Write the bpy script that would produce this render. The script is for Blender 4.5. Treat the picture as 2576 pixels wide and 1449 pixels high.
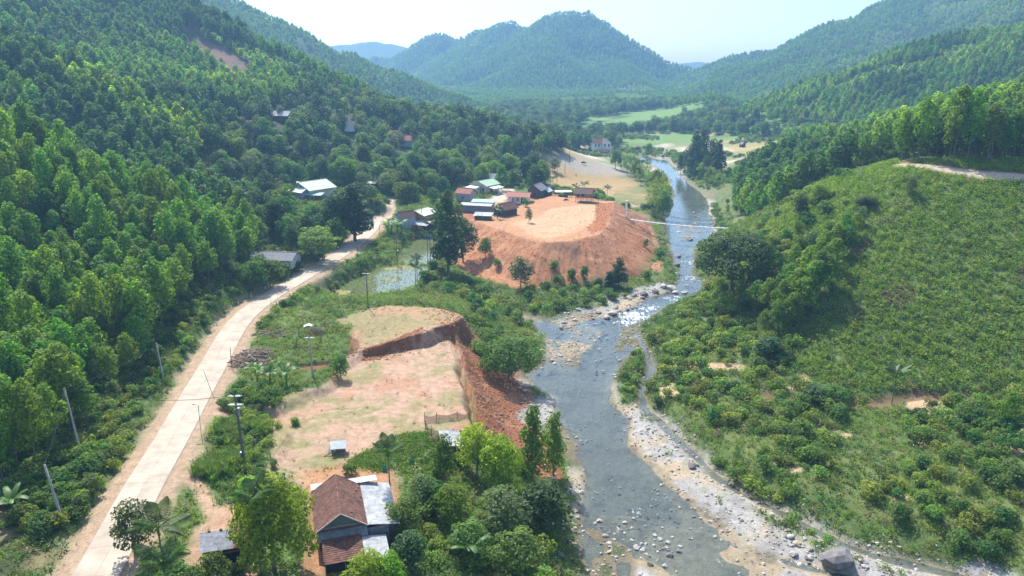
import bpy, bmesh, math, random
import numpy as np
from mathutils import Vector, Matrix

for _o in list(bpy.data.objects):
    bpy.data.objects.remove(_o)
S = bpy.context.scene
COL = S.collection
random.seed(7)
R = math.radians

# ------------------------------------------------------------------ camera
PITCH = R(16.5); FPX = 1839.0; CAMZ = 60.0       # FPX: focal length on a 2576 px wide frame
cam_d = bpy.data.cameras.new('camera'); cam = bpy.data.objects.new('camera', cam_d)
COL.objects.link(cam); S.camera = cam
cam.location = (0, 0, CAMZ); cam.rotation_euler = (R(90) - PITCH, 0, 0)
cam_d.sensor_width = 36; cam_d.lens = 36 * FPX / 2576
cam_d.clip_start = 1; cam_d.clip_end = 12000

# ------------------------------------------------------------------ sky, sun, exposure
SUN_EL, SUN_AZ = R(52), R(-24)                   # azimuth from +Y, negative = to the left
W = bpy.data.worlds.new('World'); S.world = W; W.use_nodes = True
nt = W.node_tree; bg = nt.nodes['Background']
sky = nt.nodes.new('ShaderNodeTexSky'); sky.sky_type = 'NISHITA'; sky.sun_disc = False
sky.sun_elevation = SUN_EL; sky.sun_rotation = SUN_AZ
sky.air_density = 1.0; sky.dust_density = 2.0; sky.ozone_density = 1.0; sky.altitude = 50
nt.links.new(sky.outputs[0], bg.inputs[0]); bg.inputs[1].default_value = 0.15
sun_d = bpy.data.lights.new('sun', 'SUN'); sun = bpy.data.objects.new('sun', sun_d); COL.objects.link(sun)
sun_d.energy = 5.0; sun_d.angle = R(0.55); sun_d.color = (1.0, 0.955, 0.88)
sd = Vector((math.sin(SUN_AZ) * math.cos(SUN_EL), math.cos(SUN_AZ) * math.cos(SUN_EL), math.sin(SUN_EL)))
sun.rotation_euler = sd.to_track_quat('Z', 'Y').to_euler(); sun.location = (-60, 100, 300)
S.view_settings.view_transform = 'Standard'; S.view_settings.look = 'None'
S.view_settings.exposure = 0.96; S.view_settings.gamma = 1.0
S.render.engine = 'CYCLES'
S.cycles.max_bounces = 6; S.cycles.diffuse_bounces = 2; S.cycles.glossy_bounces = 2
S.cycles.transmission_bounces = 3; S.cycles.transparent_max_bounces = 8; S.cycles.volume_bounces = 0
# ------------------------------------------------------------------ numbers: frame point -> place in the valley
def G(u, v, z):
    a = (u - 1288) / FPX; b = (724.5 - v) / FPX
    dz = -math.sin(PITCH) + b * math.cos(PITCH); dy = math.cos(PITCH) + b * math.sin(PITCH)
    t = (z - CAMZ) / dz
    return (a * t, dy * t)
def D(u, v, y, sub=0):
    a = (u - 1288) / FPX; b = (724.5 - v) / FPX
    dz = -math.sin(PITCH) + b * math.cos(PITCH); dy = math.cos(PITCH) + b * math.sin(PITCH)
    t = y / dy
    return (a * t, y, CAMZ + dz * t - sub)
def GP(pts, z):
    return np.array([G(u, v, z) for u, v in pts])

# smooth value noise
_rs = np.random.RandomState(3); _tab = _rs.rand(256, 256)
def vnoise(x, y):
    xi = np.floor(x).astype(int); yi = np.floor(y).astype(int)
    fx = x - xi; fy = y - yi
    fx = fx * fx * (3 - 2 * fx); fy = fy * fy * (3 - 2 * fy)
    a = _tab[xi & 255, yi & 255]; b = _tab[(xi + 1) & 255, yi & 255]
    c = _tab[xi & 255, (yi + 1) & 255]; d = _tab[(xi + 1) & 255, (yi + 1) & 255]
    return (a * (1 - fx) + b * fx) * (1 - fy) + (c * (1 - fx) + d * fx) * fy
def fbm(x, y, s, o=4):
    r = 0; a = .5; x = x / s; y = y / s
    for k in range(o):
        r = r + a * (vnoise(x + 17.3 * k, y + 9.1 * k) - .5); x = x * 2.03; y = y * 2.03; a *= .5
    return r
def sst(a, b, x):
    t = np.clip((x - a) / (b - a), 0, 1); return t * t * (3 - 2 * t)
def sdist(poly, x, y):                          # signed distance, negative inside
    P = np.asarray(poly, float); Q = np.roll(P, -1, 0)
    d = np.full(x.shape, 1e18); ins = np.zeros(x.shape, bool)
    for (ax, ay), (bx, by) in zip(P, Q):
        ex, ey = bx - ax, by - ay
        t = np.clip(((x - ax) * ex + (y - ay) * ey) / (ex * ex + ey * ey + 1e-12), 0, 1)
        d = np.minimum(d, (x - ax - t * ex) ** 2 + (y - ay - t * ey) ** 2)
        c = ((ay > y) != (by > y)) & (x < ex * (y - ay) / (ey if abs(ey) > 1e-9 else 1e-9) + ax)
        ins ^= c
    d = np.sqrt(d)
    return np.where(ins, -d, d)
def ldist(line, x, y):                          # distance to a polyline and its interpolated third value
    best = np.full(x.shape, 1e18); val = np.zeros(x.shape)
    L = [tuple(q) + (0,) * (3 - len(q)) for q in line]
    for (ax, ay, az), (bx, by, bz) in zip(L[:-1], L[1:]):
        ex, ey = bx - ax, by - ay
        t = np.clip(((x - ax) * ex + (y - ay) * ey) / (ex * ex + ey * ey + 1e-12), 0, 1)
        d = (x - ax - t * ex) ** 2 + (y - ay - t * ey) ** 2
        m = d < best; best = np.where(m, d, best); val = np.where(m, az + t * (bz - az), val)
    return np.sqrt(best), val
def smax(a, b, k):
    h = np.clip(k - np.abs(a - b), 0, None) / k
    return np.maximum(a, b) + h * h * k * .25

def water_z(y):
    return .008 * np.clip(np.asarray(y, float) - 60, 0, 500)

# ---- outlines measured on the photograph, laid on the ground they belong to
ROAD_L = [(150,1449),(220,1340),(280,1224),(350,1139),(425,1005),(500,900),(565,799),(644,742),(720,705),(790,663),(858,620),(893,590),(918,566),(927,545)]
ROAD_R = [(330,1449),(392,1320),(440,1204),(500,1095),(545,1005),(585,925),(612,849),(655,790),(745,724),(835,668),(915,620),(945,590),(962,566),(968,545)]
ROAD_Z = 10.0
def resample(pts, n):
    P = np.array(pts, float); s = np.r_[0, np.cumsum(np.hypot(*np.diff(P, axis=0).T))]
    t = np.linspace(0, s[-1], n)
    return np.c_[np.interp(t, s, P[:, 0]), np.interp(t, s, P[:, 1])]
def smooth(P, k):
    for _ in range(k):
        Q = P.copy(); Q[1:-1] = (P[:-2] + 2 * P[1:-1] + P[2:]) / 4; P = Q
    return P
rl = smooth(resample(GP(ROAD_L, ROAD_Z), 90), 12); rr = smooth(resample(GP(ROAD_R, ROAD_Z), 90), 12)
rmid = (rl + rr) / 2
d0 = rmid[0] - rmid[1]; d0 /= np.hypot(*d0)
rmid = np.vstack([rmid[0] + d0 * 40, rmid[0] + d0 * 20, rmid])       # the road runs on below the frame
ROAD_C = [(a, b, ROAD_Z) for a, b in rmid]
RIV_L = [(1500,1600),(1472,1449),(1446,1373),(1446,1286),(1462,1209),(1452,1153),(1436,1086),(1398,1061),(1385,1000),(1340,972),(1320,938),(1365,915),(1380,877),(1378,826),(1457,808),(1533,796),(1574,776),(1620,752),(1690,735),(1705,700),(1700,675),(1690,645),(1678,610),(1665,575),(1672,550),(1690,520),(1690,490),(1684,455),(1665,438),(1645,420),(1600,405)]
RIV_R = [(1612,388),(1680,405),(1712,432),(1735,460),(1770,485),(1785,512),(1788,540),(1800,560),(1800,580),(1785,602),(1748,622),(1750,650),(1745,690),(1790,712),(1772,738),(1720,752),(1676,776),(1605,821),(1610,870),(1574,913),(1549,964),(1544,1015),(1589,1056),(1595,1097),(1584,1128),(1641,1168),(1666,1199),(1692,1240),(1728,1286),(1774,1337),(1850,1368),(1932,1390),(2040,1415),(2200,1470),(2400,1560)]
def water_pts(pts):
    out = []
    for u, v in pts:
        z = 0.
        for _ in range(6):
            x, y = G(u, v, z); z = float(water_z(y))
        out.append((x, y))
    return out
RIVER = np.array(water_pts(RIV_L) + water_pts(RIV_R))
BAR2 = np.array(water_pts([(1640,1420),(1668,1378),(1720,1362),(1790,1368),(1870,1405),(1960,1435),(2080,1475),(2100,1600),(1640,1600),(1625,1450)]))
SHOALS = [np.array(water_pts(q)) for q in ([(1385,830),(1470,812),(1520,830),(1490,880),(1450,935),(1380,940),(1372,880)], [(1470,1300),(1560,1290),(1650,1310),(1740,1375),(1680,1470),(1490,1470)], [(1700,570),(1760,570),(1770,600),(1710,605)], [(1560,830),(1620,800),(1600,900),(1560,960),(1540,900)])]
SIDE = water_pts([(1600,840),(1625,880),(1640,930),(1612,980),(1620,1030),(1660,1060),(1700,1105),(1750,1150),(1800,1200),(1860,1240),(1920,1270),(1980,1300),(2040,1330),(2120,1370),(2200,1400),(2330,1430),(2480,1470)])
CREEK = [G(u, v, 3) for u, v in [(2576,1025),(2430,1020),(2300,1012),(2200,1022),(2120,1022),(2040,1025),(1980,1005),(1900,985),(1800,965),(1720,945),(1640,930)]]
FILL = GP([(1183,552),(1244,573),(1308,597),(1361,610),(1441,605),(1508,589),(1532,562),(1537,536),(1546,506),(1495,505),(1388,493),(1335,506),(1289,527),(1255,540)], 12.)
PAD = GP([(560,1040),(700,1035),(760,1000),(820,985),(850,930),(930,880),(990,870),(1080,850),(1140,845),(1160,880),(1172,940),(1190,985),(1198,1040),(1200,1085),(1120,1100),(1050,1150),(1000,1200),(780,1230),(700,1190),(700,1100),(600,1065)], 8.)
UPPER = GP([(850,800),(920,775),(1000,768),(1090,772),(1150,785),(1165,800),(1130,812),(1080,818),(1010,840),(960,855),(905,862),(870,852),(880,825)], 10.6)
TERR = GP([(600,1000),(590,900),(640,830),(720,800),(850,800),(880,825),(870,850),(880,880),(830,905),(760,915),(690,920),(640,960)], 9.8)
PADDY1 = GP([(803,742),(880,705),(960,668),(985,668),(1060,668),(1085,672),(1060,700),(1040,722),(980,738),(900,755),(850,755)], 6.6)
PADDY2 = GP([(990,663),(1010,640),(1025,610),(1060,598),(1100,595),(1100,650),(1075,663),(1020,665)], 6.7)
GULLY = [G(u, v, 3.5) + (3.0,) for u, v in [(1110,610),(1140,650),(1180,690),(1210,720),(1290,760),(1370,800),(1400,815)]]

# ---- the wide form of the valley: control points and ridges
CP = [G(u, v, z) + (z,) for u, v, z in [
 (850,1400,8),(1000,1260,8),(700,1260,8.6),(520,1330,9.6),(900,1080,8.2),(1100,1000,8),(1140,880,8),(960,900,8.4),(600,1100,9),
 (1000,800,10.2),(1100,780,9.8),(850,792,10.2),(930,762,9.9),(1080,762,9.3),(1000,760,9.7),(1165,785,8.2),(770,860,9.8),(620,900,10),(1180,760,5.5),(1200,700,4.2),(1250,830,3.5),(1300,940,1.2),(1310,1060,.9),(1240,900,2.5),
 (1150,1200,6.8),(1250,1250,5),(1350,1320,2.4),(1430,1320,.4),(1300,1130,3),(1390,1150,.5),(1390,1430,2.0),(1250,1449,6),(1000,1449,7.6),(700,1449,8.4),
 (1270,760,3.4),(1350,790,1.4),(1430,790,1.1),(1560,750,1.6),(1450,720,2.6),(1350,700,3.4),(1240,660,4.5),(1130,690,5.2),(1170,620,6.5),(1100,640,6.6),(1000,700,6.6),(880,740,6.6),(1060,600,6.8),
 (1050,585,9.5),(1150,540,11.5),(1230,540,11.6),(1150,490,13),(1300,505,12),(1400,490,11.5),(1500,500,10.5),(950,490,13.5),(800,490,15.5),(700,645,12),(640,590,14),(820,640,11.5),
 (1565,520,6),(1600,560,4.5),(1650,560,3.4),(1640,480,5),(1500,460,5.2),(1450,440,5.4),(1600,450,5),(1420,400,6),(1550,420,5),(1510,395,9),(1620,395,5),(1670,385,5),(1750,420,4.6),(1790,440,5.5),(1850,445,6),(1870,400,7.5),(1900,370,9),(1870,355,10),(1750,350,9),(1600,355,8),(1600,335,9),
 (1810,500,4),(1830,540,6),(1820,580,5),(1840,640,4),(1800,720,3),(1720,790,2.4),(1680,850,2.2),(1700,920,2.4),(1800,940,3),(1900,960,3),(1650,1000,2),(1750,1050,2.3),(1850,1100,2.5),(2000,1150,3),(1700,1150,.7),(1850,1290,.6),(2000,1380,.5),(2000,1290,1.6),(2150,1310,2.2),(2300,1380,2),(2576,1430,2.6),(2576,1300,3.4),(2300,1200,3.4),(2100,1080,3),(2350,1080,3.4),(2576,1120,4.2),
 (2050,985,4),(2200,990,4.4),(2400,992,4.8),(2576,985,5.5),(1980,900,5),(1900,830,5)]]
CP += [(98,183,36),(122,175,36),(86,205,30),(82,215,21.5),(76,226,12),(67,150,17),(94,150,18.5),(120,145,20),(150,150,24),(150,110,8),(62,175,15),(62,195,14),(70,187,21),(150,180,37),(110,200,38),
 (60,20,2),(0,20,1),(20,50,-.2),(100,40,3),(160,60,8),(-20,20,8),(-60,20,11),(-80,70,13),(-75,105,13),(-78,130,14),(-110,60,22),(-120,110,28),(-76,150,14),(-72,180,14),(-66,205,13),(-70,240,15),(-100,230,17),
 (-60,300,18),(-20,320,14),(0,360,12),(-60,380,22),(20,420,8),(-140,420,30),(-30,450,22),(120,330,14),(110,290,14),(100,260,13),(140,420,14),(220,500,20),
 (0,700,14),(100,700,15),(200,800,20),(-300,900,20),(0,1000,16),(100,1200,22),(100,1050,18),(300,1050,24),(-600,400,30),(-600,1200,30),(700,300,40),(900,1200,40),(0,1800,30),(-300,0,30),(-140,228,10),(-175,232,13),(-105,222,12),(-215,345,16),(-165,352,16),(-120,338,16),(-270,390,20),(-330,330,20),(-230,250,16),(300,0,30),(600,600,40),(0,2500,30),(1500,1500,40),(-1200,1800,40)]
CP = np.array(CP, float)
def _ker(r):
    return r
_A = _ker(np.hypot(CP[:, None, 0] - CP[None, :, 0], CP[:, None, 1] - CP[None, :, 1]))
_n = len(CP); _M = np.zeros((_n + 1, _n + 1)); _M[:_n, :_n] = _A - 1.5 * np.eye(_n); _M[_n, :_n] = 1; _M[:_n, _n] = 1
_w = np.linalg.solve(_M, np.r_[CP[:, 2], 0])
def base_h(x, y):
    sh = x.shape; x = x.ravel(); y = y.ravel(); out = np.empty(len(x))
    for i in range(0, len(x), 40000):
        s = slice(i, i + 40000)
        out[s] = _ker(np.hypot(x[s, None] - CP[None, :, 0], y[s, None] - CP[None, :, 1])) @ _w[:_n] + _w[_n]
    return out.reshape(sh)

RIDGES = [   # name, points (u, v of the tree tops, distance), tree height, slope, round-off
 ('l1', [(-400,150,200),(0,290,178),(130,345,176),(250,430,178),(370,480,178),(480,530,178),(560,580,180)], 10, .56, 8),
 ('l2', [(-300,-40,310),(0,85,300),(130,130,298),(200,160,294),(300,235,286),(400,285,280),(480,335,274),(505,390,268)], 10, .50, 8),
 ('l3', [(-900,-500,560),(-200,-250,520),(200,-80,500),(420,0,490),(445,60,485),(475,95,487),(620,145,495),(730,185,500),(825,232,500)], 8, .46, 14),
 ('l4', [(200,-250,1037),(520,-30,988),(580,0,976),(700,55,964),(850,110,939),(1000,175,909),(1130,228,878),(1200,253,860),(1290,290,842)], 8, .5, 14),
 ('m', [(850,262,430),(950,240,430),(1060,240,430),(1200,258,430),(1310,295,440),(1385,350,452)], 12, .35, 12),
 ('c1', [(940,142,2112),(985,148,2048),(1030,115,1997),(1075,82,1946),(1110,76,1920),(1145,95,1894),(1180,82,1843),(1235,60,1792),(1290,52,1754),(1330,65,1702),(1370,40,1651),(1400,22,1613),(1440,15,1600),(1475,25,1594),(1510,45,1587),(1570,85,1574),(1640,125,1562),(1700,150,1549),(1755,168,1536)], 7, .80, 6),
 ('c2', [(1400,30,1587),(1380,120,1446),(1360,190,1344),(1330,240,1254)], 7, .55, 15),
 ('c3', [(1470,40,1574),(1540,150,1434),(1600,200,1306),(1640,232,1216)], 7, .5, 15),
 ('c4', [(1230,70,1779),(1170,150,1600),(1130,200,1472)], 7, .5, 15),
 ('r4', [(1755,168,1500),(1800,155,1480),(1850,131,1440),(1950,119,1400),(2060,79,1340),(2200,20,1280),(2330,-50,1220),(2700,-250,1150)], 8, .5, 15),
 ('r4b', [(2576,-20,900),(2450,40,930),(2330,70,960),(2200,100,1000),(2080,140,1040)], 8, .5, 15),
 ('r3', [(2900,-60,560),(2576,38,590),(2420,78,610),(2260,123,630),(2100,168,650),(1950,232,650),(1850,272,645)], 9, .42, 14),
 ('f', [(1450,298,890),(1600,265,870),(1700,245,840),(1790,230,800)], 8, .35, 8),
 ('r2', [(1880,410,335),(2000,345,345),(2100,303,350),(2260,270,335),(2450,225,330),(2800,120,340)], 12, .5, 10),
 ('r1b', [(2262,310,232),(2330,245,240),(2450,207,246),(2576,190,250),(2900,90,250)], 13, .55, 6),
]
RIDGES = [(n, [D(u, v, y, th) for u, v, y in pts], s, w) for n, pts, th, s, w in RIDGES]
FILL_SL = .60
def land(x, y, detail=True):
    x = np.asarray(x, float); y = np.asarray(y, float)
    h = base_h(x, y)
    b0 = h.copy(); back = {'l1': 1.1, 'l2': 1.2, 'l3': .9, 'r2': .8, 'r1b': .9, 'r3': .9, 'm': .6, 'l4': .8}
    for n, pts, s, w in RIDGES:
        far = n[0] in 'c' or n in ('r4', 'r4b', 'l4', 'l3', 'r3')
        wob = 1 + ((.5 if far else .25) * fbm(x, y, 150 if far else 60, 3) if detail else 0)
        r = None
        for a_, b_ in zip(pts[:-1], pts[1:]):
            d, z = ldist([a_, b_], x, y); dd = d * wob
            yy = a_[1] + np.clip((x - a_[0]) / ((b_[0] - a_[0]) or 1e-6), 0, 1) * (b_[1] - a_[1])
            q = z - np.where(y > yy, back.get(n, s), s) * (np.sqrt(dd * dd + w * w) - w)
            r = q if r is None else np.maximum(r, q)
        h = smax(h, r, 5 if y.min() < 400 and not far else 9)
    up = np.clip(h - b0, 0, None)
    if detail:
        h = h + fbm(x, y, 70, 4) * np.clip(up * .22, 0, 14)
        gl = 1 - np.abs(fbm(x + 300, y, 130, 3)) * 5; h = h - np.clip(gl, 0, 1) ** 2 * np.clip((up - 12) * .16, 0, 9) * sst(380, 520, y)
    near = y < 420
    if near.any():
        xn, yn, hn = x[near], y[near], h[near]
        rg = fbm(xn, yn, 6, 3)
        # stepped ground: terraces, pads and the big fill
        for poly, z, sl, rough in ((TERR, 9.8, 1.1, .25), (PAD, 8.0, 1.0, .15), (UPPER, 10.6, 1.7, .3), (FILL, 12.0, FILL_SL, .3)):
            d = sdist(poly, xn, yn) + rg * (3.0 if z != 12 else 2.2)
            if z == 10.6:                                   # eroded lip: small bites
                d = d + 1.6 * fbm(xn, yn, 2.4, 2) + 5. * fbm(xn + 30, yn, 8, 2)
            top = z + rough * fbm(xn, yn, 9, 3)
            if z == 10.6: top = top - 1.5 + 1.6 * sst(-33, -15, xn)
            if z == 12.0:
                d2 = np.clip(d, 0, None)
                ang = fbm(np.arctan2(yn - 240, xn - 20) * 30, d2 * .12, 1.0, 3)          # run-off rills
                hn = np.maximum(hn, np.where(d < 21, top - sl * d2 + (ang * .75 + .3 * fbm(np.arctan2(yn - 240, xn - 20) * 90, d2 * .2, 1.0, 2)) * sst(0, 4, d2), -50))
            elif z == 8.0:                                  # cut lower side: flatten inside as well
                hn = np.where(d < 0, hn + (top - hn) * sst(0, -2.0, d), np.maximum(hn, np.where(d < 14, top - sl * d + (.8 * fbm(xn * .5, yn * 2.2, 3, 3) + .5 * fbm(xn * .4, yn * 2.5, .9, 2)) * sst(0, 2, d), -50)))
            else:
                hn = np.maximum(hn, np.where(d < 12, top - sl * np.clip(d, 0, None) + (.9 * fbm(xn * 2, yn, 1.6, 3) * sst(0, 1.0, d) * sst(3.5, 1.5, d) if z == 10.6 else 0), -50))
        d, z = ldist(GULLY, xn, yn)
        hn = hn - 1.6 * np.exp(-(d / 3.2) ** 2)
        for poly, z in ((PADDY1, 6.5), (PADDY2, 6.6)):
            d = sdist(poly, xn, yn)
            hn = hn + (z + .16 * (fbm(xn, yn, 14, 3) - .10) - hn) * sst(2.2, .2, d) + .35 * np.exp(-((d - .9) / .5) ** 2)
        d, z = ldist(ROAD_C, xn, yn)
        hn = hn + (ROAD_Z - .06 - hn) * sst(7.5, 4.0, d)
        hn = hn - .35 * np.exp(-((d - 4.9) / .5) ** 2) * (xn < np.interp(yn, rmid[:, 1], rmid[:, 0]))   # ditch
        d, _ = ldist(CREEK, xn, yn)
        hn = hn - .9 * np.exp(-(d / 1.8) ** 2)
        h = h.copy(); h[near] = hn
    riv = (y < 620) & (x > -10) & (x < 220)
    if riv.any():
        xr, yr, hr = x[riv], y[riv], h[riv]; wz = water_z(yr)
        d = sdist(RIVER, xr, yr) + 1.6 * fbm(xr, yr, 7, 3)
        d2 = sdist(BAR2, xr, yr)
        bank = np.clip((d + .6) * .28, -.55 + .5 * fbm(xr, yr, 9, 3), 40)
        bank = np.where(d > 0, .17 + .28 * d, bank)
        isl = .35 - .18 * d2
        for sh_ in SHOALS:
            bank = np.maximum(bank, np.where(sdist(sh_, xr, yr) < 0, -.05 + .55 * fbm(xr, yr, 6, 3) + .35 * fbm(xr, yr, 2, 2), -9))
        bed = np.maximum(bank, np.where(d2 < 6, isl, -9)) + wz
        hr = np.where(d < 26, np.minimum(hr, np.maximum(bed, -9) + np.clip(d - 3, 0, 30) ** 1.7 * .25 + .25 * fbm(xr, yr, 3, 3)), hr)
        ds, _ = ldist(SIDE, xr, yr)
        hr = np.where(ds < 12, np.minimum(hr, wz - .16 + .34 * np.clip(ds - .1 + 1.0 * fbm(xr, yr, 5, 2), 0, 30)), hr)
        h = h.copy(); h[riv] = hr
    if detail:
        h = h + .22 * fbm(x, y, 3.5, 3) * sst(4.2, 6, ldist(ROAD_C, x, y)[0] if near.any() else np.full(x.shape, 9.))
    return h
HF = None
HG = None                                                  # heights of the near ground once it is built
def hz(x, y):
    if HG is not None:
        g, x0, y0, st = HG; i = (x - x0) / st; j = (y - y0) / st
        if 0 <= i < g.shape[1] - 1 and 0 <= j < g.shape[0] - 1:
            a = int(i); b = int(j); fx = i - a; fy = j - b
            return float((g[b, a] * (1 - fx) + g[b, a + 1] * fx) * (1 - fy) + (g[b + 1, a] * (1 - fx) + g[b + 1, a + 1] * fx) * fy)
    if HF is not None:
        g, x0, y0, st = HF; i = (x - x0) / st; j = (y - y0) / st
        if 0 <= i < g.shape[1] - 1 and 0 <= j < g.shape[0] - 1:
            a = int(i); b = int(j); fx = i - a; fy = j - b
            return float((g[b, a] * (1 - fx) + g[b, a + 1] * fx) * (1 - fy) + (g[b + 1, a] * (1 - fx) + g[b + 1, a + 1] * fx) * fy)
    return float(land(np.array([x]), np.array([y]))[0])
_TT = np.exp(np.linspace(math.log(55), math.log(2150), 440))
def at(u, v, z0=8.0):                                      # place on the ground seen at a frame point
    a = (u - 1288) / FPX; b = (724.5 - v) / FPX
    dz = -math.sin(PITCH) + b * math.cos(PITCH); dy = math.cos(PITCH) + b * math.sin(PITCH)
    hh = LG(a * _TT, dy * _TT); k = np.where(CAMZ + dz * _TT < hh)[0]
    if not len(k): x, y = G(u, v, z0); return Vector((x, y, hz(x, y)))
    lo, hi = _TT[max(k[0] - 1, 0)], _TT[k[0]]
    for _ in range(12):
        m = (lo + hi) / 2
        if CAMZ + dz * m < hz(a * m, dy * m): hi = m
        else: lo = m
    return Vector((a * hi, dy * hi, hz(a * hi, dy * hi)))
def LG(x, y):                                              # ground heights along a line of sight
    g, x0, y0, st = HG; i = (x - x0) / st; j = (y - y0) / st
    ok = (i >= 0) & (i < g.shape[1] - 1) & (j >= 0) & (j < g.shape[0] - 1); h = np.full(x.shape, -99.)
    h[ok] = g[j[ok].astype(int), i[ok].astype(int)]
    g, x0, y0, st = HF; i = (x - x0) / st; j = (y - y0) / st
    ok = ~ok & (i >= 0) & (i < g.shape[1] - 1) & (j >= 0) & (j < g.shape[0] - 1) & (y > 40)
    h[ok] = g[j[ok].astype(int), i[ok].astype(int)]
    return h
# ------------------------------------------------------------------ mesh helpers
def mesh_np(name, V, F, mat=None, sm=False):
    V = np.asarray(V, np.float32); F = np.asarray(F, np.int32); n = F.shape[1]
    me = bpy.data.meshes.new(name)
    me.vertices.add(len(V)); me.vertices.foreach_set('co', V.ravel())
    me.loops.add(F.size); me.loops.foreach_set('vertex_index', F.ravel())
    me.polygons.add(len(F)); me.polygons.foreach_set('loop_start', np.arange(0, F.size, n, dtype=np.int32))
    me.polygons.foreach_set('use_smooth', np.full(len(F), bool(sm)))
    if mat: me.materials.append(mat)
    me.update(calc_edges=True); me.validate()
    return me
def link(name, me, parent=None, loc=None, rot=None, scale=None):
    o = bpy.data.objects.new(name, me); COL.objects.link(o)
    if parent: o.parent = parent
    if loc is not None: o.location = loc
    if rot is not None: o.rotation_euler = rot
    if scale is not None: o.scale = (scale,) * 3 if not hasattr(scale, '__len__') else scale
    return o
def tag(o, label=None, cat=None, group=None, kind=None):
    if label: o['label'] = label
    if cat: o['category'] = cat
    if group: o['group'] = group
    if kind: o['kind'] = kind
    return o
def vcol(me, C, name='col'):
    a = me.color_attributes.new(name, 'FLOAT_COLOR', 'POINT')
    a.data.foreach_set('color', np.c_[C, np.ones(len(C))].astype(np.float32).ravel())
def grid(x0, x1, y0, y1, st):
    xs = np.arange(x0, x1 + st * .5, st); ys = np.arange(y0, y1 + st * .5, st)
    X, Y = np.meshgrid(xs, ys); nx = len(xs); ny = len(ys)
    i = np.arange(nx * ny).reshape(ny, nx)
    F = np.stack([i[:-1, :-1], i[:-1, 1:], i[1:, 1:], i[1:, :-1]], -1).reshape(-1, 4)
    return X.ravel(), Y.ravel(), F

# ------------------------------------------------------------------ materials
def newmat(name):
    m = bpy.data.materials.new(name); m.use_nodes = True
    t = m.node_tree; return m, t, t.nodes, t.links, t.nodes['Principled BSDF']
def plain(name, col, rough=.8, var=.25, scale=3., bump=.0, metal=0., spec=.3, streak=None):
    m, t, N, L, B = newmat(name)
    tc = N.new('ShaderNodeTexCoord'); src = tc.outputs['Object']
    if streak:
        mp = N.new('ShaderNodeMapping'); mp.inputs['Scale'].default_value = streak; L.new(src, mp.inputs[0]); src = mp.outputs[0]
    n = N.new('ShaderNodeTexNoise'); n.inputs['Scale'].default_value = scale; n.inputs['Detail'].default_value = 6; n.inputs['Roughness'].default_value = .65
    L.new(src, n.inputs['Vector'])
    r = N.new('ShaderNodeValToRGB'); c = np.array(col)
    r.color_ramp.elements[0].position = .3; r.color_ramp.elements[1].position = .7
    r.color_ramp.elements[0].color = (*np.clip(c * (1 - var), 0, 1), 1); r.color_ramp.elements[1].color = (*np.clip(c * (1 + var), 0, 1), 1)
    oi = N.new('ShaderNodeObjectInfo'); hs = N.new('ShaderNodeHueSaturation')
    mr = N.new('ShaderNodeMapRange'); mr.inputs[3].default_value = 1 - var * .35; mr.inputs[4].default_value = 1 + var * .35
    L.new(oi.outputs['Random'], mr.inputs[0]); L.new(mr.outputs[0], hs.inputs['Value'])
    L.new(n.outputs[0], r.inputs[0]); L.new(r.outputs[0], hs.inputs['Color']); L.new(hs.outputs[0], B.inputs['Base Color'])
    B.inputs['Roughness'].default_value = rough; B.inputs['Metallic'].default_value = metal; B.inputs['Specular IOR Level'].default_value = spec
    if bump:
        b = N.new('ShaderNodeBump'); b.inputs['Strength'].default_value = bump; b.inputs['Distance'].default_value = .05
        L.new(n.outputs[0], b.inputs['Height']); L.new(b.outputs[0], B.inputs['Normal'])
    return m
def mat_ground(name='ground'):
    m, t, N, L, B = newmat(name)
    a = N.new('ShaderNodeAttribute'); a.attribute_name = 'col'
    ge = N.new('ShaderNodeNewGeometry')
    f = []
    for sc, lo, hi in ((.9, .72, 1.28), (5.5, .7, 1.3)):
        n = N.new('ShaderNodeTexNoise'); n.inputs['Scale'].default_value = sc; n.inputs['Detail'].default_value = 5; n.inputs['Roughness'].default_value = .7
        L.new(ge.outputs['Position'], n.inputs['Vector'])
        mr = N.new('ShaderNodeMapRange'); mr.inputs[1].default_value = .3; mr.inputs[2].default_value = .7; mr.inputs[3].default_value = lo; mr.inputs[4].default_value = hi
        L.new(n.outputs[0], mr.inputs[0]); f.append((n, mr))
    mu = N.new('ShaderNodeMath'); mu.operation = 'MULTIPLY'; L.new(f[0][1].outputs[0], mu.inputs[0]); L.new(f[1][1].outputs[0], mu.inputs[1])
    vm = N.new('ShaderNodeVectorMath'); vm.operation = 'SCALE'; L.new(a.outputs['Color'], vm.inputs[0]); L.new(mu.outputs[0], vm.inputs['Scale'])
    L.new(vm.outputs[0], B.inputs['Base Color']); B.inputs['Roughness'].default_value = .95; B.inputs['Specular IOR Level'].default_value = .15
    b = N.new('ShaderNodeBump'); b.inputs['Strength'].default_value = .7; b.inputs['Distance'].default_value = .15
    L.new(f[1][0].outputs[0], b.inputs['Height']); L.new(b.outputs[0], B.inputs['Normal'])
    return m
M = {}
M['ground'] = mat_ground()
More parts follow.
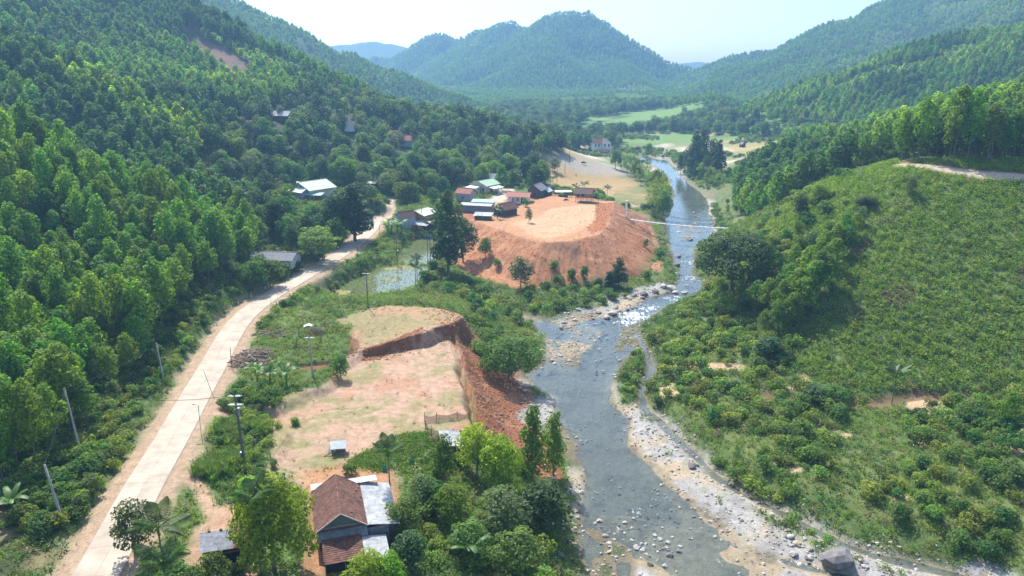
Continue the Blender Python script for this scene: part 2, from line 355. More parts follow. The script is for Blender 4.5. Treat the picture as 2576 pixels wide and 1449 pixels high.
# ------------------------------------------------------------------ the ground and what covers it
FIELD = GP([(1345,402),(1420,392),(1480,398),(1540,412),(1575,432),(1610,455),(1635,480),(1632,505),(1600,525),(1560,520),(1520,500),(1400,495),(1370,470),(1385,440)], 5.2)
TOPSAND = GP([(1290,560),(1350,545),(1390,525),(1460,515),(1500,512),(1512,530),(1490,560),(1440,590),(1380,600),(1330,590)], 12.)
BERM = GP([(1500,512),(1542,510),(1535,540),(1522,572),(1490,588),(1478,575),(1498,555)], 12.)
DIRTY = GP([(470,1449),(490,1390),(525,1330),(560,1290),(600,1270),(640,1290),(640,1449)], 9.)      # bare yard beside the track
STRIPP = np.array([(462,75),(520,98),(590,138),(650,182),(625,205),(560,182),(500,142),(462,112)], float)
BARS = [np.array(b_, float) for b_ in ([(1544,990),(1625,1030),(1730,1130),(1855,1225),(1995,1302),(2180,1392),(2500,1480),(2300,1600),(1600,1600),(1620,1400),(1700,1240),(1580,1120)], [(1380,830),(1460,790),(1600,740),(1660,735),(1620,770),(1500,840),(1400,900)], [(1640,400),(1700,400),(1760,470),(1800,540),(1800,600),(1700,600),(1690,560),(1740,560),(1740,500),(1660,430)], [(1280,950),(1400,1000),(1400,1060),(1290,1060)], [(1430,1180),(1475,1200),(1465,1270),(1440,1290)], [(2440,1400),(2576,1360),(2600,1480),(2400,1480)])]
def G2(x, y, z):                                         # where a place falls in the frame
    zc = np.maximum(y * math.cos(PITCH) - (z - CAMZ) * math.sin(PITCH), 5); yc = y * math.sin(PITCH) + (z - CAMZ) * math.cos(PITCH)
    return 1288 + FPX * x / zc, 724.5 - FPX * yc / zc
def paint(x, y, h):
    n1 = fbm(x, y, 9, 4); n2 = fbm(x + 50, y - 30, 2.5, 3); n3 = fbm(x - 90, y, 40, 3)
    N = len(x); C = np.empty((N, 3))
    def put(m, col):
        m = np.clip(m, 0, 1)[:, None]; C[:] = C * (1 - m) + np.array(col) * m
    C[:] = (.075, .115, .034)
    put(sst(-.1, .12, n3 + n1 * .5), (.105, .140, .045))
    d_road, _ = ldist(ROAD_C, x, y)
    # under the plantations: litter
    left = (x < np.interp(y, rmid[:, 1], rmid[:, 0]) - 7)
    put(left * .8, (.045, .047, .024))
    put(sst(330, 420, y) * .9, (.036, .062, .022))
    # bare earth
    wob = n1 * 5 + n2 * 2.2
    d = sdist(PAD, x, y); put(sst(1.5, -1.2, d + wob) * .97, (.46, .325, .245)); pad_in = d < 1
    put(sst(.02, .22, n1 + n2 * .5) * (d < 0) * .55, (.40, .21, .125)); put(sst(-.01, .16, fbm(x, y, 5, 3) - .5 * n3 + .25 * fbm(x, y, 16, 2)) * (d < 1) * .8, (.20, .185, .08))
    south = sst(100, 90, y) * (d < 2) * (x < 5); put(south * sst(-.12, .12, n1 + n2), (.14, .15, .06))
    # cut faces of the pads: red-brown
    bank = (d > -.6) & (d < 13) & (x > -16) & (x < 8) & (y > 96) & (y < 148) & (h > .9); put(bank * sst(-.6, .4, d + n2), (.27, .115, .06))
    put(bank * sst(.0, .2, n2), (.36, .19, .11))
    du = sdist(UPPER, x, y); put(sst(.8, -.8, du + wob * 1.3) * .95, (.40, .27, .17)); put((du < .5) * sst(-.06, .12, n1 + n3) * .75, (.20, .19, .085))
    cut = (du > -.3) & (du < 3.2) & (y < np.interp(x, [-32, -10], [141, 152])) & (y > 118) & (h < 10.6) & (x > -28); put(cut * sst(-.3, .3, du) * sst(3.2, 2.0, du + n1 * 6), (.25, .115, .06)); put(cut * sst(.0, .2, n2) * .5, (.34, .18, .10))
    dt = sdist(TERR, x, y); cut = (dt > .1) & (dt < 2.2) & (y < 135) & (x > -38); put(cut * sst(-.1, .1, n1 + .05) * .9, (.20, .10, .055))
    put(sst(1, -1, sdist(DIRTY, x, y) + wob * .6) * .95, (.46, .31, .22))
    for ln_ in ([(1060,860),(1080,920),(1092,980),(1095,1050)],[(1040,870),(1058,930),(1068,1000),(1060,1070)],[(760,1040),(900,1030),(1020,990),(1090,920)],[(780,1060),(900,1052),(1030,1010)]):
        d_, _ = ldist([G(u_, v_, 8) for u_, v_ in ln_], x, y); put(np.exp(-(d_ / .35) ** 2) * .28 * (sdist(PAD, x, y) < 0), (.55, .42, .33))
    # trodden way from the road to the pad, house yard
    d, _ = ldist([G(u, v, 9) for u, v in [(470,1210),(500,1235),(520,1270),(530,1300)]], x, y); put(sst(1.3, .5, d + n2), (.44, .32, .22))
    d, _ = ldist([G(u, v, 8.6) for u, v in [(540,1050),(640,1055),(720,1045),(800,1020)]], x, y); put(sst(2.6, 1.2, d + n2 * 2) * .9, (.44, .30, .21))
    d = sdist(GP([(770,1190),(790,1340),(760,1449),(900,1449),(1000,1260),(985,1180),(880,1170)], 8), x, y); put(sst(1.0, -.6, d + wob * .4) * .9, (.42, .24, .14))
    # big fill
    d = sdist(FILL, x, y)
    slope_in = (d < 20) & (h > 1.2 + water_z(y)) & (h < 12.6) & (y < 300) & (x > -22)
    fm = slope_in * sst(20, 17, d + wob) * ((h > 3.2) | (x > 30) | (n1 > 0))
    put(fm * 1., (.42, .205, .11)); put(fm * sst(-.03, .2, fbm(x * 1.5, y * 1.5, 5, 3)) * .8, (.48, .27, .155)); put(fm * sst(.05, .22, n1 - n2) * .6, (.33, .13, .06))
    put(fm * (d > 0) * sst(.02, .2, fbm(x, y, 14, 3)) * .6, (.30, .185, .12))
    put((d < 1.0) * sst(1.2, -1, d) * .9, (.46, .27, .155))
    put(sst(1.8, -1.8, sdist(TOPSAND, x, y) + wob * .7), (.53, .37, .235))
    for ln_ in ([(1300,560),(1360,548),(1430,530),(1480,515)],[(1310,572),(1380,560),(1450,540),(1495,520)],[(1240,560),(1300,575),(1370,590),(1430,585),(1470,560)],[(1260,552),(1330,540),(1390,520),(1430,505)],[(1290,585),(1350,575),(1420,560)]):
        d_, _ = ldist([G(u_, v_, 12) for u_, v_ in ln_], x, y); put((np.exp(-((d_ - .9) / .3) ** 2)) * .45 * (sdist(FILL, x, y) < 0), (.40, .22, .12))
    put(sst(.7, -.5, sdist(BERM, x, y) + wob * .3), (.40, .165, .075))
    # far paddies after the harvest
    d = sdist(FIELD, x, y); fi = sst(3, -2, d)
    put(fi, (.36, .265, .125)); put(fi * sst(.0, .16, fbm(x, y * .7, 36, 2)), (.20, .21, .075)); put(fi * sst(.05, .16, fbm(x * .6 + 70, y, 28, 2)), (.30, .27, .22))
    # terraces on the far right side
    rt = (x > 110) & (x < 215) & (y > 395) & (y < 640) & (h < 13.5); put(rt * sst(-.1, .05, n3) * .9, (.26, .24, .10)); put(rt * sst(.05, .12, np.sin(y * .16 + n1 * 3) * .2), (.36, .28, .13))
    mid = (x > 40) & (x < 150) & (y > 430) & (y < 640) & (h < 12); put(mid * .8, (.13, .165, .06)); put(mid * sst(-.04, .1, fbm(x, y * .5, 22, 3)), (.46, .41, .32))
    us, vs = G2(x, y, h); put((y > 400) * (y < 560) * sst(6, -6, sdist(STRIPP, us, vs)), (.17, .105, .085))
    put((x < -40) * (y < 84) * sst(.0, .12, n1 + n2) * .7, (.20, .16, .085))
    put((x > 60) * (x < 170) * (y > 112) * (y < 235) * (h > 6) * .8, (.12, .16, .05))
    # clear-felled light crops far up the valley
    lf = (y > 560) & (y < 860) & (h < 34) & (x > 30); put(lf * sst(-.15, .0, n3 + .02), (.12, .20, .05))
    # roadsides
    put(sst(5.8, 3.4, d_road + n2 * 2.6) * (y < 300), (.38, .285, .20))
    put(np.exp(-((d_road - 4.6) / .8) ** 2) * left * (y < 130) * .8 * (x < 0), (.17, .10, .06))
    put(sst(1.5, -1, sdist(GP([(1228,508),(1256,480),(1284,468),(1292,478),(1266,506)], 12.5), x, y) + n2 * 2), (.50, .42, .34))
    for ln_, z_ in (([(955,548),(980,535),(986,515),(990,498)], 12), ([(1390,400),(1430,388),(1455,379)], 6)):
        d_, _ = ldist([G(u_, v_, z_) for u_, v_ in ln_], x, y); put(sst(2.2, 1.2, d_ + n2), (.44, .36, .27))
    # river: gravel bars, sand, bed
    wz = water_z(y); rh = h - wz
    dr = sdist(RIVER, x, y); ds, _ = ldist(SIDE, x, y); db = sdist(BAR2, x, y)
    nearw = (np.minimum(dr, ds) < 26) & (y < 640) & (x > -12) & (x < 230)
    nf = sst(12, 16, sdist(FILL, x, y)); nearw = nearw * nf
    ub, vb = G2(x, y, h)
    bars = sst(30, -10, np.minimum.reduce([sdist(b_, ub, vb) for b_ in BARS]) + n1 * 70)
    put(nearw * (x > 0) * sst(1.0, .3, rh + n1) * (1 - bars) * .85, (.075, .088, .04))
    gr = nearw * (x > 0) * sst(1.25, .5, rh + n1 * 1.3) * bars
    put(gr * sst(-.3, .1, n2 + .15), (.29, .28, .265)); put(gr * sst(-.02, .16, n1 + n3 * .6), (.38, .31, .215)); put(gr * sst(.05, .25, n2) * .6, (.17, .16, .15))
    scr = nearw * sst(.9, 1.9, rh + n1 * 2) * (x > 18) * sst(.16, .08, n1 + n2 * .5) ; put(scr * .8, (.12, .14, .05))
    sandy = (x > 20) * (y < 140) * (y > 60) * (rh > 1) * (rh < 4.5) * sst(.13, .2, n1 + n2 * .3 + .4 * n3); put(sandy * .9, (.48, .36, .235))
    bed = (rh < .12) & (nearw > .5)
    put(bed * 1., (.27, .225, .155)); put(bed * sst(-.1, -.5, rh - .3 * n1), (.17, .155, .115)); put(bed * sst(.0, .2, n2) * .6, (.11, .095, .07)); put(bed * sst(.02, .2, n3 + n1 * .5) * .7, (.15, .115, .065)); put(bed * (1 - bars) * sst(-.25, .05, rh) * .7, (.10, .09, .055))
    # paddies by the road: mud and young rice
    for P_ in (PADDY1, PADDY2):
        d = sdist(P_, x, y); put(sst(.3, -.3, d), (.24, .215, .085))
    d, _ = ldist(CREEK, x, y); put(sst(2.0, 1.0, d) * (x > 30) * .9, (.16, .11, .06))
    # track on the crest at the right edge of the slope
    d, _ = ldist(TRACK, x, y); put(sst(2.4, 1.6, d), (.42, .36, .29)); put(np.exp(-((d - 4) / 1.8) ** 2) * .9, (.24, .12, .075))
    bareness = np.clip((C[:, 0] - C[:, 1]) * 8, 0, 1)[:, None]; C[:] = C * (1 - bareness * np.array([.24, .29, .34]))
    return C
TRACK = [(170,166),(140,170),(125,174),(114,178),(106,184),(101,192)]

NX0, NX1, NY0, NY1 = -150, 170, 24, 342
PATCH = [('bare_pads', -42, 9, 90, 164, .28), ('earth_fill', -26, 64, 184, 300, .36)]
x, y, F = grid(NX0, NX1, NY0, NY1, .6)
h = land(x, y); _nx = len(np.arange(NX0, NX1 + .3, .6)); HG = (h.reshape(-1, _nx), NX0, NY0, .6)
C = paint(x, y, h); zz = h.copy()
for _, a_, b_, c_, d_, _s in PATCH:
    zz = zz - .25 * ((x > a_ + .7) & (x < b_ - .7) & (y > c_ + .7) & (y < d_ - .7))
    inn = (x > a_ + 2) & (x < b_ - 2) & (y > c_ + 2) & (y < d_ - 2); F = F[~inn[F].all(1)]
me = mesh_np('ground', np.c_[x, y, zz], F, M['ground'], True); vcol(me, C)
tag(link('ground', me), kind='structure')
for nm_, a_, b_, c_, d_, s_ in PATCH:
    x, y, F = grid(a_, b_, c_, d_, s_); h = land(x, y)
    me = mesh_np(nm_, np.c_[x, y, h], F, M['ground'], True); vcol(me, paint(x, y, h)); tag(link(nm_, me), kind='structure')
x, y, F = grid(-1100, 1400, -120, 2280, 8.0)
inn = (x > NX0 + 4) & (x < NX1 - 4) & (y > NY0 + 4) & (y < NY1 - 4)
F = F[~inn[F].all(1)]
h = land(x, y); _nx = len(np.arange(-1100, 1404., 8.)); HF = (h.reshape(-1, _nx), -1100., -120., 8.)
h = h - np.where(inn, 1.5, 0)
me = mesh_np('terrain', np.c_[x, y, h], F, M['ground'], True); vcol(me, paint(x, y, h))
tag(link('terrain', me), kind='structure')
# ------------------------------------------------------------------ foliage
def mat_leaf(name, col, tr=.45, var=.35, hue=.03, tcol=None, rough=.6):
    m, t, N, L, B = newmat(name)
    oi = N.new('ShaderNodeObjectInfo'); ge = N.new('ShaderNodeNewGeometry')
    hs = N.new('ShaderNodeHueSaturation'); hs.inputs['Color'].default_value = (*col, 1)
    m1 = N.new('ShaderNodeMapRange'); m1.inputs[3].default_value = .5 - hue; m1.inputs[4].default_value = .5 + hue * .7
    L.new(oi.outputs['Random'], m1.inputs[0]); L.new(m1.outputs[0], hs.inputs['Hue'])
    m2 = N.new('ShaderNodeMapRange'); m2.inputs[3].default_value = 1 - var; m2.inputs[4].default_value = 1 + var
    L.new(ge.outputs['Random Per Island'], m2.inputs[0])
    mm = N.new('ShaderNodeMath'); mm.operation = 'MULTIPLY_ADD'; mm.inputs[1].default_value = 7.31; mm.inputs[2].default_value = .17
    fr = N.new('ShaderNodeMath'); fr.operation = 'FRACT'; L.new(oi.outputs['Random'], mm.inputs[0]); L.new(mm.outputs[0], fr.inputs[0])
    m3 = N.new('ShaderNodeMapRange'); m3.inputs[3].default_value = 1 - var * .8; m3.inputs[4].default_value = 1 + var * .8
    L.new(fr.outputs[0], m3.inputs[0])
    mu = N.new('ShaderNodeMath'); mu.operation = 'MULTIPLY'; L.new(m2.outputs[0], mu.inputs[0]); L.new(m3.outputs[0], mu.inputs[1]); L.new(mu.outputs[0], hs.inputs['Value'])
    L.new(hs.outputs[0], B.inputs['Base Color']); B.inputs['Roughness'].default_value = rough; B.inputs['Specular IOR Level'].default_value = .25
    T = N.new('ShaderNodeBsdfTranslucent'); tm = N.new('ShaderNodeMix'); tm.data_type = 'RGBA'; tm.blend_type = 'MULTIPLY'; tm.inputs[0].default_value = 1
    L.new(hs.outputs[0], tm.inputs[6]); tm.inputs[7].default_value = (*(tcol or (1.9, 1.9, .7)), 1); L.new(tm.outputs[2], T.inputs[0])
    mx = N.new('ShaderNodeMixShader'); mx.inputs[0].default_value = tr; L.new(B.outputs[0], mx.inputs[1]); L.new(T.outputs[0], mx.inputs[2])
    L.new(mx.outputs[0], N['Material Output'].inputs[0])
    return m
M['l_acacia'] = mat_leaf('leaf_acacia', (.098, .205, .016))
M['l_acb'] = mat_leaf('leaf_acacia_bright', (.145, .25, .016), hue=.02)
M['l_acd'] = mat_leaf('leaf_acacia_dark', (.062, .138, .018), hue=.02, tr=.4)  # for randomly darker trees and the shade painted into the left hollow
M['l_lime'] = mat_leaf('leaf_lime', (.16, .275, .02), hue=.03)
M['l_brown'] = mat_leaf('leaf_brown', (.17, .115, .05), hue=.02, tr=.25)
M['l_young'] = mat_leaf('leaf_young', (.15, .25, .03), hue=.02)
M['l_broad'] = mat_leaf('leaf_broad', (.075, .150, .032), hue=.045)
M['l_dark'] = mat_leaf('leaf_dark', (.038, .082, .026), tr=.35)
M['l_bright'] = mat_leaf('leaf_bright', (.095, .185, .022), hue=.035)
M['l_grey'] = mat_leaf('leaf_grey', (.095, .14, .066), hue=.03)
M['l_scrub'] = mat_leaf('leaf_scrub', (.145, .22, .042), hue=.04)
M['l_slope'] = mat_leaf('leaf_slope', (.175, .255, .045), hue=.035)
M['l_palm'] = mat_leaf('leaf_palm', (.050, .100, .020), tr=.3, hue=.02, rough=.45)
M['l_banana'] = mat_leaf('leaf_banana', (.075, .165, .035), tr=.45, hue=.02, rough=.45)
M['l_grass'] = mat_leaf('leaf_grass', (.12, .20, .035), hue=.04)
M['l_dry'] = mat_leaf('leaf_dry', (.20, .17, .075), tr=.25, hue=.02)
M['bark'] = plain('bark', (.16, .135, .10), .95, .35, 6, .4)
M['palm_bark'] = plain('palm_bark', (.15, .145, .115), .9, .3, 8, .3)

def merge(parts):
    V, F, k, I = [], [], 0, []
    for j, (v, f) in enumerate(parts):
        V.append(v); F.append(np.asarray(f) + k); k += len(v); I.append(np.full(len(f), j))
    return np.concatenate(V), np.concatenate(F), np.concatenate(I)
def tube(pts, rad, n=6, cap=True):
    pts = np.asarray(pts, float); m = len(pts); V = []
    for i in range(m):
        t = pts[min(i + 1, m - 1)] - pts[max(i - 1, 0)]; t /= np.linalg.norm(t) + 1e-9
        a = np.cross(t, [0, 0, 1.] if abs(t[2]) < .9 else [1., 0, 0]); a /= np.linalg.norm(a); b = np.cross(t, a)
        for k in range(n):
            w = 2 * math.pi * k / n; V.append(pts[i] + rad[i] * (math.cos(w) * a + math.sin(w) * b))
    F = [(i * n + k, i * n + (k + 1) % n, (i + 1) * n + (k + 1) % n, (i + 1) * n + k) for i in range(m - 1) for k in range(n)]
    if cap and n % 2 == 0:
        for o in (0, (m - 1) * n):
            F += [(o, o + 1 + k, o + 2 + k, o + 3 + k) for k in range(0, n - 2, 2)]
    return np.array(V), np.array(F)
def leaves(rs, blobs, n, size, up=.35, shell=.72, droop=0., asp=.55):
    B = np.array(blobs, float); w = (B[:, 3] * B[:, 4] * B[:, 5]) ** .67; w /= w.sum()
    b = B[rs.choice(len(B), n, p=w)]
    d = rs.normal(size=(n, 3)); d[:, 2] += .25; d /= np.linalg.norm(d, axis=1)[:, None]
    r = shell + (1.06 - shell) * rs.rand(n) ** .6
    P = b[:, :3] + d * b[:, 3:6] * r[:, None]
    nn = d + rs.normal(size=(n, 3)) * .5; nn[:, 2] += up; nn /= np.linalg.norm(nn, axis=1)[:, None]
    t = rs.normal(size=(n, 3)); t[:, 2] -= droop; t -= nn * (t * nn).sum(1)[:, None]; t /= np.linalg.norm(t, axis=1)[:, None]
    s = np.cross(nn, t); L = (size * (.6 + .8 * rs.rand(n)))[:, None]
    V = np.stack([P - t * L * .5, P + s * L * asp * .5 + nn * L * .08, P + t * L * .5, P - s * L * asp * .5 + nn * L * .08], 1).reshape(-1, 3)
    return V, np.arange(4 * n).reshape(n, 4)
def trunk_geo(rs, h, r, top, limbs, spread, lean=.04):
    bend = rs.normal(size=2) * lean * h
    sp = lambda t: np.array([bend[0] * t * t, bend[1] * t * t, h * t])
    ts = np.linspace(-.03, top, 6); parts = [tube([sp(t) for t in ts], [r * (1.25 if i == 0 else 1) * (1 - .75 * max(t, 0)) for i, t in enumerate(ts)], 6)]
    for k in range(limbs):
        t = .35 + .55 * (k + rs.rand()) / limbs; t = min(t, top - .03); a = k * 2.4 + rs.rand(); p = sp(t); ln = spread * (.6 + .5 * rs.rand()) * (1.1 - .6 * t)
        q = p + np.array([math.cos(a) * ln * .5, math.sin(a) * ln * .5, ln * .42]); q2 = p + np.array([math.cos(a + .2) * ln, math.sin(a + .2) * ln, ln * .65])
        rr = r * (1 - .75 * t) * .55; parts.append(tube([p, q, q2], [rr, rr * .6, rr * .2], 4, False))
    V, F, _ = merge(parts); return V, F
def blobs_for(rs, kind, h, w):
    B = []
    if kind == 'acacia':
        for k in range(15):
            t = (k + rs.rand()) / 15; z = h * (.36 + .58 * t); env = w * .5 * math.sin(math.pi * min(.98, .22 + .74 * t)) ** .8
            a = k * 2.39 + rs.rand() * .6; rr = w * (.13 + .085 * rs.rand()); q = max(0, env - rr * .6) * (.55 + .55 * rs.rand())
            B.append((math.cos(a) * q, math.sin(a) * q, z, rr, rr, rr * 1.25))
        B.append((0, 0, h * .9, w * .17, w * .17, h * .09)); B.append((0, 0, h * .62, w * .27, w * .27, h * .2))
    elif kind == 'broad':
        for k in range(18):
            t = (k + rs.rand()) / 18; z = h * (.28 + .62 * t); env = w * .5 * math.sin(math.pi * min(.95, .30 + .62 * t)) ** .6
            a = k * 2.39 + rs.rand(); rr = w * (.14 + .09 * rs.rand()); q = max(0, env - rr * .5) * (.5 + .6 * rs.rand())
            B.append((math.cos(a) * q, math.sin(a) * q, z, rr, rr, rr * .85))
        B.append((0, 0, h * .6, w * .28, w * .28, h * .22))
    elif kind == 'column':
        for k in range(20):
            t = (k + rs.rand()) / 20; z = h * (.16 + .78 * t); env = w * .5 * (1.05 - t) ** .55 * min(1, .5 + 2.5 * t)
            a = k * 2.39 + rs.rand(); rr = w * (.13 + .08 * rs.rand()) * (1.1 - .5 * t); q = max(0, env - rr * .4) * (.55 + .5 * rs.rand())
            B.append((math.cos(a) * q, math.sin(a) * q, z, rr, rr, rr * 1.2))
        B.append((0, 0, h * .45, w * .2, w * .2, h * .3))
    elif kind == 'tier':
        for lv, (z, ww) in enumerate(((.42, 1.), (.6, .95), (.78, .75), (.93, .42))):
            for k in range(9 if ww > .5 else 4):
                a = k * 2 * math.pi / (9 if ww > .5 else 4) + lv; q = w * .5 * ww * (.45 + .45 * rs.rand())
                B.append((math.cos(a) * q, math.sin(a) * q, h * z + rs.normal() * .12, w * .15, w * .15, h * .045))
    elif kind == 'spread':
        for k in range(22):
            a = k * 2.39; q = w * .5 * math.sqrt((k + .5) / 22) * .82; z = h * (.80 - .38 * (q / (w * .5)) ** 2 + .10 * rs.normal() * .8)
            rr = w * (.11 + .05 * rs.rand()); B.append((math.cos(a) * q, math.sin(a) * q, z, rr, rr, rr * .7))
        for k in range(8):
            a = k * .8; q = w * .36; B.append((math.cos(a) * q, math.sin(a) * q, h * (.38 + .1 * rs.rand()), w * .11, w * .11, w * .08))
    elif kind == 'shrub':
        for k in range(9):
            a = k * 2.39 + rs.rand(); q = w * .5 * (.1 + .55 * rs.rand()); rr = w * (.16 + .12 * rs.rand())
            B.append((math.cos(a) * q, math.sin(a) * q, h * (.28 + .45 * rs.rand()), rr, rr, h * (.2 + .1 * rs.rand())))
    elif kind == 'bamboo':
        for k in range(22):
            a = k * 2.39; q = w * .5 * (.3 + .7 * rs.rand()); t = rs.rand(); z = h * (.25 + .68 * t * (1 - .3 * q / w))
            B.append((math.cos(a) * q, math.sin(a) * q, z, w * .12, w * .12, h * .09))
    return B
TREES = {}
def tree_kind(key, kind, h, w, nleaf, lsize, mat, nvar, limbs=7, tr=.12, **kw):
    """meshes of a tree kind: [(trunk mesh, crown mesh), ...], height h"""
    out = []
    for i in range(nvar):
        rs = np.random.RandomState(abs(hash(key)) % 1000 if False else sum(map(ord, key)) * 7 + i * 31)
        hh = h; B = blobs_for(rs, kind, hh, w)
        V, F = leaves(rs, B, nleaf, lsize, **kw)
        cm = mesh_np('crown', V, F, M[mat])
        if kind == 'bamboo':
            parts = []
            for k in range(9):
                a = k * .7 + rs.rand(); q = w * .16; e = w * (.25 + .25 * rs.rand())
                parts.append(tube([(math.cos(a) * q, math.sin(a) * q, -.1), (math.cos(a) * (q + e * .3), math.sin(a) * (q + e * .3), hh * .5), (math.cos(a) * (q + e), math.sin(a) * (q + e), hh * .9)], [.06, .05, .02], 4, False))
            V, F, _ = merge(parts)
        elif kind == 'shrub':
            parts = [tube([(0, 0, -.1), (math.cos(a) * w * .15, math.sin(a) * w * .15, hh * .3), (math.cos(a) * w * .3, math.sin(a) * w * .3, hh * .62)], [.05, .035, .012], 4, False) for a in (0.3, 2.2, 4.1, 5.4)]
            V, F, _ = merge(parts)
        else:
            V, F = trunk_geo(rs, hh, tr, .86, limbs, w * .42)
        out.append((mesh_np('trunk', V, F, M['bark'], True), cm))
    TREES[key] = out
tree_kind('acacia', 'acacia', 11, 5.4, 1300, .52, 'l_acacia', 6, tr=.11)
tree_kind('acacia_bright', 'acacia', 11, 5.2, 1300, .52, 'l_acb', 3, tr=.11)
tree_kind('broad', 'broad', 10, 7.5, 1700, .66, 'l_broad', 4, tr=.18)
tree_kind('dark', 'broad', 12, 8, 2000, .66, 'l_dark', 3, tr=.24)
tree_kind('bright', 'broad', 10, 7.5, 2600, .55, 'l_bright', 3, tr=.18)
tree_kind('mango', 'broad', 10, 8.8, 6500, .46, 'l_lime', 1, tr=.22)
tree_kind('lime', 'broad', 10, 7.5, 2600, .55, 'l_lime', 2, tr=.18)
tree_kind('acacia_brown', 'acacia', 10, 4.6, 700, .46, 'l_brown', 2, tr=.11)
tree_kind('grey', 'broad', 8, 6.0, 1500, .50, 'l_grey', 3, tr=.13)
tree_kind('column', 'column', 20, 8.5, 3400, .72, 'l_dark', 2, tr=.3)
tree_kind('vine', 'column', 12, 5.5, 2600, .46, 'l_bright', 2, tr=.2)
tree_kind('tier', 'tier', 9.5, 11, 2200, .62, 'l_bright', 1, tr=.2, up=1.2, shell=.4)
tree_kind('bigdark', 'spread', 14, 19, 8000, .72, 'l_dark', 1, limbs=13, tr=.5)
tree_kind('spread', 'spread', 10, 14, 5200, .60, 'l_broad', 2, limbs=11, tr=.32)
tree_kind('bamboo', 'bamboo', 11, 6.5, 1500, .62, 'l_scrub', 2, asp=.3, droop=.6)
tree_kind('shrub', 'shrub', 2.0, 2.8, 420, .34, 'l_scrub', 4)
tree_kind('bush', 'shrub', 2.2, 3.0, 460, .36, 'l_broad', 3)
# thin copies for the far slopes
def low_kind(key, kind, h, w, n, ls, mat, nvar, **kw):
    out = []
    for i in range(nvar):
        rs = np.random.RandomState(sum(map(ord, key)) + i * 13)
        V, F = leaves(rs, blobs_for(rs, kind, h, w), n, ls, **kw)
        T, TF = tube([(0, 0, -.4), (0, 0, h * .5), (0, 0, h * .8)], [.12, .09, .05], 4, False)
        VV, FF, I = merge([(V, F), (T, TF)])
        me = mesh_np(key, VV, FF, M[mat]); me.materials.append(M['bark']); me.polygons.foreach_set('material_index', I.astype(np.int32))
        out.append(me)
    TREES[key] = out
low_kind('acacia_mid', 'acacia', 11, 5.6, 460, .88, 'l_acacia', 4)
low_kind('acacia_far', 'acacia', 9, 5.2, 150, 1.4, 'l_acacia', 3)
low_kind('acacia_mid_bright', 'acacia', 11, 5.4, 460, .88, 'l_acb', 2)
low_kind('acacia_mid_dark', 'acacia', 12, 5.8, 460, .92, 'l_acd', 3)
low_kind('young_far', 'acacia', 5, 4.2, 90, 1.1, 'l_young', 2)
low_kind('broad_mid', 'broad', 10, 8, 520, 1.05, 'l_broad', 3)
low_kind('dark_mid', 'broad', 12, 8, 520, 1.05, 'l_dark', 2)
low_kind('grey_mid', 'broad', 10, 7, 420, 1.0, 'l_grey', 2)
# weeds, young crop and grass
def weed(key, rs, n, w, h, ls, mat, nvar, asp=.5):
    out = []
    for i in range(nvar):
        P = np.c_[rs.normal(size=(n, 2)) * w * .32, rs.rand(n) ** 1.3 * h]
        V, F = leaves(rs, [(p[0], p[1], p[2] + .04, .05, .05, .04) for p in P], n, ls, up=.9, asp=asp)
        out.append(mesh_np(key, V, F, M[mat]))
    TREES[key] = out
def grass_tuft(key, rs, n, w, h, bw, mat, nvar):
    out = []
    for i in range(nvar):
        V, F = [], []
        for k in range(n):
            a = rs.rand() * 6.283; q = w * .3 * rs.rand(); b = rs.rand() * 6.283; ln = h * (.6 + .6 * rs.rand()); e = ln * (.2 + .45 * rs.rand())
            p = np.array([math.cos(a) * q, math.sin(a) * q, -.03]); o = np.array([math.cos(b), math.sin(b), 0]); s = np.array([-o[1], o[0], 0]) * bw
            m_ = p + o * e * .35 + np.array([0, 0, ln * .6]); t_ = p + o * e + np.array([0, 0, ln * .85]); j = len(V)
            V += [p - s * .6, p + s * .6, m_ + s, m_ - s, t_ + s * .1, t_ - s * .1]; F += [(j, j + 1, j + 2, j + 3), (j + 3, j + 2, j + 4, j + 5)]
        out.append(mesh_np(key, np.array(V), np.array(F), M[mat]))
    TREES[key] = out
_r = np.random.RandomState(5)
weed('weed', _r, 46, 1.2, .45, .20, 'l_scrub', 3); weed('weed_lush', _r, 46, 1.3, .6, .24, 'l_broad', 3); weed('creeper', _r, 40, 1.4, .22, .22, 'l_bright', 2, .8)
weed('crestplant', _r, 34, 1.0, .9, .32, 'l_young', 2)
weed('scrubplant', _r, 34, 1.0, 1.0, .30, 'l_slope', 4); weed('scrubdry', _r, 30, .9, .8, .28, 'l_dry', 2)
grass_tuft('grass', _r, 26, .9, .45, .022, 'l_grass', 3); grass_tuft('tallgrass', _r, 60, 1.6, 1.5, .035, 'l_grass', 3); grass_tuft('rice', _r, 14, .5, .35, .02, 'l_grass', 2)

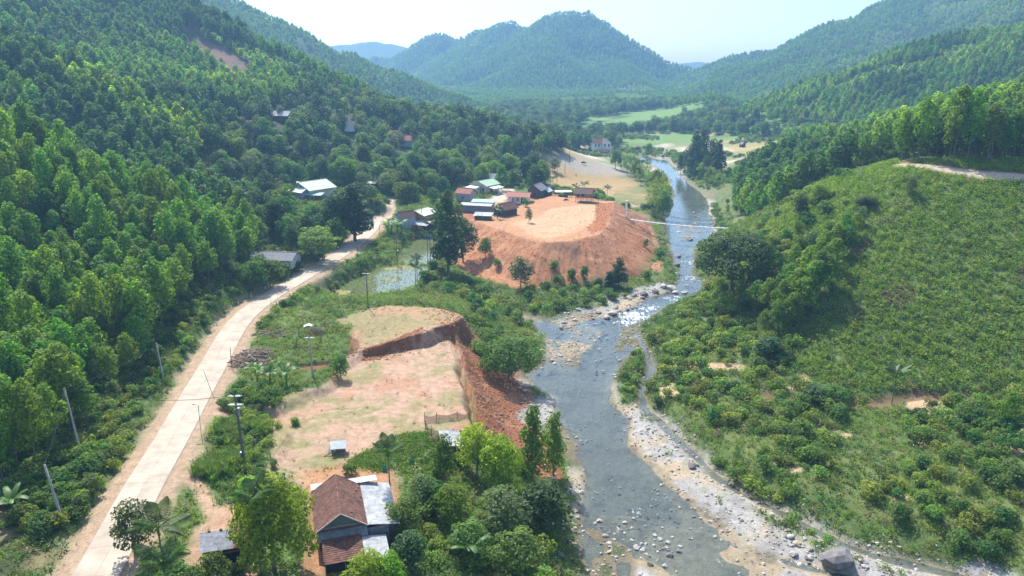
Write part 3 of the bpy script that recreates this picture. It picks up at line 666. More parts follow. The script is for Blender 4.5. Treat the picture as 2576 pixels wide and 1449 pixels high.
# palms and bananas: every frond a part
def frond_mesh(L, nl, ll, lw, arch, mat):
    V, F = [], []
    def pt(t): return np.array([L * t * (1 - .18 * t * arch), 0, L * (.62 * t - (.38 + .42 * arch) * t * t)])
    for k in range(nl):
        t = .16 + .84 * k / (nl - 1); p = pt(t); l_ = ll * math.sin(math.pi * min(.97, .18 + .8 * t)) ** .7
        for sgn in (-1, 1):
            o = np.array([.45, sgn * .82, -.25 - .3 * t]); o /= np.linalg.norm(o); w_ = np.array([lw, 0, 0]); j = len(V)
            V += [p - w_, p + w_, p + o * l_ * .6 + w_ * 1.1 + np.array([0, 0, .05]), p + o * l_ * .6 - w_ * 1.1 + np.array([0, 0, .05]), p + o * l_ + w_ * .2 - np.array([0, 0, .14 * l_]), p + o * l_ - w_ * .2 - np.array([0, 0, .14 * l_])]
            F += [(j, j + 1, j + 2, j + 3), (j + 3, j + 2, j + 4, j + 5)]
    T, TF = tube([pt(t) for t in np.linspace(0, 1, 6)], [.035, .03, .025, .018, .012, .006], 4, False)
    V, F, _ = merge([(np.array(V), np.array(F)), (T, TF)])
    return mesh_np('frond', V, F, M[mat])
FROND = [frond_mesh(2.3, 17, .80, .045, a, 'l_palm') for a in (.3, .65, 1.0)]
def ban_leaf(L, w, arch, rs):
    V, F = [], []; n = 9
    for k in range(n):
        t = k / (n - 1); ww = w * (math.sin(math.pi * (.06 + .9 * t)) ** .55) * (.0 if t < .12 else 1) + .03; x_ = L * t * (1 - .2 * arch * t); z_ = L * (.75 * t - (.45 + .5 * arch) * t * t)
        tear = .8 + .2 * rs.rand()
        V += [(x_, -ww * tear, z_ - .25 * ww), (x_, 0, z_), (x_, ww * tear, z_ - .25 * ww)]
    for k in range(n - 1):
        j = 3 * k; F += [(j, j + 1, j + 4, j + 3), (j + 1, j + 2, j + 5, j + 4)]
    return mesh_np('leaf', np.array(V), np.array(F), M['l_banana'], True)
BANL = [ban_leaf(2.3, .34, a, _r) for a in (.2, .55, .9)]
PALM_TR = {}
def palm(base, h, label, group=None, nf=9, s=1., lean=(0, 0), seed=0):
    rs = random.Random(seed * 7 + int(h * 10)); e = bpy.data.objects.new('areca_palm', None); COL.objects.link(e); e.location = base; e.rotation_euler[2] = rs.random() * 6.28
    tag(e, label, 'palm', group)
    pts = [(lean[0] * t * t, lean[1] * t * t, h * t) for t in (-.03, .2, .45, .7, .93)]
    V, F = tube(pts, [.13, .10, .09, .085, .075], 7, False); link('trunk', mesh_np('trunk', V, F, M['palm_bark'], True), e)
    V, F = tube([(lean[0] * .87, lean[1] * .87, h * .92), (lean[0], lean[1], h * 1.0), (lean[0], lean[1], h * 1.0 + .5 * s)], [.09, .13, .05], 7, False)
    link('crownshaft', mesh_np('crownshaft', V, F, M['l_banana'], True), e)
    for k in range(nf):
        link('frond', FROND[(k + (k // 3)) % 3], e, (lean[0], lean[1], h + .25 * s), (0, -R(35) + R(50) * rs.random() * (k % 3) / 2, k * 2.4 + rs.random() * .4), s * (.85 + .3 * rs.random()))
    return e
def banana(base, h, label, group=None, nl=7, s=1., seed=0):
    rs = random.Random(seed); e = bpy.data.objects.new('banana_plant', None); COL.objects.link(e); e.location = base; tag(e, label, 'banana plant', group)
    V, F = tube([(0, 0, -.1), (.03, 0, h * .5), (.05, .02, h)], [.13 * s, .11 * s, .07 * s], 7, False); link('stem', mesh_np('stem', V, F, M['l_banana'], True), e)
    for k in range(nl):
        link('leaf', BANL[k % 3], e, (.05, .02, h - .05), (0, -R(38) + R(45) * rs.random(), k * 2.4 + rs.random() * .7), s * (.75 + .4 * rs.random()))
    return e
def plant(key, name, base, s, label, cat, group=None, var=None, rot=None, sz=None):
    """one tree or shrub: an Empty with trunk and crown"""
    T = TREES[key]; i = random.randrange(len(T)) if var is None else var % len(T)
    e = bpy.data.objects.new(name, None); COL.objects.link(e); e.location = base; e.rotation_euler[2] = random.random() * 6.28 if rot is None else rot
    e.scale = (s, s, s * (sz or 1)); tag(e, label, cat, group)
    sh = key in ('shrub', 'bush')
    link('stem' if sh else 'trunk', T[i][0], e); link('foliage' if sh else 'crown', T[i][1], e)
    return e

# one mass of many small plants: points carrying instances
def mass(name, P, keys, label, cat, scl, idx=None, tilt=.12, rs=np.random.RandomState(1)):
    if not len(P): return None
    srcs = []
    for k in keys:
        for t in TREES[k]:
            o = bpy.data.objects.new('source_' + k, t if not isinstance(t, tuple) else t[1]); srcs.append((k, o))
    n = len(P); me = bpy.data.meshes.new(name); me.vertices.add(n); me.vertices.foreach_set('co', np.asarray(P, np.float32).ravel())
    if idx is None: idx = rs.randint(0, len(srcs), n)
    else:
        first = {}; cnt = {}
        for j, (k, o) in enumerate(srcs): first.setdefault(k, j); cnt[k] = cnt.get(k, 0) + 1
        idx = np.array([first[keys[a]] + rs.randint(cnt[keys[a]]) for a in idx])
    a = me.attributes.new('pick', 'INT', 'POINT'); a.data.foreach_set('value', np.asarray(idx, np.int32))
    a = me.attributes.new('siz', 'FLOAT', 'POINT'); a.data.foreach_set('value', np.asarray(scl, np.float32))
    a = me.attributes.new('turn', 'FLOAT_VECTOR', 'POINT'); a.data.foreach_set('vector', np.c_[rs.normal(size=(n, 2)) * tilt, rs.rand(n) * 6.283].astype(np.float32).ravel())
    ob = link(name, me); tag(ob, label, cat, kind='stuff')
    g = bpy.data.node_groups.new(name, 'GeometryNodeTree')
    g.interface.new_socket('Geometry', in_out='INPUT', socket_type='NodeSocketGeometry'); g.interface.new_socket('Geometry', in_out='OUTPUT', socket_type='NodeSocketGeometry')
    N, L = g.nodes, g.links; gi = N.new('NodeGroupInput'); go = N.new('NodeGroupOutput')
    jn = N.new('GeometryNodeJoinGeometry')
    for k, o in reversed(srcs):
        oi = N.new('GeometryNodeObjectInfo'); oi.inputs['Object'].default_value = o; oi.inputs['As Instance'].default_value = True; L.new(oi.outputs['Geometry'], jn.inputs[0])
    ip = N.new('GeometryNodeInstanceOnPoints'); ip.inputs['Pick Instance'].default_value = True
    def na(nm, ty):
        q = N.new('GeometryNodeInputNamedAttribute'); q.data_type = ty; q.inputs[0].default_value = nm
        return [s_ for s_ in q.outputs if s_.enabled and s_.name == 'Attribute'][0]
    L.new(gi.outputs[0], ip.inputs['Points']); L.new(jn.outputs[0], ip.inputs['Instance']); L.new(na('pick', 'INT'), ip.inputs['Instance Index'])
    L.new(na('turn', 'FLOAT_VECTOR'), ip.inputs['Rotation']); L.new(na('siz', 'FLOAT'), ip.inputs['Scale']); L.new(ip.outputs[0], go.inputs[0])
    md = ob.modifiers.new('instances', 'NODES'); md.node_group = g
    return ob
# ------------------------------------------------------------------ where things grow
def WP(x, y, z):
    zc = y * math.cos(PITCH) - (z - CAMZ) * math.sin(PITCH); yc = y * math.sin(PITCH) + (z - CAMZ) * math.cos(PITCH)
    zc = np.where(zc < 5, 5, zc)
    return 1288 + FPX * x / zc, 724.5 - FPX * yc / zc
_az = np.linspace(R(-48), R(48), 385); _rg = np.exp(np.linspace(math.log(40), math.log(2200), 270))
_A, _Rg = np.meshgrid(_az, _rg, indexing='ij'); _hh = land(_Rg * np.sin(_A), _Rg * np.cos(_A), False)
_hor = np.maximum.accumulate((_hh - CAMZ) / _Rg, axis=1)
def seen(x, y, ztop, tol=.02):
    r = np.hypot(x, y); a = np.arctan2(x, y)
    i = np.clip(np.round((a - _az[0]) / (_az[1] - _az[0])).astype(int), 0, len(_az) - 1)
    j = np.clip(np.searchsorted(_rg, r * .96) - 1, 0, len(_rg) - 1)
    return (np.abs(a) < R(46)) & ((ztop - CAMZ) / r > _hor[i, j] - tol)
def inpoly(poly, u, v):
    return sdist(poly, u, v) < 0
def jgrid(x0, x1, y0, y1, st, jit, seed):
    rs = np.random.RandomState(seed); xs = np.arange(x0, x1, st); ys = np.arange(y0, y1, st)
    X, Y = np.meshgrid(xs, ys); X = X.ravel(); Y = Y.ravel()
    return X + rs.uniform(-jit, jit, len(X)) * st, Y + rs.uniform(-jit, jit, len(X)) * st, rs
def roadx(y): return np.interp(y, rmid[:, 1], rmid[:, 0])

MIXED = [(655,735),(640,640),(590,560),(520,500),(470,420),(500,392),(600,300),(830,240),(1000,265),(1200,290),(1310,320),(1420,372),(1430,388),(1345,405),(1385,440),(1370,470),(1290,480),(1200,455),(1130,470),(1100,500),(1000,515),(975,545),(925,545),(850,620),(760,680),(700,715)]
R2POLY = [(1852,575),(1845,500),(1880,450),(1960,400),(2300,290),(2300,425),(2100,440),(2030,480),(1980,520),(1920,575)]
STRIP = [(462,75),(520,98),(590,138),(650,182),(625,225),(560,200),(500,160),(462,130)]
YOUNG = [(470,70),(620,130),(740,175),(835,228),(780,225),(690,205),(610,168),(540,120)]
NOTREE = [  # frame outlines of open ground
 [(1345,402),(1420,385),(1560,375),(1640,385),(1700,370),(1960,340),(1960,400),(1880,440),(1850,470),(1845,520),(1845,620),(1830,700),(1800,740),(1650,800),(1200,720),(1180,640),(1190,540),(1240,490),(1380,480),(1370,440)],
 [(1440,330),(1480,300),(1600,282),(1760,262),(1800,275),(1700,310),(1560,335),(1450,345)],
 [(1560,340),(1700,335),(1960,345),(1960,380),(1560,380)]]
# ---------------- plantations
def zone(x, y, h):
    """0 none, 1 acacia, 2 mixed wood, 3 young"""
    u, v = WP(x, y, h); z = np.zeros(len(x), int)
    rx = roadx(y)
    left = (x < rx - 10.5) | ((y > 255) & (x < 40))
    z[left & (y < 330) & (x < rx - 7.0)] = 1
    z[(x < -100) & (y >= 300)] = 1
    z[(y > 480)] = 1
    z[(x > 94) & (y > 226) & (h > 12)] = 1
    z[(x > 200) & (y > 150)] = 1
    z[inpoly(R2POLY, u, v) & (y > 222) & (y < 420) & (x > 84)] = 1
    z[inpoly(MIXED, u, v) & (y < 560)] = 2
    z[(h < 15) & (y > 520) & (x > -150)] = 2
    z[(y > 480) & (y < 950) & (h >= 15) & (h < 22) & (x > -20) & (x < 260)] = 2
    z[inpoly(YOUNG, u, v) & (y > 400)] = 3
    for p in NOTREE: z[inpoly(p, u, v) & (y < 900)] = 0
    z[inpoly(STRIP, u, v) & (y > 400)] = 0
    d, _ = ldist(TRACK, x, y); z[d < 7] = 0
    z[(x > 90) & (y < 232) & (u < 2270)] = 0
    z[(x > 100) & (y > 184) & (y < 240) & (u > 2258) & (d > 4)] = 1
    # near left corner is open scrub
    z[(y < 80) & (u < 700)] = 0
    return z, u, v
ac_P, ac_S = [], []; mid = {k: ([], [], []) for k in ('acacia', 'mixed')}
x1, y1, rs = jgrid(-260, 330, 60, 430, 4.0, .44, 11)
h1 = land(x1, y1); zn, u1, v1 = zone(x1, y1, h1)
ok = (zn > 0) & seen(x1, y1, h1 + 11) & (u1 > -260) & (u1 < 2840) & (v1 > -260)
x1, y1, h1, zn, u1 = x1[ok], y1[ok], h1[ok], zn[ok], u1[ok]
dist = np.hypot(x1, y1); sc1 = rs.uniform(.72, 1.2, len(x1))
ia = np.where(zn == 1)[0]; ia = ia[np.argsort(dist[ia])]
vis = [i for i in ia if -60 < u1[i] < 2636]
near_ac = vis[:300]; keep = set(near_ac)
def side_left(i):
    if x1[i] > roadx(y1[i]) - 17: return ('slender acacia in the outer rows of the plantation right beside the road', 'acacia trees in the outer rows by the road')
    if y1[i] < 120: return ('slender acacia on the lower left slope behind the three grey poles', 'acacia trees on the lower left slope')
    return ('slender acacia higher up the left slope level with the road bend', 'acacia trees on the upper left slope')
side = lambda i: side_left(i) if x1[i] < 0 else ('tall slender acacia in the dark stand above the crest track at right', 'acacia trees above the crest track')
for i in near_ac:
    lb, gp = side(i)
    if rs.rand() < .022 and x1[i] < 0:
        plant('acacia_brown', 'acacia_tree', (x1[i], y1[i], h1[i] - .1), sc1[i], 'browning acacia among the green ones on the left slope', 'tree', 'browning acacias on the left slope'); continue
    plant('acacia_bright' if fbm(x1[i:i + 1], y1[i:i + 1], 40, 2)[0] > .07 else 'acacia', 'acacia_tree', (x1[i], y1[i], h1[i] - .1), sc1[i] * (1.18 if x1[i] > 0 else 1.), lb, 'tree', gp, sz=rs.uniform(.82, 1.25))
restA = [i for i in ia if i not in keep]
# mixed wood round the village
im = np.where((zn == 2) & (rs.rand(len(x1)) < .40))[0]
def clear(x, y):                                              # keep the houses, road and tracks open
    return not any((x - a) ** 2 + (y - b) ** 2 < r * r for a, b, r in CLEAR)
CLEAR = [at(u, v, z)[:2] + (r,) for u, v, z, r in [(1055,575,10,11),(1190,500,13,9),(1230,535,12,10),(1150,520,12,8),(1210,470,13,12),(1310,510,12,9),(1360,490,12,7),(790,488,15,17),(690,655,12,11),(555,545,18,9),(1240,500,13,8),(985,525,12,4),(990,505,13,4),(1290,460,12,7),(1250,480,12,6),(940,478,14,4)]]
# open sight lines in front of roofs standing in the wood
SIGHT = [(745,440,905,500,8),(900,450,965,490,6),(1012,500,1100,600,6),(1140,440,1300,560,8),(640,620,760,690,5),(495,495,610,560,8),(1000,330,1045,372,8),(840,300,890,340,8),(690,285,730,305,6),(1275,430,1330,470,6),(512,345,545,400,4)]
mixkeys = ['broad', 'dark', 'bright', 'grey', 'broad']
lab_mix = {'broad': 'mid green round tree in the mixed wood', 'dark': 'dark green dense tree in the mixed wood', 'bright': 'light green full tree in the mixed wood', 'grey': 'grey green loose tree in the mixed wood'}
def blocked(x, y, h, ht):
    u, v = WP(np.array([x]), np.array([y]), np.array([h])); _, vt = WP(np.array([x]), np.array([y]), np.array([h + ht]))
    for a, b, c, d, wm in SIGHT:
        m = wm * .4
        if a - m < u[0] < c + m and v[0] > b and vt[0] < d - 4 and v[0] > d - 2: return True
    return False
cand = [i for i in im[np.argsort(dist[im])] if clear(x1[i], y1[i]) and not blocked(x1[i], y1[i], h1[i], 9)]
nm = 0; restM = []
for i in cand:
    k = mixkeys[rs.randint(5)]
    if nm < 260 and -30 < u1[i] < 2600:
        s = rs.uniform(.62, 1.12); wh_ = ('left of the road', 'left of the road') if x1[i] < -58 else (('above the village junction', 'above the junction') if x1[i] < -22 else ('on the rise behind the village roofs', 'behind the roofs'))
        plant(k, 'woodland_tree', (x1[i], y1[i], h1[i] - .1), s, lab_mix[k] + ' ' + wh_[0], 'tree', k + ' trees ' + wh_[1]); nm += 1
    else: restM.append(i)
# farther slopes
x2, y2, rs2 = jgrid(-620, 760, 430, 960, 4.3, .45, 21)
x3, y3, _ = jgrid(-1000, 1300, 960, 2130, 5.2, .45, 22); x2 = np.r_[x2, x3]; y2 = np.r_[y2, y3]; pre = np.abs(x2) < y2 * .80; x2, y2 = x2[pre], y2[pre]
h2 = land(x2, y2, True); z2, u2, v2 = zone(x2, y2, h2)
ok = (z2 > 0) & seen(x2, y2, h2 + 9, .008) & (u2 > -160) & (u2 < 2740) & (v2 > -120) & (v2 < 560)
x2, y2, h2, z2, v2 = x2[ok], y2[ok], h2[ok], z2[ok], v2[ok]
xr, yr, hr = x1[restA], y1[restA], h1[restA]
patch = fbm(x2, y2, 90, 3) + .5 * fbm(x2, y2, 30, 2); z2[(z2 == 1) & (patch > .13) & (y2 > 560)] = 3; z2[(z2 == 1) & (np.abs(patch + .12) < .012) & (y2 > 520)] = 0
a2 = z2 == 1; b2 = (z2 == 2) & (rs2.rand(len(z2)) < .5); c2 = z2 == 3
y1_ = [i for i in np.where(zn == 3)[0]]
midd = a2 & (y2 < 620); farr = a2 & ~midd
PA = np.concatenate([np.c_[xr, yr, hr - .1], np.c_[x2, y2, h2 - .3][midd], np.c_[x2, y2, h2 - .3][farr], np.c_[x2, y2, h2 - .1][c2]])
_l2 = [q for q in RIDGES if q[0] == 'l2'][0][1]; _r1b = [q for q in RIDGES if q[0] == 'r1b'][0][1]
def tone(x, y, h):  # random tones, plus hollow shade and bright crests put into the leaf colour
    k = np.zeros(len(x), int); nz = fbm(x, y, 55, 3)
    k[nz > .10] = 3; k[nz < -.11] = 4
    d2, _ = ldist(_l2, x, y); low = (x < -60) & (y > 196) & (y < 330) & (h < 34); k[low] = 4  # darker leaves stand in for the shaded tree sides in the hollow
    k[(d2 < 10) & (x > -170) & (y < 320)] = 3; k[(x < -60) & (y > 180) & (y < 330) & (x > -118) & (h > 20) & (h < 32) & (nz > -.02)] = 3  # brighter along the ridge: young leaves and their backlight in one colour
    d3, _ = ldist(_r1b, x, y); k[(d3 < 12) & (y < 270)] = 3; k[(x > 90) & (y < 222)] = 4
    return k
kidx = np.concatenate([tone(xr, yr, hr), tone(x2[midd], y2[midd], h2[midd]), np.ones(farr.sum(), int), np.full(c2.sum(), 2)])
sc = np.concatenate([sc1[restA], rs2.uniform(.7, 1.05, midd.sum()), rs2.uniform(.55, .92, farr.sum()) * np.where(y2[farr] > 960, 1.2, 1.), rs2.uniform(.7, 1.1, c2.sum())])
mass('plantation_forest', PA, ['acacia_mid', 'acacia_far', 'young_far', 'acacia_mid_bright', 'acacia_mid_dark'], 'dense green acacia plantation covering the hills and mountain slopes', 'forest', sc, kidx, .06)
PM = np.concatenate([np.c_[x1[restM], y1[restM], h1[restM] - .1].reshape(-1, 3), np.c_[x2, y2, h2 - .2][b2]])
mass('mixed_wood', PM, ['broad_mid', 'dark_mid', 'grey_mid'], 'mixed darker wood along the valley floor beyond the village', 'forest', _r.uniform(.55, 1.1, len(PM)), None, .06)
# ------------------------------------------------------------------ far ranges beyond the valley
x, y, F = grid(-1700, 1900, 2300, 3400, 30.)
def far_range(x, y):
    h = np.full(x.shape, 10.)
    for pts in ([D(780,118,2900), D(870,112,2900), D(930,104,2850), D(1000,112,2800), D(1060,128,2800)], [D(1600,190,3000), D(1700,160,3000), D(1760,152,3000), D(1800,156,3000), D(1880,140,3000)]):
        for a, b in zip(pts[:-1], pts[1:]):
            d, z = ldist([a, b], x, y); h = np.maximum(h, z - .33 * d)
    return h + fbm(x, y, 300, 4) * 25
me = mesh_np('far_mountains', np.c_[x, y, far_range(x, y)], F, M['ground'], True); vcol(me, np.tile((.04, .075, .028), (len(x), 1)))
tag(link('far_mountains', me), kind='structure')

# ------------------------------------------------------------------ river water
def mat_water():
    m, t, N, L, B = newmat('river_water')
    N.remove(B)
    ge = N.new('ShaderNodeNewGeometry'); mp = N.new('ShaderNodeMapping'); mp.inputs['Scale'].default_value = (1, .45, 1); L.new(ge.outputs['Position'], mp.inputs[0])
    n = N.new('ShaderNodeTexNoise'); n.inputs['Scale'].default_value = 1.5; n.inputs['Detail'].default_value = 6; n.inputs['Roughness'].default_value = .62; L.new(mp.outputs[0], n.inputs['Vector'])
    fo = N.new('ShaderNodeAttribute'); fo.attribute_name = 'foam'
    sx = N.new('ShaderNodeSeparateColor'); L.new(fo.outputs['Color'], sx.inputs[0])
    st = N.new('ShaderNodeMapRange'); st.inputs[3].default_value = .2; st.inputs[4].default_value = 1.; L.new(sx.outputs[1], st.inputs[0])
    b = N.new('ShaderNodeBump'); b.inputs['Distance'].default_value = .12; L.new(st.outputs[0], b.inputs['Strength']); L.new(n.outputs[0], b.inputs['Height'])
    gl = N.new('ShaderNodeBsdfGlossy'); gl.inputs['Roughness'].default_value = .05; gl.inputs['Color'].default_value = (.86, .94, 1, 1); L.new(b.outputs[0], gl.inputs['Normal'])
    tr = N.new('ShaderNodeBsdfTransparent'); tr.inputs[0].default_value = (.72, .83, .88, 1)
    fr = N.new('ShaderNodeFresnel'); fr.inputs[0].default_value = 1.45; L.new(b.outputs[0], fr.inputs['Normal'])
    mx = N.new('ShaderNodeMixShader'); L.new(fr.outputs[0], mx.inputs[0]); L.new(tr.outputs[0], mx.inputs[1]); L.new(gl.outputs[0], mx.inputs[2])
    # broken white water
    n2 = N.new('ShaderNodeTexNoise'); n2.inputs['Scale'].default_value = 1.3; n2.inputs['Detail'].default_value = 7; n2.inputs['Roughness'].default_value = .75; L.new(mp.outputs[0], n2.inputs['Vector'])
    ad = N.new('ShaderNodeMath'); ad.operation = 'MULTIPLY_ADD'; ad.inputs[1].default_value = .36; L.new(sx.outputs[0], ad.inputs[0]); L.new(n2.outputs[0], ad.inputs[2])
    mr = N.new('ShaderNodeMapRange'); mr.inputs[1].default_value = .74; mr.inputs[2].default_value = .90; L.new(ad.outputs[0], mr.inputs[0])
    df = N.new('ShaderNodeBsdfDiffuse'); df.inputs[0].default_value = (.8, .84, .86, 1)
    m2 = N.new('ShaderNodeMixShader'); L.new(mr.outputs[0], m2.inputs[0]); L.new(mx.outputs[0], m2.inputs[1]); L.new(df.outputs[0], m2.inputs[2])
    L.new(m2.outputs[0], N['Material Output'].inputs[0]); return m
M['water'] = mat_water()
x, y, F = grid(-12, 232, 30, 640, 1.5)
dr = sdist(RIVER, x, y); ds, _ = ldist(SIDE, x, y); keep_v = (dr < 7) | (ds < 2.6)
F = F[keep_v[F].all(1)]
used = np.unique(F); re = np.full(len(x), -1); re[used] = np.arange(len(used)); x, y, F = x[used], y[used], re[F]
fo = np.zeros(len(x)); rf = np.full(len(x), .15)
for u, v, r_, s_ in [(1595,795,6,.95),(1575,812,5,.8),(1635,775,5,.8),(1700,752,6,.7),(1735,700,8,.6),(1745,660,9,.6),(1605,1290,2.2,.6),(1560,1340,9,.4),(1720,640,7,.5),(1900,1400,7,.6),(2010,1420,6,.6),(1500,850,10,.3),(1560,900,8,.4),(1480,900,7,.3),(1530,870,7,.35),(1590,840,6,.6),(1520,1340,8,.3),(1470,1380,7,.25),(1740,560,8,.4),(1760,540,7,.45),(1740,600,8,.35),(1450,1400,9,.25)]:
    a, b = G(u, v, float(water_z(G(u, v, 0)[1]))); g_ = np.exp(-((x - a) ** 2 + (y - b) ** 2) / r_ ** 2); fo = np.maximum(fo, s_ * g_); rf = np.maximum(rf, np.clip(s_ * 1.3, 0, 1) * np.exp(-((x - a) ** 2 + (y - b) ** 2) / (r_ * 1.8) ** 2))
rf = np.maximum(rf, .35 * sst(300, 270, y))
me = mesh_np('river_water', np.c_[x, y, water_z(y)], F, M['water'], True); vcol(me, np.c_[fo, rf, 0 * fo], 'foam')
tag(link('river_water', me), kind='structure')
def flat_water(name, poly, z, mat):
    x, y, F = grid(poly[:, 0].min() - 1, poly[:, 0].max() + 1, poly[:, 1].min() - 1, poly[:, 1].max() + 1, 1.0)
    k = sdist(poly, x, y) < 1.2; F = F[k[F].all(1)]; used = np.unique(F); re = np.full(len(x), -1); re[used] = np.arange(len(used))
    me = mesh_np(name, np.c_[x, y, 0 * x + z][used], re[F], mat, True); vcol(me, np.zeros((len(used), 3)) + np.array([0, .1, 0]), 'foam')
    return tag(link(name, me), kind='structure')
flat_water('paddy_water', PADDY1, 6.5 + .03, M['water']); flat_water('paddy_water', PADDY2, 6.6 + .03, M['water'])
POND = GP([(1790,452),(1830,448),(1852,458),(1846,472),(1815,478),(1795,470)], 4.0)
flat_water('pond_water', POND, 4.3, M['water'])

# ------------------------------------------------------------------ concrete road of cast slabs
M['concrete'] = plain('road_concrete', (.36, .305, .24), .85, .24, .4, .1)
M['joint'] = plain('road_bed', (.30, .245, .19), .95, .2, 1.5)
seg = np.r_[0, np.cumsum(np.hypot(*np.diff(rmid, axis=0).T))]
def road_at(s_):
    p = np.array([np.interp(s_, seg, rmid[:, 0]), np.interp(s_, seg, rmid[:, 1])]); q = np.array([np.interp(s_ + 1.5, seg, rmid[:, 0]), np.interp(s_ + 1.5, seg, rmid[:, 1])])
    o = np.array([np.interp(s_ - 1.5, seg, rmid[:, 0]), np.interp(s_ - 1.5, seg, rmid[:, 1])]); t = q - o; t /= np.hypot(*t) + 1e-9
    return p, np.array([t[1], -t[0]])
V, F = [], []
ss = np.arange(0, seg[-1], 2.5)
for i, s_ in enumerate(ss):
    p, n_ = road_at(s_)
    for o_ in (-2.5, 2.5): V.append((*(p + n_ * o_), ROAD_Z - .015))
    if i: F.append((2 * i - 2, 2 * i - 1, 2 * i + 1, 2 * i))
road = tag(link('road', mesh_np('road', V, F, M['joint'])), kind='structure')
for s_ in np.arange(0, seg[-1] - 5, 5.0):
    for lane in (-1, 1):
        V = []
        for zz in (ROAD_Z - .1, ROAD_Z + .02):
            for k in (0, .5, 1):
                p, n_ = road_at(s_ + .01 + (5 - .02) * k)
                for o_ in (.01, 2.4): V.append((*(p + n_ * o_ * lane), zz))
        F = [(6, 7, 9, 8), (8, 9, 11, 10), (0, 1, 7, 6), (4, 5, 11, 10), (0, 2, 8, 6), (2, 4, 10, 8), (1, 3, 9, 7), (3, 5, 11, 9)]
        if lane < 0: F = [f[::-1] for f in F]
        link('slab', mesh_np('slab', V, F, M['concrete']), road)

# ------------------------------------------------------------------ the hazy air of the valley
def haze():
    me = bpy.data.meshes.new('haze'); bm = bmesh.new(); bmesh.ops.create_cube(bm, size=1); bm.to_mesh(me); bm.free()
    o = link('haze', me, None, (0, 1550, 208), None, (4400, 3900, 424))
    m = bpy.data.materials.new('haze'); m.use_nodes = True; N = m.node_tree.nodes; N.remove(N['Principled BSDF'])
    v = N.new('ShaderNodeVolumePrincipled'); v.inputs['Color'].default_value = (.30, .60, 1, 1); v.inputs['Density'].default_value = .00031; v.inputs['Anisotropy'].default_value = .25
    m.node_tree.links.new(v.outputs[0], N['Material Output'].inputs['Volume']); me.materials.append(m)
    tag(o, 'pale blue haze filling the valley air', 'haze', kind='stuff'); return o
haze()
# ------------------------------------------------------------------ single trees one can point to
def T(key, name, u, v, z0, h, label, w=None, cat='tree', group=None, var=None):
    b = at(u, v, z0); ref = {'acacia': (11, 5.4), 'acacia_bright': (11, 5.2), 'broad': (10, 7.5), 'dark': (12, 8), 'bright': (10, 7.5), 'mango': (10, 8.8), 'lime': (10, 7.5), 'grey': (8, 6), 'column': (20, 8.5), 'tier': (9.5, 11), 'vine': (12, 5.5), 'spread': (10, 14), 'bigdark': (14, 19), 'bamboo': (11, 6.5), 'shrub': (2, 2.8), 'bush': (2.2, 3)}[key]
    s = (w / ref[1]) if w else h / ref[0]
    return plant(key, name, (b.x, b.y, b.z - .1), s, label, cat, group, var, sz=h / ref[0] / s)
T('mango', 'leafy_tree', 690, 1432, 8, 10.6, 'big bright green full tree left of the tiled farmhouse', 8.8)
T('lime', 'leafy_tree', 640, 1300, 8, 5.5, 'yellow green tree behind the foreground palm, left of the farmhouse', 4.6)
T('grey', 'flecked_tree', 340, 1395, 10, 6.6, 'small loose tree with pale flecks over the near end of the road', 5.0)
T('bush', 'garden_tree', 545, 1462, 8.5, 3.6, 'low dark leafy tree beside the tin roofed shed at bottom', 4.0)
T('broad', 'garden_tree', 1118, 1222, 7.5, 7.6, 'narrow dark tree next to the pale tin lean-to by the net plot', 3.4)
T('lime', 'garden_tree', 1200, 1195, 7, 8.0, 'bright green tree on the bank just below the net garden', 5.4)
T('lime', 'garden_tree', 1255, 1235, 6, 8.6, 'light green tree in the thicket midway between farmhouse and river', 5.6)
T('grey', 'garden_tree', 1265, 1345, 5, 6.6, 'grey green loose tree in the thicket right of the farmhouse', 6.4)
T('vine', 'vine_tree', 1338, 1215, 3, 13.0, 'tall vine covered tree on the near river bank', 5.0)
T('vine', 'vine_tree', 1392, 1195, 2, 11.0, 'shorter vine covered tree leaning over the river edge', 4.6)
T('dark', 'bank_tree', 1370, 1330, 2.4, 7.0, 'dark spreading tree overhanging the river near the bottom edge', 7.2)
T('broad', 'bank_tree', 1300, 1449, 4.5, 6.0, 'mid green tree at the bottom edge by the river', 5.8)
T('broad', 'garden_tree', 1010, 1345, 8, 4.8, 'leafy tree touching the right side of the grey tin roof', 4.2)
T('grey', 'garden_tree', 1065, 1270, 7.6, 4.4, 'pale leafy tree behind the right end of the farmhouse', 3.8)
T('dark', 'garden_tree', 1030, 1430, 7.6, 4.6, 'dark tree in front of the grey tin lean-to', 4.4)
T('lime', 'garden_tree', 925, 1490, 7.6, 5.0, 'lime green open tree in front of the farmhouse porch roof', 4.6)
T('lime', 'garden_tree', 985, 1475, 7.6, 4.2, 'lime green sapling right of the porch roof', 3.2)
T('bright', 'garden_tree', 1140, 1330, 6.6, 6.0, 'green tree in the middle of the thicket right of the farmhouse', 4.8)
T('broad', 'garden_tree', 1180, 1400, 6, 4.6, 'green tree at the lower end of the garden thicket', 4.6)
T('broad', 'garden_tree', 1110, 1290, 7, 4.6, 'darker tree in the thicket below the narrow dark tree', 4.2)
T('bush', 'garden_tree', 878, 1195, 8, 1.9, 'low dark citrus bush behind the farmhouse roof', 2.4)
T('spread', 'river_tree', 1280, 952, 1.5, 8.6, 'wide spreading tree leaning over the river below the eroded bank', 12.5)
T('broad', 'river_tree', 1235, 905, 3, 6.4, 'rounded tree left of the spreading river tree', 6.0)
T('bigdark', 'river_tree', 1838, 738, 3, 15.0, 'huge round dark tree overhanging the river on the right bank', 20.)
T('column', 'tall_tree', 1128, 690, 5.5, 25.0, 'very tall conical dark tree left of the orange earth fill', 10.5)
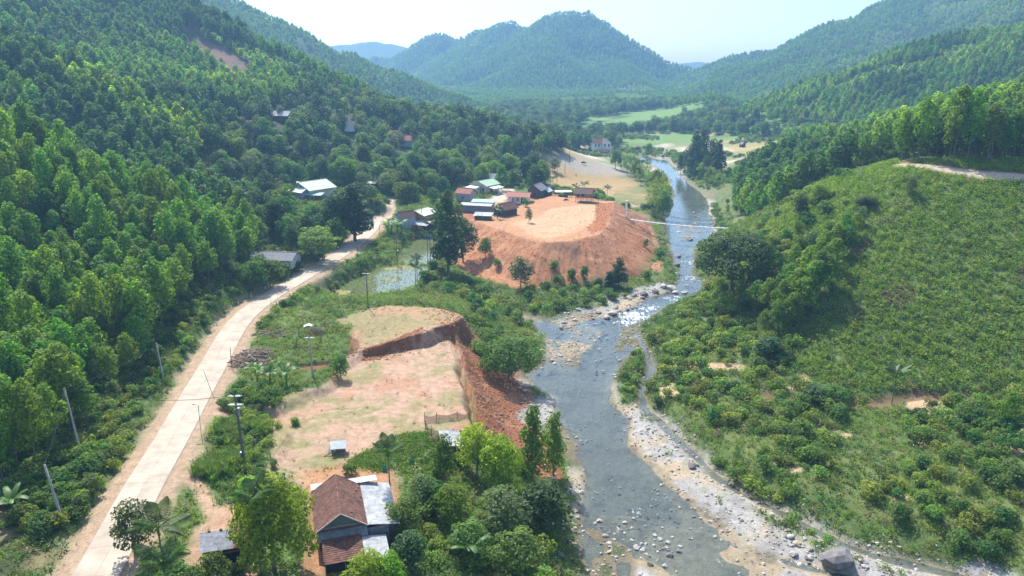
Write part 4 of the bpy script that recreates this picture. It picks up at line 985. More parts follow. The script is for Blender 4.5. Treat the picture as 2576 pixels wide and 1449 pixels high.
T('dark', 'tall_tree', 1165, 660, 6, 14.0, 'dark round tree beside the very tall conical tree', 8.5)
T('column', 'tall_tree', 893, 606, 10, 18.5, 'big dark tree standing left of the road junction', 13.0, var=1)
T('dark', 'tall_tree', 858, 610, 11, 16.0, 'second dark tree close behind the big one at the junction', 11.0)
T('tier', 'layered_tree', 800, 660, 11, 10.0, 'flat layered light green tree on the left of the road', 13.0)
T('dark', 'roadside_tree', 737, 640, 12, 8.5, 'small rounded dark tree left of the layered tree', 5.2)
T('broad', 'roadside_tree', 680, 722, 11, 7.5, 'leafy tree hiding the low grey roofed house by the road', 7.0)
T('broad', 'roadside_tree', 640, 735, 11, 8.0, 'leafy tree at the edge of the plantation where the road bends', 6.4)
T('bush', 'roadside_tree', 712, 700, 11, 4.6, 'dense bush in front of the long low grey roof', 6.0)
T('broad', 'roadside_tree', 655, 700, 11, 6.0, 'leafy tree at the left end of the long low grey roof', 6.0)
T('bush', 'roadside_tree', 690, 690, 11, 4.2, 'bush against the wall of the long low grey roofed house', 5.6)
T('bush', 'roadside_tree', 742, 682, 11, 4.0, 'bush at the right end of the long low grey roofed house', 5.0)
T('grey', 'roadside_tree', 795, 668, 10.5, 5.0, 'grey green bushy tree right of the low grey roof', 5.6)
T('bright', 'roadside_tree', 1215, 462, 13, 9.0, 'bright green tree between the green roof and the village lane', 7.0)
T('bright', 'roadside_tree', 1262, 478, 12.5, 11.0, 'light green slender tree right beside the bright village lane', 6.0)
T('broad', 'roadside_tree', 1290, 470, 12.5, 8.0, 'rounded tree behind the rust roofed white house', 6.0)
T('dark', 'field_edge_tree', 1345, 460, 8, 14.0, 'dark tree at the near left corner of the harvested field', 10.0)
T('dark', 'field_edge_tree', 1322, 462, 8, 12.0, 'dark round tree left of the field corner tree', 8.5)
T('grey', 'field_edge_tree', 1395, 432, 6.5, 7.5, 'grey green tree on the left edge of the harvested field', 7.0)
T('bush', 'yard_tree', 1322, 520, 12, 3.6, 'small dark bush in front of the white rust roofed house', 3.0)
T('grey', 'fill_sapling', 1330, 560, 12, 5.0, 'thin leafless looking sapling standing alone on the orange fill', 2.4, var=1)
T('broad', 'fill_toe_tree', 1222, 650, 5, 6.6, 'small leafy tree at the left foot of the orange fill', 4.2)
T('grey', 'fill_toe_tree', 1310, 725, 3, 9.0, 'loose open tree in front of the orange slope', 7.0)
T('column', 'fill_toe_tree', 1556, 722, 2, 9.0, 'dark conical tree at the foot of the orange slope', 6.2)
T('column', 'fill_toe_tree', 1532, 728, 2, 5.5, 'smaller dark tree left of the conical tree at the fill foot', 4.6, var=0)
for i, (u, v, h, w) in enumerate([(1438,706,3.6,3.),(1470,702,4.4,3.),(1398,716,3.,2.8),(1628,706,3.4,3.2),(1660,652,3.4,4.2),(1625,622,3.2,2.),(1690,690,1.4,1.8),(1505,722,3.,3.4),(1250,672,3.,2.6)]):
    T('bush', 'slope_bush', u, v, 3, h, ['small bush low on the front of the orange slope, left of the taller one', 'taller bush on the front of the orange slope', 'low bush at the left front foot of the orange slope', 'bush at the right foot of the orange slope', 'dark bush halfway up the river side of the orange slope', 'thin upright bush high on the river side of the orange slope', 'tiny bush at the river edge below the orange slope', 'dark bush just left of the conical tree on the slope foot', 'small bush beside the stony gully left of the orange slope'][i], w, 'bush')
T('bright', 'pad_tree', 857, 948, 8.5, 4.6, 'small rounded bright green tree between the terrace and the bare pad', 3.4)
for i, (u, v, h) in enumerate([(1745,445,26),(1765,440,24),(1790,438,19),(1728,447,16),(1775,452,13),(1805,442,20),(1750,455,10),(1712,442,12)]):
    T('column' if i in (0, 1, 5) else 'dark', 'knoll_tree', u, v, 5, h, ['tallest dark tree on the knoll by the far river bend', 'second tall dark tree on the knoll by the far river bend', 'round dark tree on the right shoulder of the river knoll', 'dark tree at the left side of the river knoll', 'dark tree low in front of the river knoll', 'tall separate dark tree right of the river knoll', 'low dark tree at the water below the river knoll', 'leaning dark tree left of the river knoll at the water'][i], h * .45)
for i, (u, v, h) in enumerate([(1790,462,9),(1805,478,8),(1770,450,10)]):
    T('bamboo', 'bamboo_clump', u, v, 5, h, 'pale green feathery bamboo clump at the foot of the river knoll', h * .8, 'bamboo', 'bamboo clumps below the knoll')
for i, (u, v, h) in enumerate([(1548,418,11),(1566,428,9),(1582,440,12),(1600,452,11),(1618,466,12),(1632,478,10),(1648,492,13),(1656,508,13),(1662,528,14),(1668,548,12),(1650,545,10),(1640,520,9)]):
    T('bamboo' if i % 3 else 'broad', 'bank_clump', u, v, 5, h, 'feathery green clump in the row between harvested field and river', h * .62, 'bamboo', 'row between the harvested field and the river')
for i, (u, v, h, w) in enumerate([(1930,800,9,5.5),(1965,812,9.5,5.5),(2000,790,10,6),(2035,772,10,6),(2060,730,9,6),(1900,785,7.5,5),(1985,760,9,5.5),(2095,690,8,5.5),(2070,665,8,5)]):
    T('acacia', 'slope_tree', u, v, 8, h, 'slender green tree in the grove on the left edge of the scrub slope', w, 'tree', 'grove on the left edge of the scrub slope')
T('dark', 'slope_tree', 1935, 905, 5, 5.0, 'low dark vine covered tree at the foot of the grove by the scrub slope', 7.5)
T('dark', 'slope_tree', 2010, 560, 22, 7.0, 'dark vine draped tree standing on the spur above the footbridge', 5.0)
T('bright', 'slope_tree', 2060, 508, 27, 5.0, 'yellow green rounded tree on the crest of the spur', 4.6)
T('grey', 'slope_tree', 2290, 492, 33, 5.0, 'small dark tree alone on the crest above the scrub slope', 3.2)
T('dark', 'slope_tree', 2180, 520, 28, 2.6, 'dark tangled thicket on top of the scrub slope', 7.0)
T('broad', 'slope_tree', 1900, 625, 10, 5.0, 'green bushy tree on the spur behind the huge round river tree', 6.0)
T('broad', 'creek_tree', 2090, 1025, 3, 4.6, 'flat topped small tree beside the creek at the slope foot', 6.0)
T('dark', 'creek_tree', 2050, 1015, 3, 3.4, 'dark bush mound by the creek at the slope foot', 6.6, var=1)
T('acacia', 'creek_tree', 2530, 1085, 4, 7.0, 'slender tree near the right edge below the scrub slope', 4.2)
for i, (u, v, h, k) in enumerate([(1045,478,8,'broad'),(1078,486,7,'grey'),(1112,492,8,'broad'),(1088,510,6,'bright'),(1140,468,9,'dark'),(1010,492,7,'broad'),(1128,520,6,'grey'),(1060,455,9,'broad'),(1100,450,9,'dark'),(1150,552,6,'broad'),(1105,548,6,'bright'),(935,510,7,'broad'),(905,520,9,'dark'),(1165,452,8,'grey'),(1180,465,7,'broad'),(1020,460,9,'broad')]):
    T(k, 'village_tree', u, v, 12, h, 'garden tree among the houses between junction and fill', h * .85, 'tree', 'garden trees between junction and fill')
for i, (u, v, h, k) in enumerate([(1905,735,7,'broad'),(1950,705,7,'acacia'),(1995,690,7,'acacia'),(2030,705,8,'acacia_bright'),(2060,690,8,'acacia'),(2100,650,8,'acacia'),(2130,640,7,'broad'),(2150,600,6,'acacia_bright'),(2120,610,7,'acacia'),(2080,630,7,'broad'),(2040,640,6,'grey'),(2010,650,6,'broad'),(2165,570,5,'grey'),(2085,730,8,'acacia'),(2050,760,9,'acacia'),(2015,800,9,'acacia_bright'),(1990,830,8,'acacia'),(1955,840,8,'broad'),(1925,845,6,'broad'),(1870,790,5,'broad'),(1975,620,5,'broad'),(1940,640,5,'bright'),(2005,600,4.5,'bright')]):
    T(k, 'slope_tree', u, v, 12, h, 'tree in the ragged wood climbing the left flank of the scrub slope', h * .62, 'tree', 'ragged wood on the left flank of the scrub slope')
# peak-line trees of the far mountains
for u, v, yy, h in [(1480,40,1594,14),(945,140,2080,16),(1160,92,1862,14),(2060,80,1338,14),(2068,82,1334,16),(1340,62,1696,12),(1376,38,1645,10),(1975,118,1380,12)]:
    x_, y_, z_ = D(u, v, yy); plant('broad', 'skyline_tree', (x_, y_, hz(x_, y_) - .2), h / 10 * .9, 'lone tall tree breaking the skyline of the far ridges', 'tree', 'lone trees on the far skyline')

# palms and bananas
PALMS = [(982,1250,8,6.0,1.15,'slim areca palm behind the grey tin roof'),(658,1449,8,9.0,1.25,'tall areca palm in front of the big bright tree'),(424,1500,9,7.6,1.35,'taller areca palm of the pair at the bottom left by the road'),(432,1560,9,6.0,1.35,'shorter areca palm of the pair at the bottom left by the road'),
 (1050,709,6.6,5.8,.95,'areca palm at the near end of the flooded paddy'),(1046,722,6.6,5.0,.95,'lower areca palm at the near end of the flooded paddy'),(1077,668,6.6,9.0,1.,'tall areca palm right of the flooded paddy'),(1083,662,6.6,11.,1.,'very tall areca palm right of the flooded paddy'),(1092,655,6.6,12.,1.,'tallest areca palm left of the conical tree'),(1105,650,6.6,12.5,1.,'areca palm touching the conical tree'),
 (2243,1018,3,5.4,1.2,'single palm by the creek below the scrub slope')]
for i, (u, v, z, h, s, lb) in enumerate(PALMS): palm(at(u, v, z), h, lb, None, 10, s, seed=i)
for i, (u, v, z, h) in enumerate([(612,590,14,12),(625,600,13,13),(637,585,14,11),(600,575,15,10),(735,470,16,14),(690,600,13,9),(560,560,17,8),(480,430,26,9),(505,440,25,10),(940,500,13,12),(720,560,14,9),(1020,380,20,11),(1000,390,20,10),(860,330,26,10)]):
    palm(at(u, v, z), h, 'slim areca palm rising among the trees left of the village road', 'areca palms among the village trees', 9, 1.1, seed=i + 40)
for i, (u, v, z, h) in enumerate([(1448,498,11,4.2),(1470,492,11,4.6),(1506,504,11,3.4),(1527,502,10.5,4.4),(1391,484,11,5.4)]):
    palm(at(u, v, z), h, ['palm left of the stilt hut', 'palm behind the stilt hut', 'small palm right of the stilt hut', 'palm at the back edge of the orange fill', 'tall palm between the plank house and the field'][i], None, 9, 1.0, seed=i + 70)
for i, (u, v, z, h, lb) in enumerate([(721,967,9,2.2,'banana plant with two drooping leaves on the grassy terrace'),(680,966,9.3,1.9,'banana plant left of the single one on the terrace'),(648,960,9.5,2.0,'banana plant next to the big firewood heap'),(38,1312,12,2.4,'banana plant at the far left edge'),(1251,550,12,3.0,'banana plant in front of the dark plank shed'),(1180,1420,6,2.0,'banana plant in the thicket near the bottom edge'),(986,588,9.6,3.2,'tallest banana plant by the junction house'),(1000,592,9.4,2.8,'banana plant in front of the junction house'),(975,590,9.8,2.6,'banana plant at the road edge of the junction house'),(1010,585,9.5,3.0,'banana plant against the wall of the junction house'),(965,470,14,3.4,'banana plant above the village junction'),(1000,478,14,3.6,'banana plant on the slope left of the conical tree')]):
    banana(at(u, v, z), h, lb, None, 8, 1.15 if i < 6 else 1.5, seed=i)

# ------------------------------------------------------------------ shrubs, each one its own
rsS = np.random.RandomState(17)
def scatter(n, polyuv, z0, keys, name, label, group, smin, smax, mind=1.4, noise=None, cat='shrub'):
    us = np.array(polyuv)[:, 0]; vs = np.array(polyuv)[:, 1]; pl = np.array([G(u, v, z0) for u, v in polyuv]); got = []; tries = 0
    while len(got) < n and tries < n * 40:
        tries += 1; x_ = rsS.uniform(pl[:, 0].min(), pl[:, 0].max()); y_ = rsS.uniform(pl[:, 1].min(), pl[:, 1].max())
        if sdist(pl, np.array([x_]), np.array([y_]))[0] > 0: continue
        if noise and fbm(np.array([x_]), np.array([y_]), noise, 2)[0] < -.02: continue
        if any((x_ - a) ** 2 + (y_ - b) ** 2 < mind ** 2 for a, b in got): continue
        if ldist(ROAD_C, np.array([x_]), np.array([y_]))[0][0] < 5.2: continue
        h_ = hz(x_, y_)
        if h_ < water_z(y_) + .25 and x_ > -5: continue
        got.append((x_, y_)); k = keys[rsS.randint(len(keys))]
        plant(k, name, (x_, y_, h_ - .08), rsS.uniform(smin, smax), label, cat, group)
    return got
scatter(170, [(1610,840),(1700,800),(1800,750),(1850,830),(1980,920),(2060,1000),(2250,1010),(2100,1080),(2000,1120),(1850,1110),(1780,1060),(1650,1010),(1620,920)], 2.5, ['shrub', 'bush', 'shrub'], 'bank_shrub', 'rounded green shrub on the right river bank below the grove', 'shrubs on the upper right bank', .6, 1.5, 1.4)
scatter(16, [(1565,905),(1605,885),(1625,930),(1605,990),(1565,1000)], .8, ['shrub', 'bush'], 'islet_shrub', 'shrub on the small islet between river and side channel', 'shrubs on the islet', .5, .9, .9)
scatter(75, [(1800,1090),(2050,1090),(2300,1180),(2576,1300),(2576,1390),(2450,1390),(2250,1400),(2050,1320),(1900,1230),(1780,1170)], 2.6, ['shrub', 'shrub', 'bush'], 'bank_shrub', 'low green shrub with sand between on the lower right floodplain', 'shrubs on the lower right floodplain', .4, 1.35, 1.5, 9)
scatter(60, [(2230,1040),(2576,1010),(2576,1300),(2450,1200),(2320,1130)], 3.4, ['bush', 'broad_'] if False else ['bush', 'shrub'], 'bank_shrub', 'dense dark green shrub at the right edge below the creek', 'shrubs below the creek at the right edge', .8, 1.4, 1.3)
scatter(46, [(1060,700),(1200,700),(1290,745),(1400,770),(1380,800),(1240,810),(1170,775),(1060,745)], 4, ['bush', 'shrub'], 'gully_shrub', 'dark green shrub in the gully between orange fill and bare pads', 'shrubs in the gully below the fill', .8, 1.5, 1.5)
scatter(34, [(1390,712),(1500,728),(1580,735),(1560,770),(1440,790),(1330,775),(1300,740)], 2, ['bush', 'bush', 'shrub'], 'toe_shrub', 'dark shrub in the belt along the foot of the orange slope', 'shrub belt at the foot of the orange slope', .7, 1.3, 1.5)
scatter(26, [(1170,790),(1260,820),(1300,880),(1250,930),(1200,900)], 4, ['bush', 'shrub'], 'bank_shrub', 'green shrub on the slope right of the eroded pad edge', 'shrubs right of the eroded pad edge', .7, 1.3, 1.4)
scatter(40, [(1090,1230),(1200,1120),(1300,1130),(1400,1230),(1420,1449),(1000,1470),(1000,1400),(1060,1330)], 5, ['bush', 'shrub'], 'garden_shrub', 'leafy shrub in the thicket between farmhouse and river', 'shrubs between farmhouse and river', .7, 1.3, 1.3)
scatter(40, [(600,985),(690,985),(700,1010),(660,1050),(560,1035)], 9.4, ['bush', 'shrub'], 'verge_shrub', 'leafy shrub on the verge right of the road by the bananas', 'shrubs on the right verge', .5, .95, 1.0)
scatter(32, [(480,1180),(520,1060),(560,1060),(690,1075),(690,1200),(600,1200),(540,1190)], 9, ['shrub', 'bush'], 'verge_shrub', 'green shrub round the pole with the meter box', 'shrubs round the meter box pole', .45, .9, 1.0)
scatter(46, [(640,860),(720,780),(800,725),(880,680),(960,620),(985,600),(990,615),(930,660),(840,712),(760,770),(680,850)], 8.5, ['shrub', 'bush'], 'embankment_shrub', 'low shrub on the grassy embankment right of the road', 'shrubs on the road embankment', .4, .9, 1.1)
scatter(60, [(0,1130),(200,1120),(330,1110),(290,1200),(230,1290),(120,1340),(0,1300)], 12, ['bush', 'shrub', 'bush'], 'verge_shrub', 'leafy shrub in the corner left of the road', 'shrubs in the left corner', .7, 1.3, 1.2)
scatter(24, [(140,1449),(250,1400),(330,1430),(480,1449),(600,1440),(600,1500),(150,1500)], 9, ['shrub', 'bush'], 'verge_shrub', 'bright shrub along the bottom edge by the road', 'shrubs along the bottom edge', .6, 1.1, 1.1)
scatter(30, [(1900,600),(2000,560),(2080,620),(2060,690),(1990,720),(1910,690)], 12, ['bush', 'shrub'], 'spur_shrub', 'shrub on the flank of the spur above the round river tree', 'shrubs on the spur flank', .9, 1.7, 1.8)
scatter(34, [(1790,500),(1850,530),(1900,560),(1840,600),(1800,560)], 5, ['bush', 'shrub'], 'ferry_shrub', 'shrub on the far bank near the right end of the footbridge', 'shrubs at the right end of the footbridge', .6, 1.2, 1.6)
scatter(44, [(1880,660),(1990,570),(2110,525),(2200,545),(2160,640),(2080,740),(2030,850),(1960,880),(1880,820),(1900,730)], 14, ['bush', 'shrub', 'shrub'], 'flank_shrub', 'shrub under the ragged wood on the left flank of the scrub slope', 'shrubs on the left flank of the scrub slope', .8, 1.7, 1.6)
# ------------------------------------------------------------------ stones
def rock_mesh(seed, sub=2, flat=.65):
    bm = bmesh.new(); bmesh.ops.create_icosphere(bm, subdivisions=sub, radius=.5); rs = np.random.RandomState(seed)
    cuts = [(lambda n: n / np.linalg.norm(n))(rs.normal(size=3)) for _ in range(9)]; lim = rs.uniform(.30, .46, 9)
    for v in bm.verts:
        p = np.array(v.co)
        for n_, l_ in zip(cuts, lim):
            e = p @ n_ - l_
            if e > 0: p = p - n_ * e * .9
        p = p * (1 + .05 * rs.normal()); v.co = p * np.array([1.1, .9, flat])
    me = bpy.data.meshes.new('rock'); bm.to_mesh(me); bm.free(); return me
M['rock_pale'] = plain('rock_pale', (.34, .325, .30), .9, .35, 2.5, .5)
M['rock_dark'] = plain('rock_dark', (.15, .14, .135), .8, .4, 2.5, .5)
M['rock_tan'] = plain('rock_tan', (.38, .31, .235), .9, .3, 2.5, .5)
ROCKS = {}
for mk in ('rock_pale', 'rock_dark', 'rock_tan'):
    ROCKS[mk] = []
    for i in range(4):
        me = rock_mesh(i * 5 + len(mk), 2); me.materials.append(M[mk]); ROCKS[mk].append(me)
    TREES[mk] = []
    for i in range(3):
        me = rock_mesh(i * 5 + 40 + len(mk), 1); me.materials.append(M[mk]); TREES[mk].append(me)
def boulder(u, v, w, mk, label, group=None, hgt=1., z0=.5, seed=None):
    b = at(u, v, z0); i = random.randrange(4)
    o = link('boulder', ROCKS[mk][i], None, (b.x, b.y, max(b.z, float(water_z(b.y)) - .25) + .12 * w * hgt), (random.uniform(-.2, .2), random.uniform(-.2, .2), random.uniform(0, 6.28)), (w, w, w * hgt))
    return tag(o, label, 'rock', group)
bb_ = boulder(2105, 1412, 4.3, 'rock_dark', 'largest dark boulder on the gravel at the bottom right', None, .95); bb_.rotation_euler = (.05, -.08, .4)
boulder(1740, 1175, 1.5, 'rock_dark', 'single dark brown boulder in the middle of the gravel bar')
for u, v, w, lb in [(1688, 728, 3.6, 'large pale boulder at the foot of the orange slope by the river'), (1668, 722, 2.6, 'grey boulder left of the large pale one at the slope foot'), (1700, 738, 2.2, 'low boulder at the water in front of the slope foot'), (1648, 735, 2.2, 'dark split boulder at the slope foot'), (1620, 742, 2.4, 'broad dark boulder left of the slope foot rocks'), (1595, 745, 2.0, 'dark boulder under the conical tree')]:
    boulder(u, v, w, 'rock_pale' if 'pale' in lb or 'grey' in lb or 'low' in lb else 'rock_dark', lb, None, .9)
for u, v, w, lb in [(1700, 668, 3.0, 'dark boulder in the river beside the fill, second from the bridge'), (1704, 648, 2.6, 'dark boulder at the fill edge nearest the footbridge'), (1703, 690, 2.4, 'pale round boulder in the river below the fill edge'), (1735, 606, 2.4, 'dark boulder in midstream just below the footbridge'), (1753, 630, 2.0, 'dark boulder on the right side of midstream below the bridge'), (1722, 742, 2.4, 'grey boulder standing in the rapids'), (1540, 790, 2.6, 'large grey boulder left of the rapids'), (1525, 800, 2.0, 'flat grey boulder upstream of the white water'), (1505, 788, 1.8, 'dark boulder on the bank left of the rapids')]:
    boulder(u, v, w, 'rock_dark' if 'dark' in lb else 'rock_pale', lb, None, .8)
rsR = np.random.RandomState(23)
def strew(n, polyuv, label, group, wmin, wmax, mks=('rock_pale', 'rock_dark', 'rock_tan')):
    P = np.array(polyuv, float)
    k = 0
    while k < n:
        u = rsR.uniform(P[:, 0].min(), P[:, 0].max()); v = rsR.uniform(P[:, 1].min(), P[:, 1].max())
        if sdist(P, np.array([u]), np.array([v]))[0] > 0: continue
        boulder(u, v, wmin + (wmax - wmin) * rsR.rand() ** 2, mks[rsR.randint(len(mks))], label, group, rsR.uniform(.7, 1.)); k += 1
strew(46, [(1400,790),(1560,760),(1640,740),(1600,790),(1480,830),(1390,830)], 'grey stone in the rocky bank above the rapids', 'stones above the rapids', .6, 1.7)
strew(60, [(1380,830),(1460,815),(1480,880),(1440,940),(1360,940),(1330,960)], 'pale stone in the shallows under the spreading tree', 'stones in the shallows under the spreading tree', .4, 1.2, ('rock_pale', 'rock_tan', 'rock_dark'))
strew(40, [(1480,840),(1560,840),(1560,960),(1500,960)], 'stone standing in the stream below the rapids', 'stones in the stream below the rapids', .4, 1.0)
strew(40, [(1960,1330),(2060,1370),(2200,1420),(2180,1449),(2040,1420),(1960,1390)], 'pale cobble in the heap round the largest boulder', 'cobbles round the largest boulder', .4, 1.1, ('rock_pale', 'rock_pale', 'rock_tan', 'rock_dark'))
strew(36, [(1600,1060),(1680,1090),(1820,1210),(1960,1290),(1930,1300),(1780,1210),(1640,1110)], 'stone along the narrow side channel of the gravel bar', 'stones along the side channel', .3, .9)
strew(50, [(1500,1300),(1660,1300),(1740,1400),(1660,1430),(1540,1400),(1480,1360)], 'pale stone breaking the surface near the bottom of the river', 'stones in the river at the bottom', .35, 1.0, ('rock_pale', 'rock_tan', 'rock_dark'))
strew(24, [(1690,620),(1790,590),(1795,640),(1740,730),(1700,730)], 'dark stone in the river between fill and round tree', 'stones in the river beside the fill', .6, 1.6, ('rock_dark', 'rock_pale'))
strew(18, [(1750,505),(1800,520),(1800,600),(1770,600),(1700,590),(1720,570)], 'pale stone on the river bars round the footbridge', 'stones round the footbridge', .8, 1.9)
strew(16, [(1300,960),(1380,1000),(1400,1060),(1320,1060)], 'reddish pale stone at the foot of the eroded bank', 'stones at the foot of the eroded bank', .4, 1.1, ('rock_tan', 'rock_pale'))
strew(14, [(1150,650),(1200,690),(1260,735),(1230,745),(1160,700)], 'grey stone in the dry gully left of the fill', 'stones in the dry gully', .7, 1.7, ('rock_dark', 'rock_pale'))
strew(18, [(1440,1180),(1480,1200),(1460,1290),(1440,1400),(1410,1420),(1420,1250)], 'stone at the near river edge under the vine trees', 'stones under the vine trees', .4, 1.1)

# ------------------------------------------------------------------ low growth and pebbles, uncountable
def cover(n, x0, x1, y0, y1, seed):
    rs = np.random.RandomState(seed); x = rs.uniform(x0, x1, n); y = rs.uniform(y0, y1, n)
    g, gx, gy, st = HG; h = np.array([hz(a, b) for a, b in zip(x, y)]); u, v = WP(x, y, h)
    ok = (u > -80) & (u < 2660) & (v > 150) & (v < 1530); x, y, h = x[ok], y[ok], h[ok]
    return x, y, h, paint(x, y, h), rs, u[ok], v[ok]
x, y, h, C, rs, u, v = cover(90000, -110, 120, 55, 300, 31)
green = (C[:, 1] > C[:, 0] * 1.0) & (h > water_z(y) + .3); thin = rs.rand(len(x)) < np.clip(150 / y, .25, 1.) ** 1.2
dr, _ = ldist(ROAD_C, x, y); lush = fbm(x, y, 12, 2)
inpad = (sdist(PADDY1, x, y) < 0) | (sdist(PADDY2, x, y) < 0)
slope = (x > 55) & (y > 108) & (h > 5.5)
right = x > 22
k = green & thin & (dr > 4.4) & ~inpad & ~slope
ki = np.where(rs.rand(len(x)) < .45, 2, np.where(lush > .03, 1, 0)); ki[(rs.rand(len(x)) < .06)] = 3
mass('ground_cover', np.c_[x, y, h - .02][k], ['weed', 'weed_lush', 'grass', 'scrubdry'], 'low weeds and grass covering the green ground', 'grass', (rs.uniform(.7, 1.5, len(x)) * (1 + .5 * np.clip((y - 120) / 150, 0, 1)))[k], ki[k], .15)
# sparse tufts on bare earth
bare = ~green & (dr > 4.4) & (h > 3) & (h < 11.5) & (x < 5) & (rs.rand(len(x)) < .05 + .25 * (lush > .1)) & (sdist(FILL, x, y) > 3)
mass('earth_tufts', np.c_[x, y, h - .02][bare], ['weed', 'grass', 'scrubdry'], 'small scattered tufts growing on the bare pink pads', 'grass', rs.uniform(.3, .8, bare.sum()), None, .15)
# paddy rice
xr_, yr_, hr_, _, rs3, _, _ = cover(2600, PADDY1[:, 0].min(), PADDY2[:, 0].max(), PADDY1[:, 1].min(), PADDY2[:, 1].max(), 33)
kk = ((sdist(PADDY1, xr_, yr_) < -.3) | (sdist(PADDY2, xr_, yr_) < -.3)) & (hr_ > 6.50 - .10 * rs3.rand(len(hr_)))
mass('young_rice', np.c_[xr_, yr_, hr_ - .02][kk], ['rice'], 'thin young rice standing in the two flooded paddies', 'rice', rs3.uniform(.5, .9, kk.sum()), None, .1)
# scrub slope on the right
xs_, ys_, hs_, Cs, rs4, us_, vs_ = cover(46000, 48, 165, 106, 256, 35)
sl = ((hs_ > 4.6) & (ys_ < 256)); d_t, _ = ldist(TRACK, xs_, ys_); sl &= (d_t > 2.6) & ~((us_ > 2258) & (ys_ > 192))
n_ = fbm(xs_, ys_, 9, 2); ki = np.where(n_ > .12, 3, np.where(rs4.rand(len(xs_)) < .55, 0, np.where(rs4.rand(len(xs_)) < .5, 1, 2)))
cr = (hs_ > 22) & (rs4.rand(len(xs_)) < np.clip((hs_ - 20) / 12, 0, .8)); ki[cr] = 4; ki[(rs4.rand(len(xs_)) < .25)] = 4
mass('scrub_slope_growth', np.c_[xs_, ys_, hs_ - .04][sl], ['scrubplant', 'weed_lush', 'tallgrass', 'scrubdry', 'crestplant'], 'knee high scrub and young crop covering the steep right slope', 'scrub', (rs4.uniform(.7, 1.35, len(xs_)) * np.where(ki == 2, .55, 1.))[sl], ki[sl], .12)
# undergrowth in the plantation and the village wood
xu, yu, hu, _, rs5, uu, vu = cover(16000, -150, 60, 74, 340, 37)
zu, _, _ = zone(xu, yu, hu); kz = (zu > 0) & np.array([clear(a, b) for a, b in zip(xu, yu)]) & (rs5.rand(len(xu)) < .55)
edge = (xu < roadx(yu) - 5.5) & (xu > roadx(yu) - 16) & (yu < 230) & (yu > 70); kz |= edge
mass('undergrowth', np.c_[xu, yu, hu - .05][kz], ['bush', 'shrub'], 'dark tangled undergrowth beneath the plantation and village trees', 'undergrowth', rs5.uniform(.35, .95, kz.sum()), None, .1)
# tall grass stands
TG = []
for cu, cv, n_, sp in [(600,1090,70,2.6),(650,1075,40,2.),(560,1180,60,2.4),(590,1160,40,2.),(1300,1200,70,2.2),(1320,1240,50,2.),(640,1000,30,1.8),(745,1068,6,.5),(1280,1160,30,2.),(530,1190,30,1.4)]:
    b = at(cu, cv, 8)
    for q in range(n_): TG.append((b.x + rsR.normal() * sp * .6, b.y + rsR.normal() * sp * .6))
TG = np.array([(a, b, hz(a, b) - .03) for a, b in TG])
mass('tall_grass', TG, ['tallgrass'], 'tall bright green cane grass by the meter box pole and thicket', 'grass', rsR.uniform(.7, 1.25, len(TG)), None, .1)
# creeping sweet potato in the garden
xg = rsR.uniform(-30, 0, 5000); yg = rsR.uniform(78, 102, 5000); pg = GP([(900,1150),(960,1110),(1070,1085),(1120,1110),(1110,1190),(1060,1200),(985,1180),(960,1190),(880,1170)], 8)
kg = sdist(pg, xg, yg) + 3 * fbm(xg, yg, 4, 2) < 0; xg, yg = xg[kg], yg[kg]
mass('garden_creeper', np.array([(a, b, hz(a, b)) for a, b in zip(xg, yg)]), ['creeper'], 'creeping green vegetable leaves behind the farmhouse', 'crop', rsR.uniform(.5, .95, len(xg)), None, .1)
# pebbles of the bars and the shallow bed
xp, yp, hp, Cp, rs6, up_, vp_ = cover(110000, -8, 110, 62, 290, 39)
rh = hp - water_z(yp); drv = sdist(RIVER, xp, yp); dsd, _ = ldist(SIDE, xp, yp); nn = fbm(xp, yp, 6, 2)
kp = (rh < 1.3) & (rh > -.75) & ((drv < 7) | (dsd < 4) | (sdist(BAR2, xp, yp) < 3)) & (rs6.rand(len(xp)) < np.where(rh > 0, .8, .38) * np.clip(.5 + 3 * nn, .1, 1)) & (sdist(FILL, xp, yp) > 12)
mass('pebbles', np.c_[xp, yp, hp + .02][kp], ['rock_pale', 'rock_tan', 'rock_dark'], 'pebbles and small cobbles of the river bed and gravel bars', 'gravel', (.14 + .6 * rs6.rand(kp.sum()) ** 3.2), None, .3)
# far field and terrace edges carry low growth
xf = rsR.uniform(-10, 230, 14000); yf = rsR.uniform(300, 660, 14000); hf = land(xf, yf); nf_ = fbm(xf, yf, 26, 3)
uf, vf = WP(xf, yf, hf); kf = (hf < 16) & (hf > water_z(yf) + .4) & (nf_ > .02) & (sdist(FIELD, xf, yf) > 2) & (uf < 2000)
mass('valley_scrub', np.c_[xf, yf, hf - .1][kf], ['bush', 'shrub'], 'scattered low bushes on the far valley floor and terraces', 'scrub', rsR.uniform(.5, 1.3, kf.sum()), None, .1)
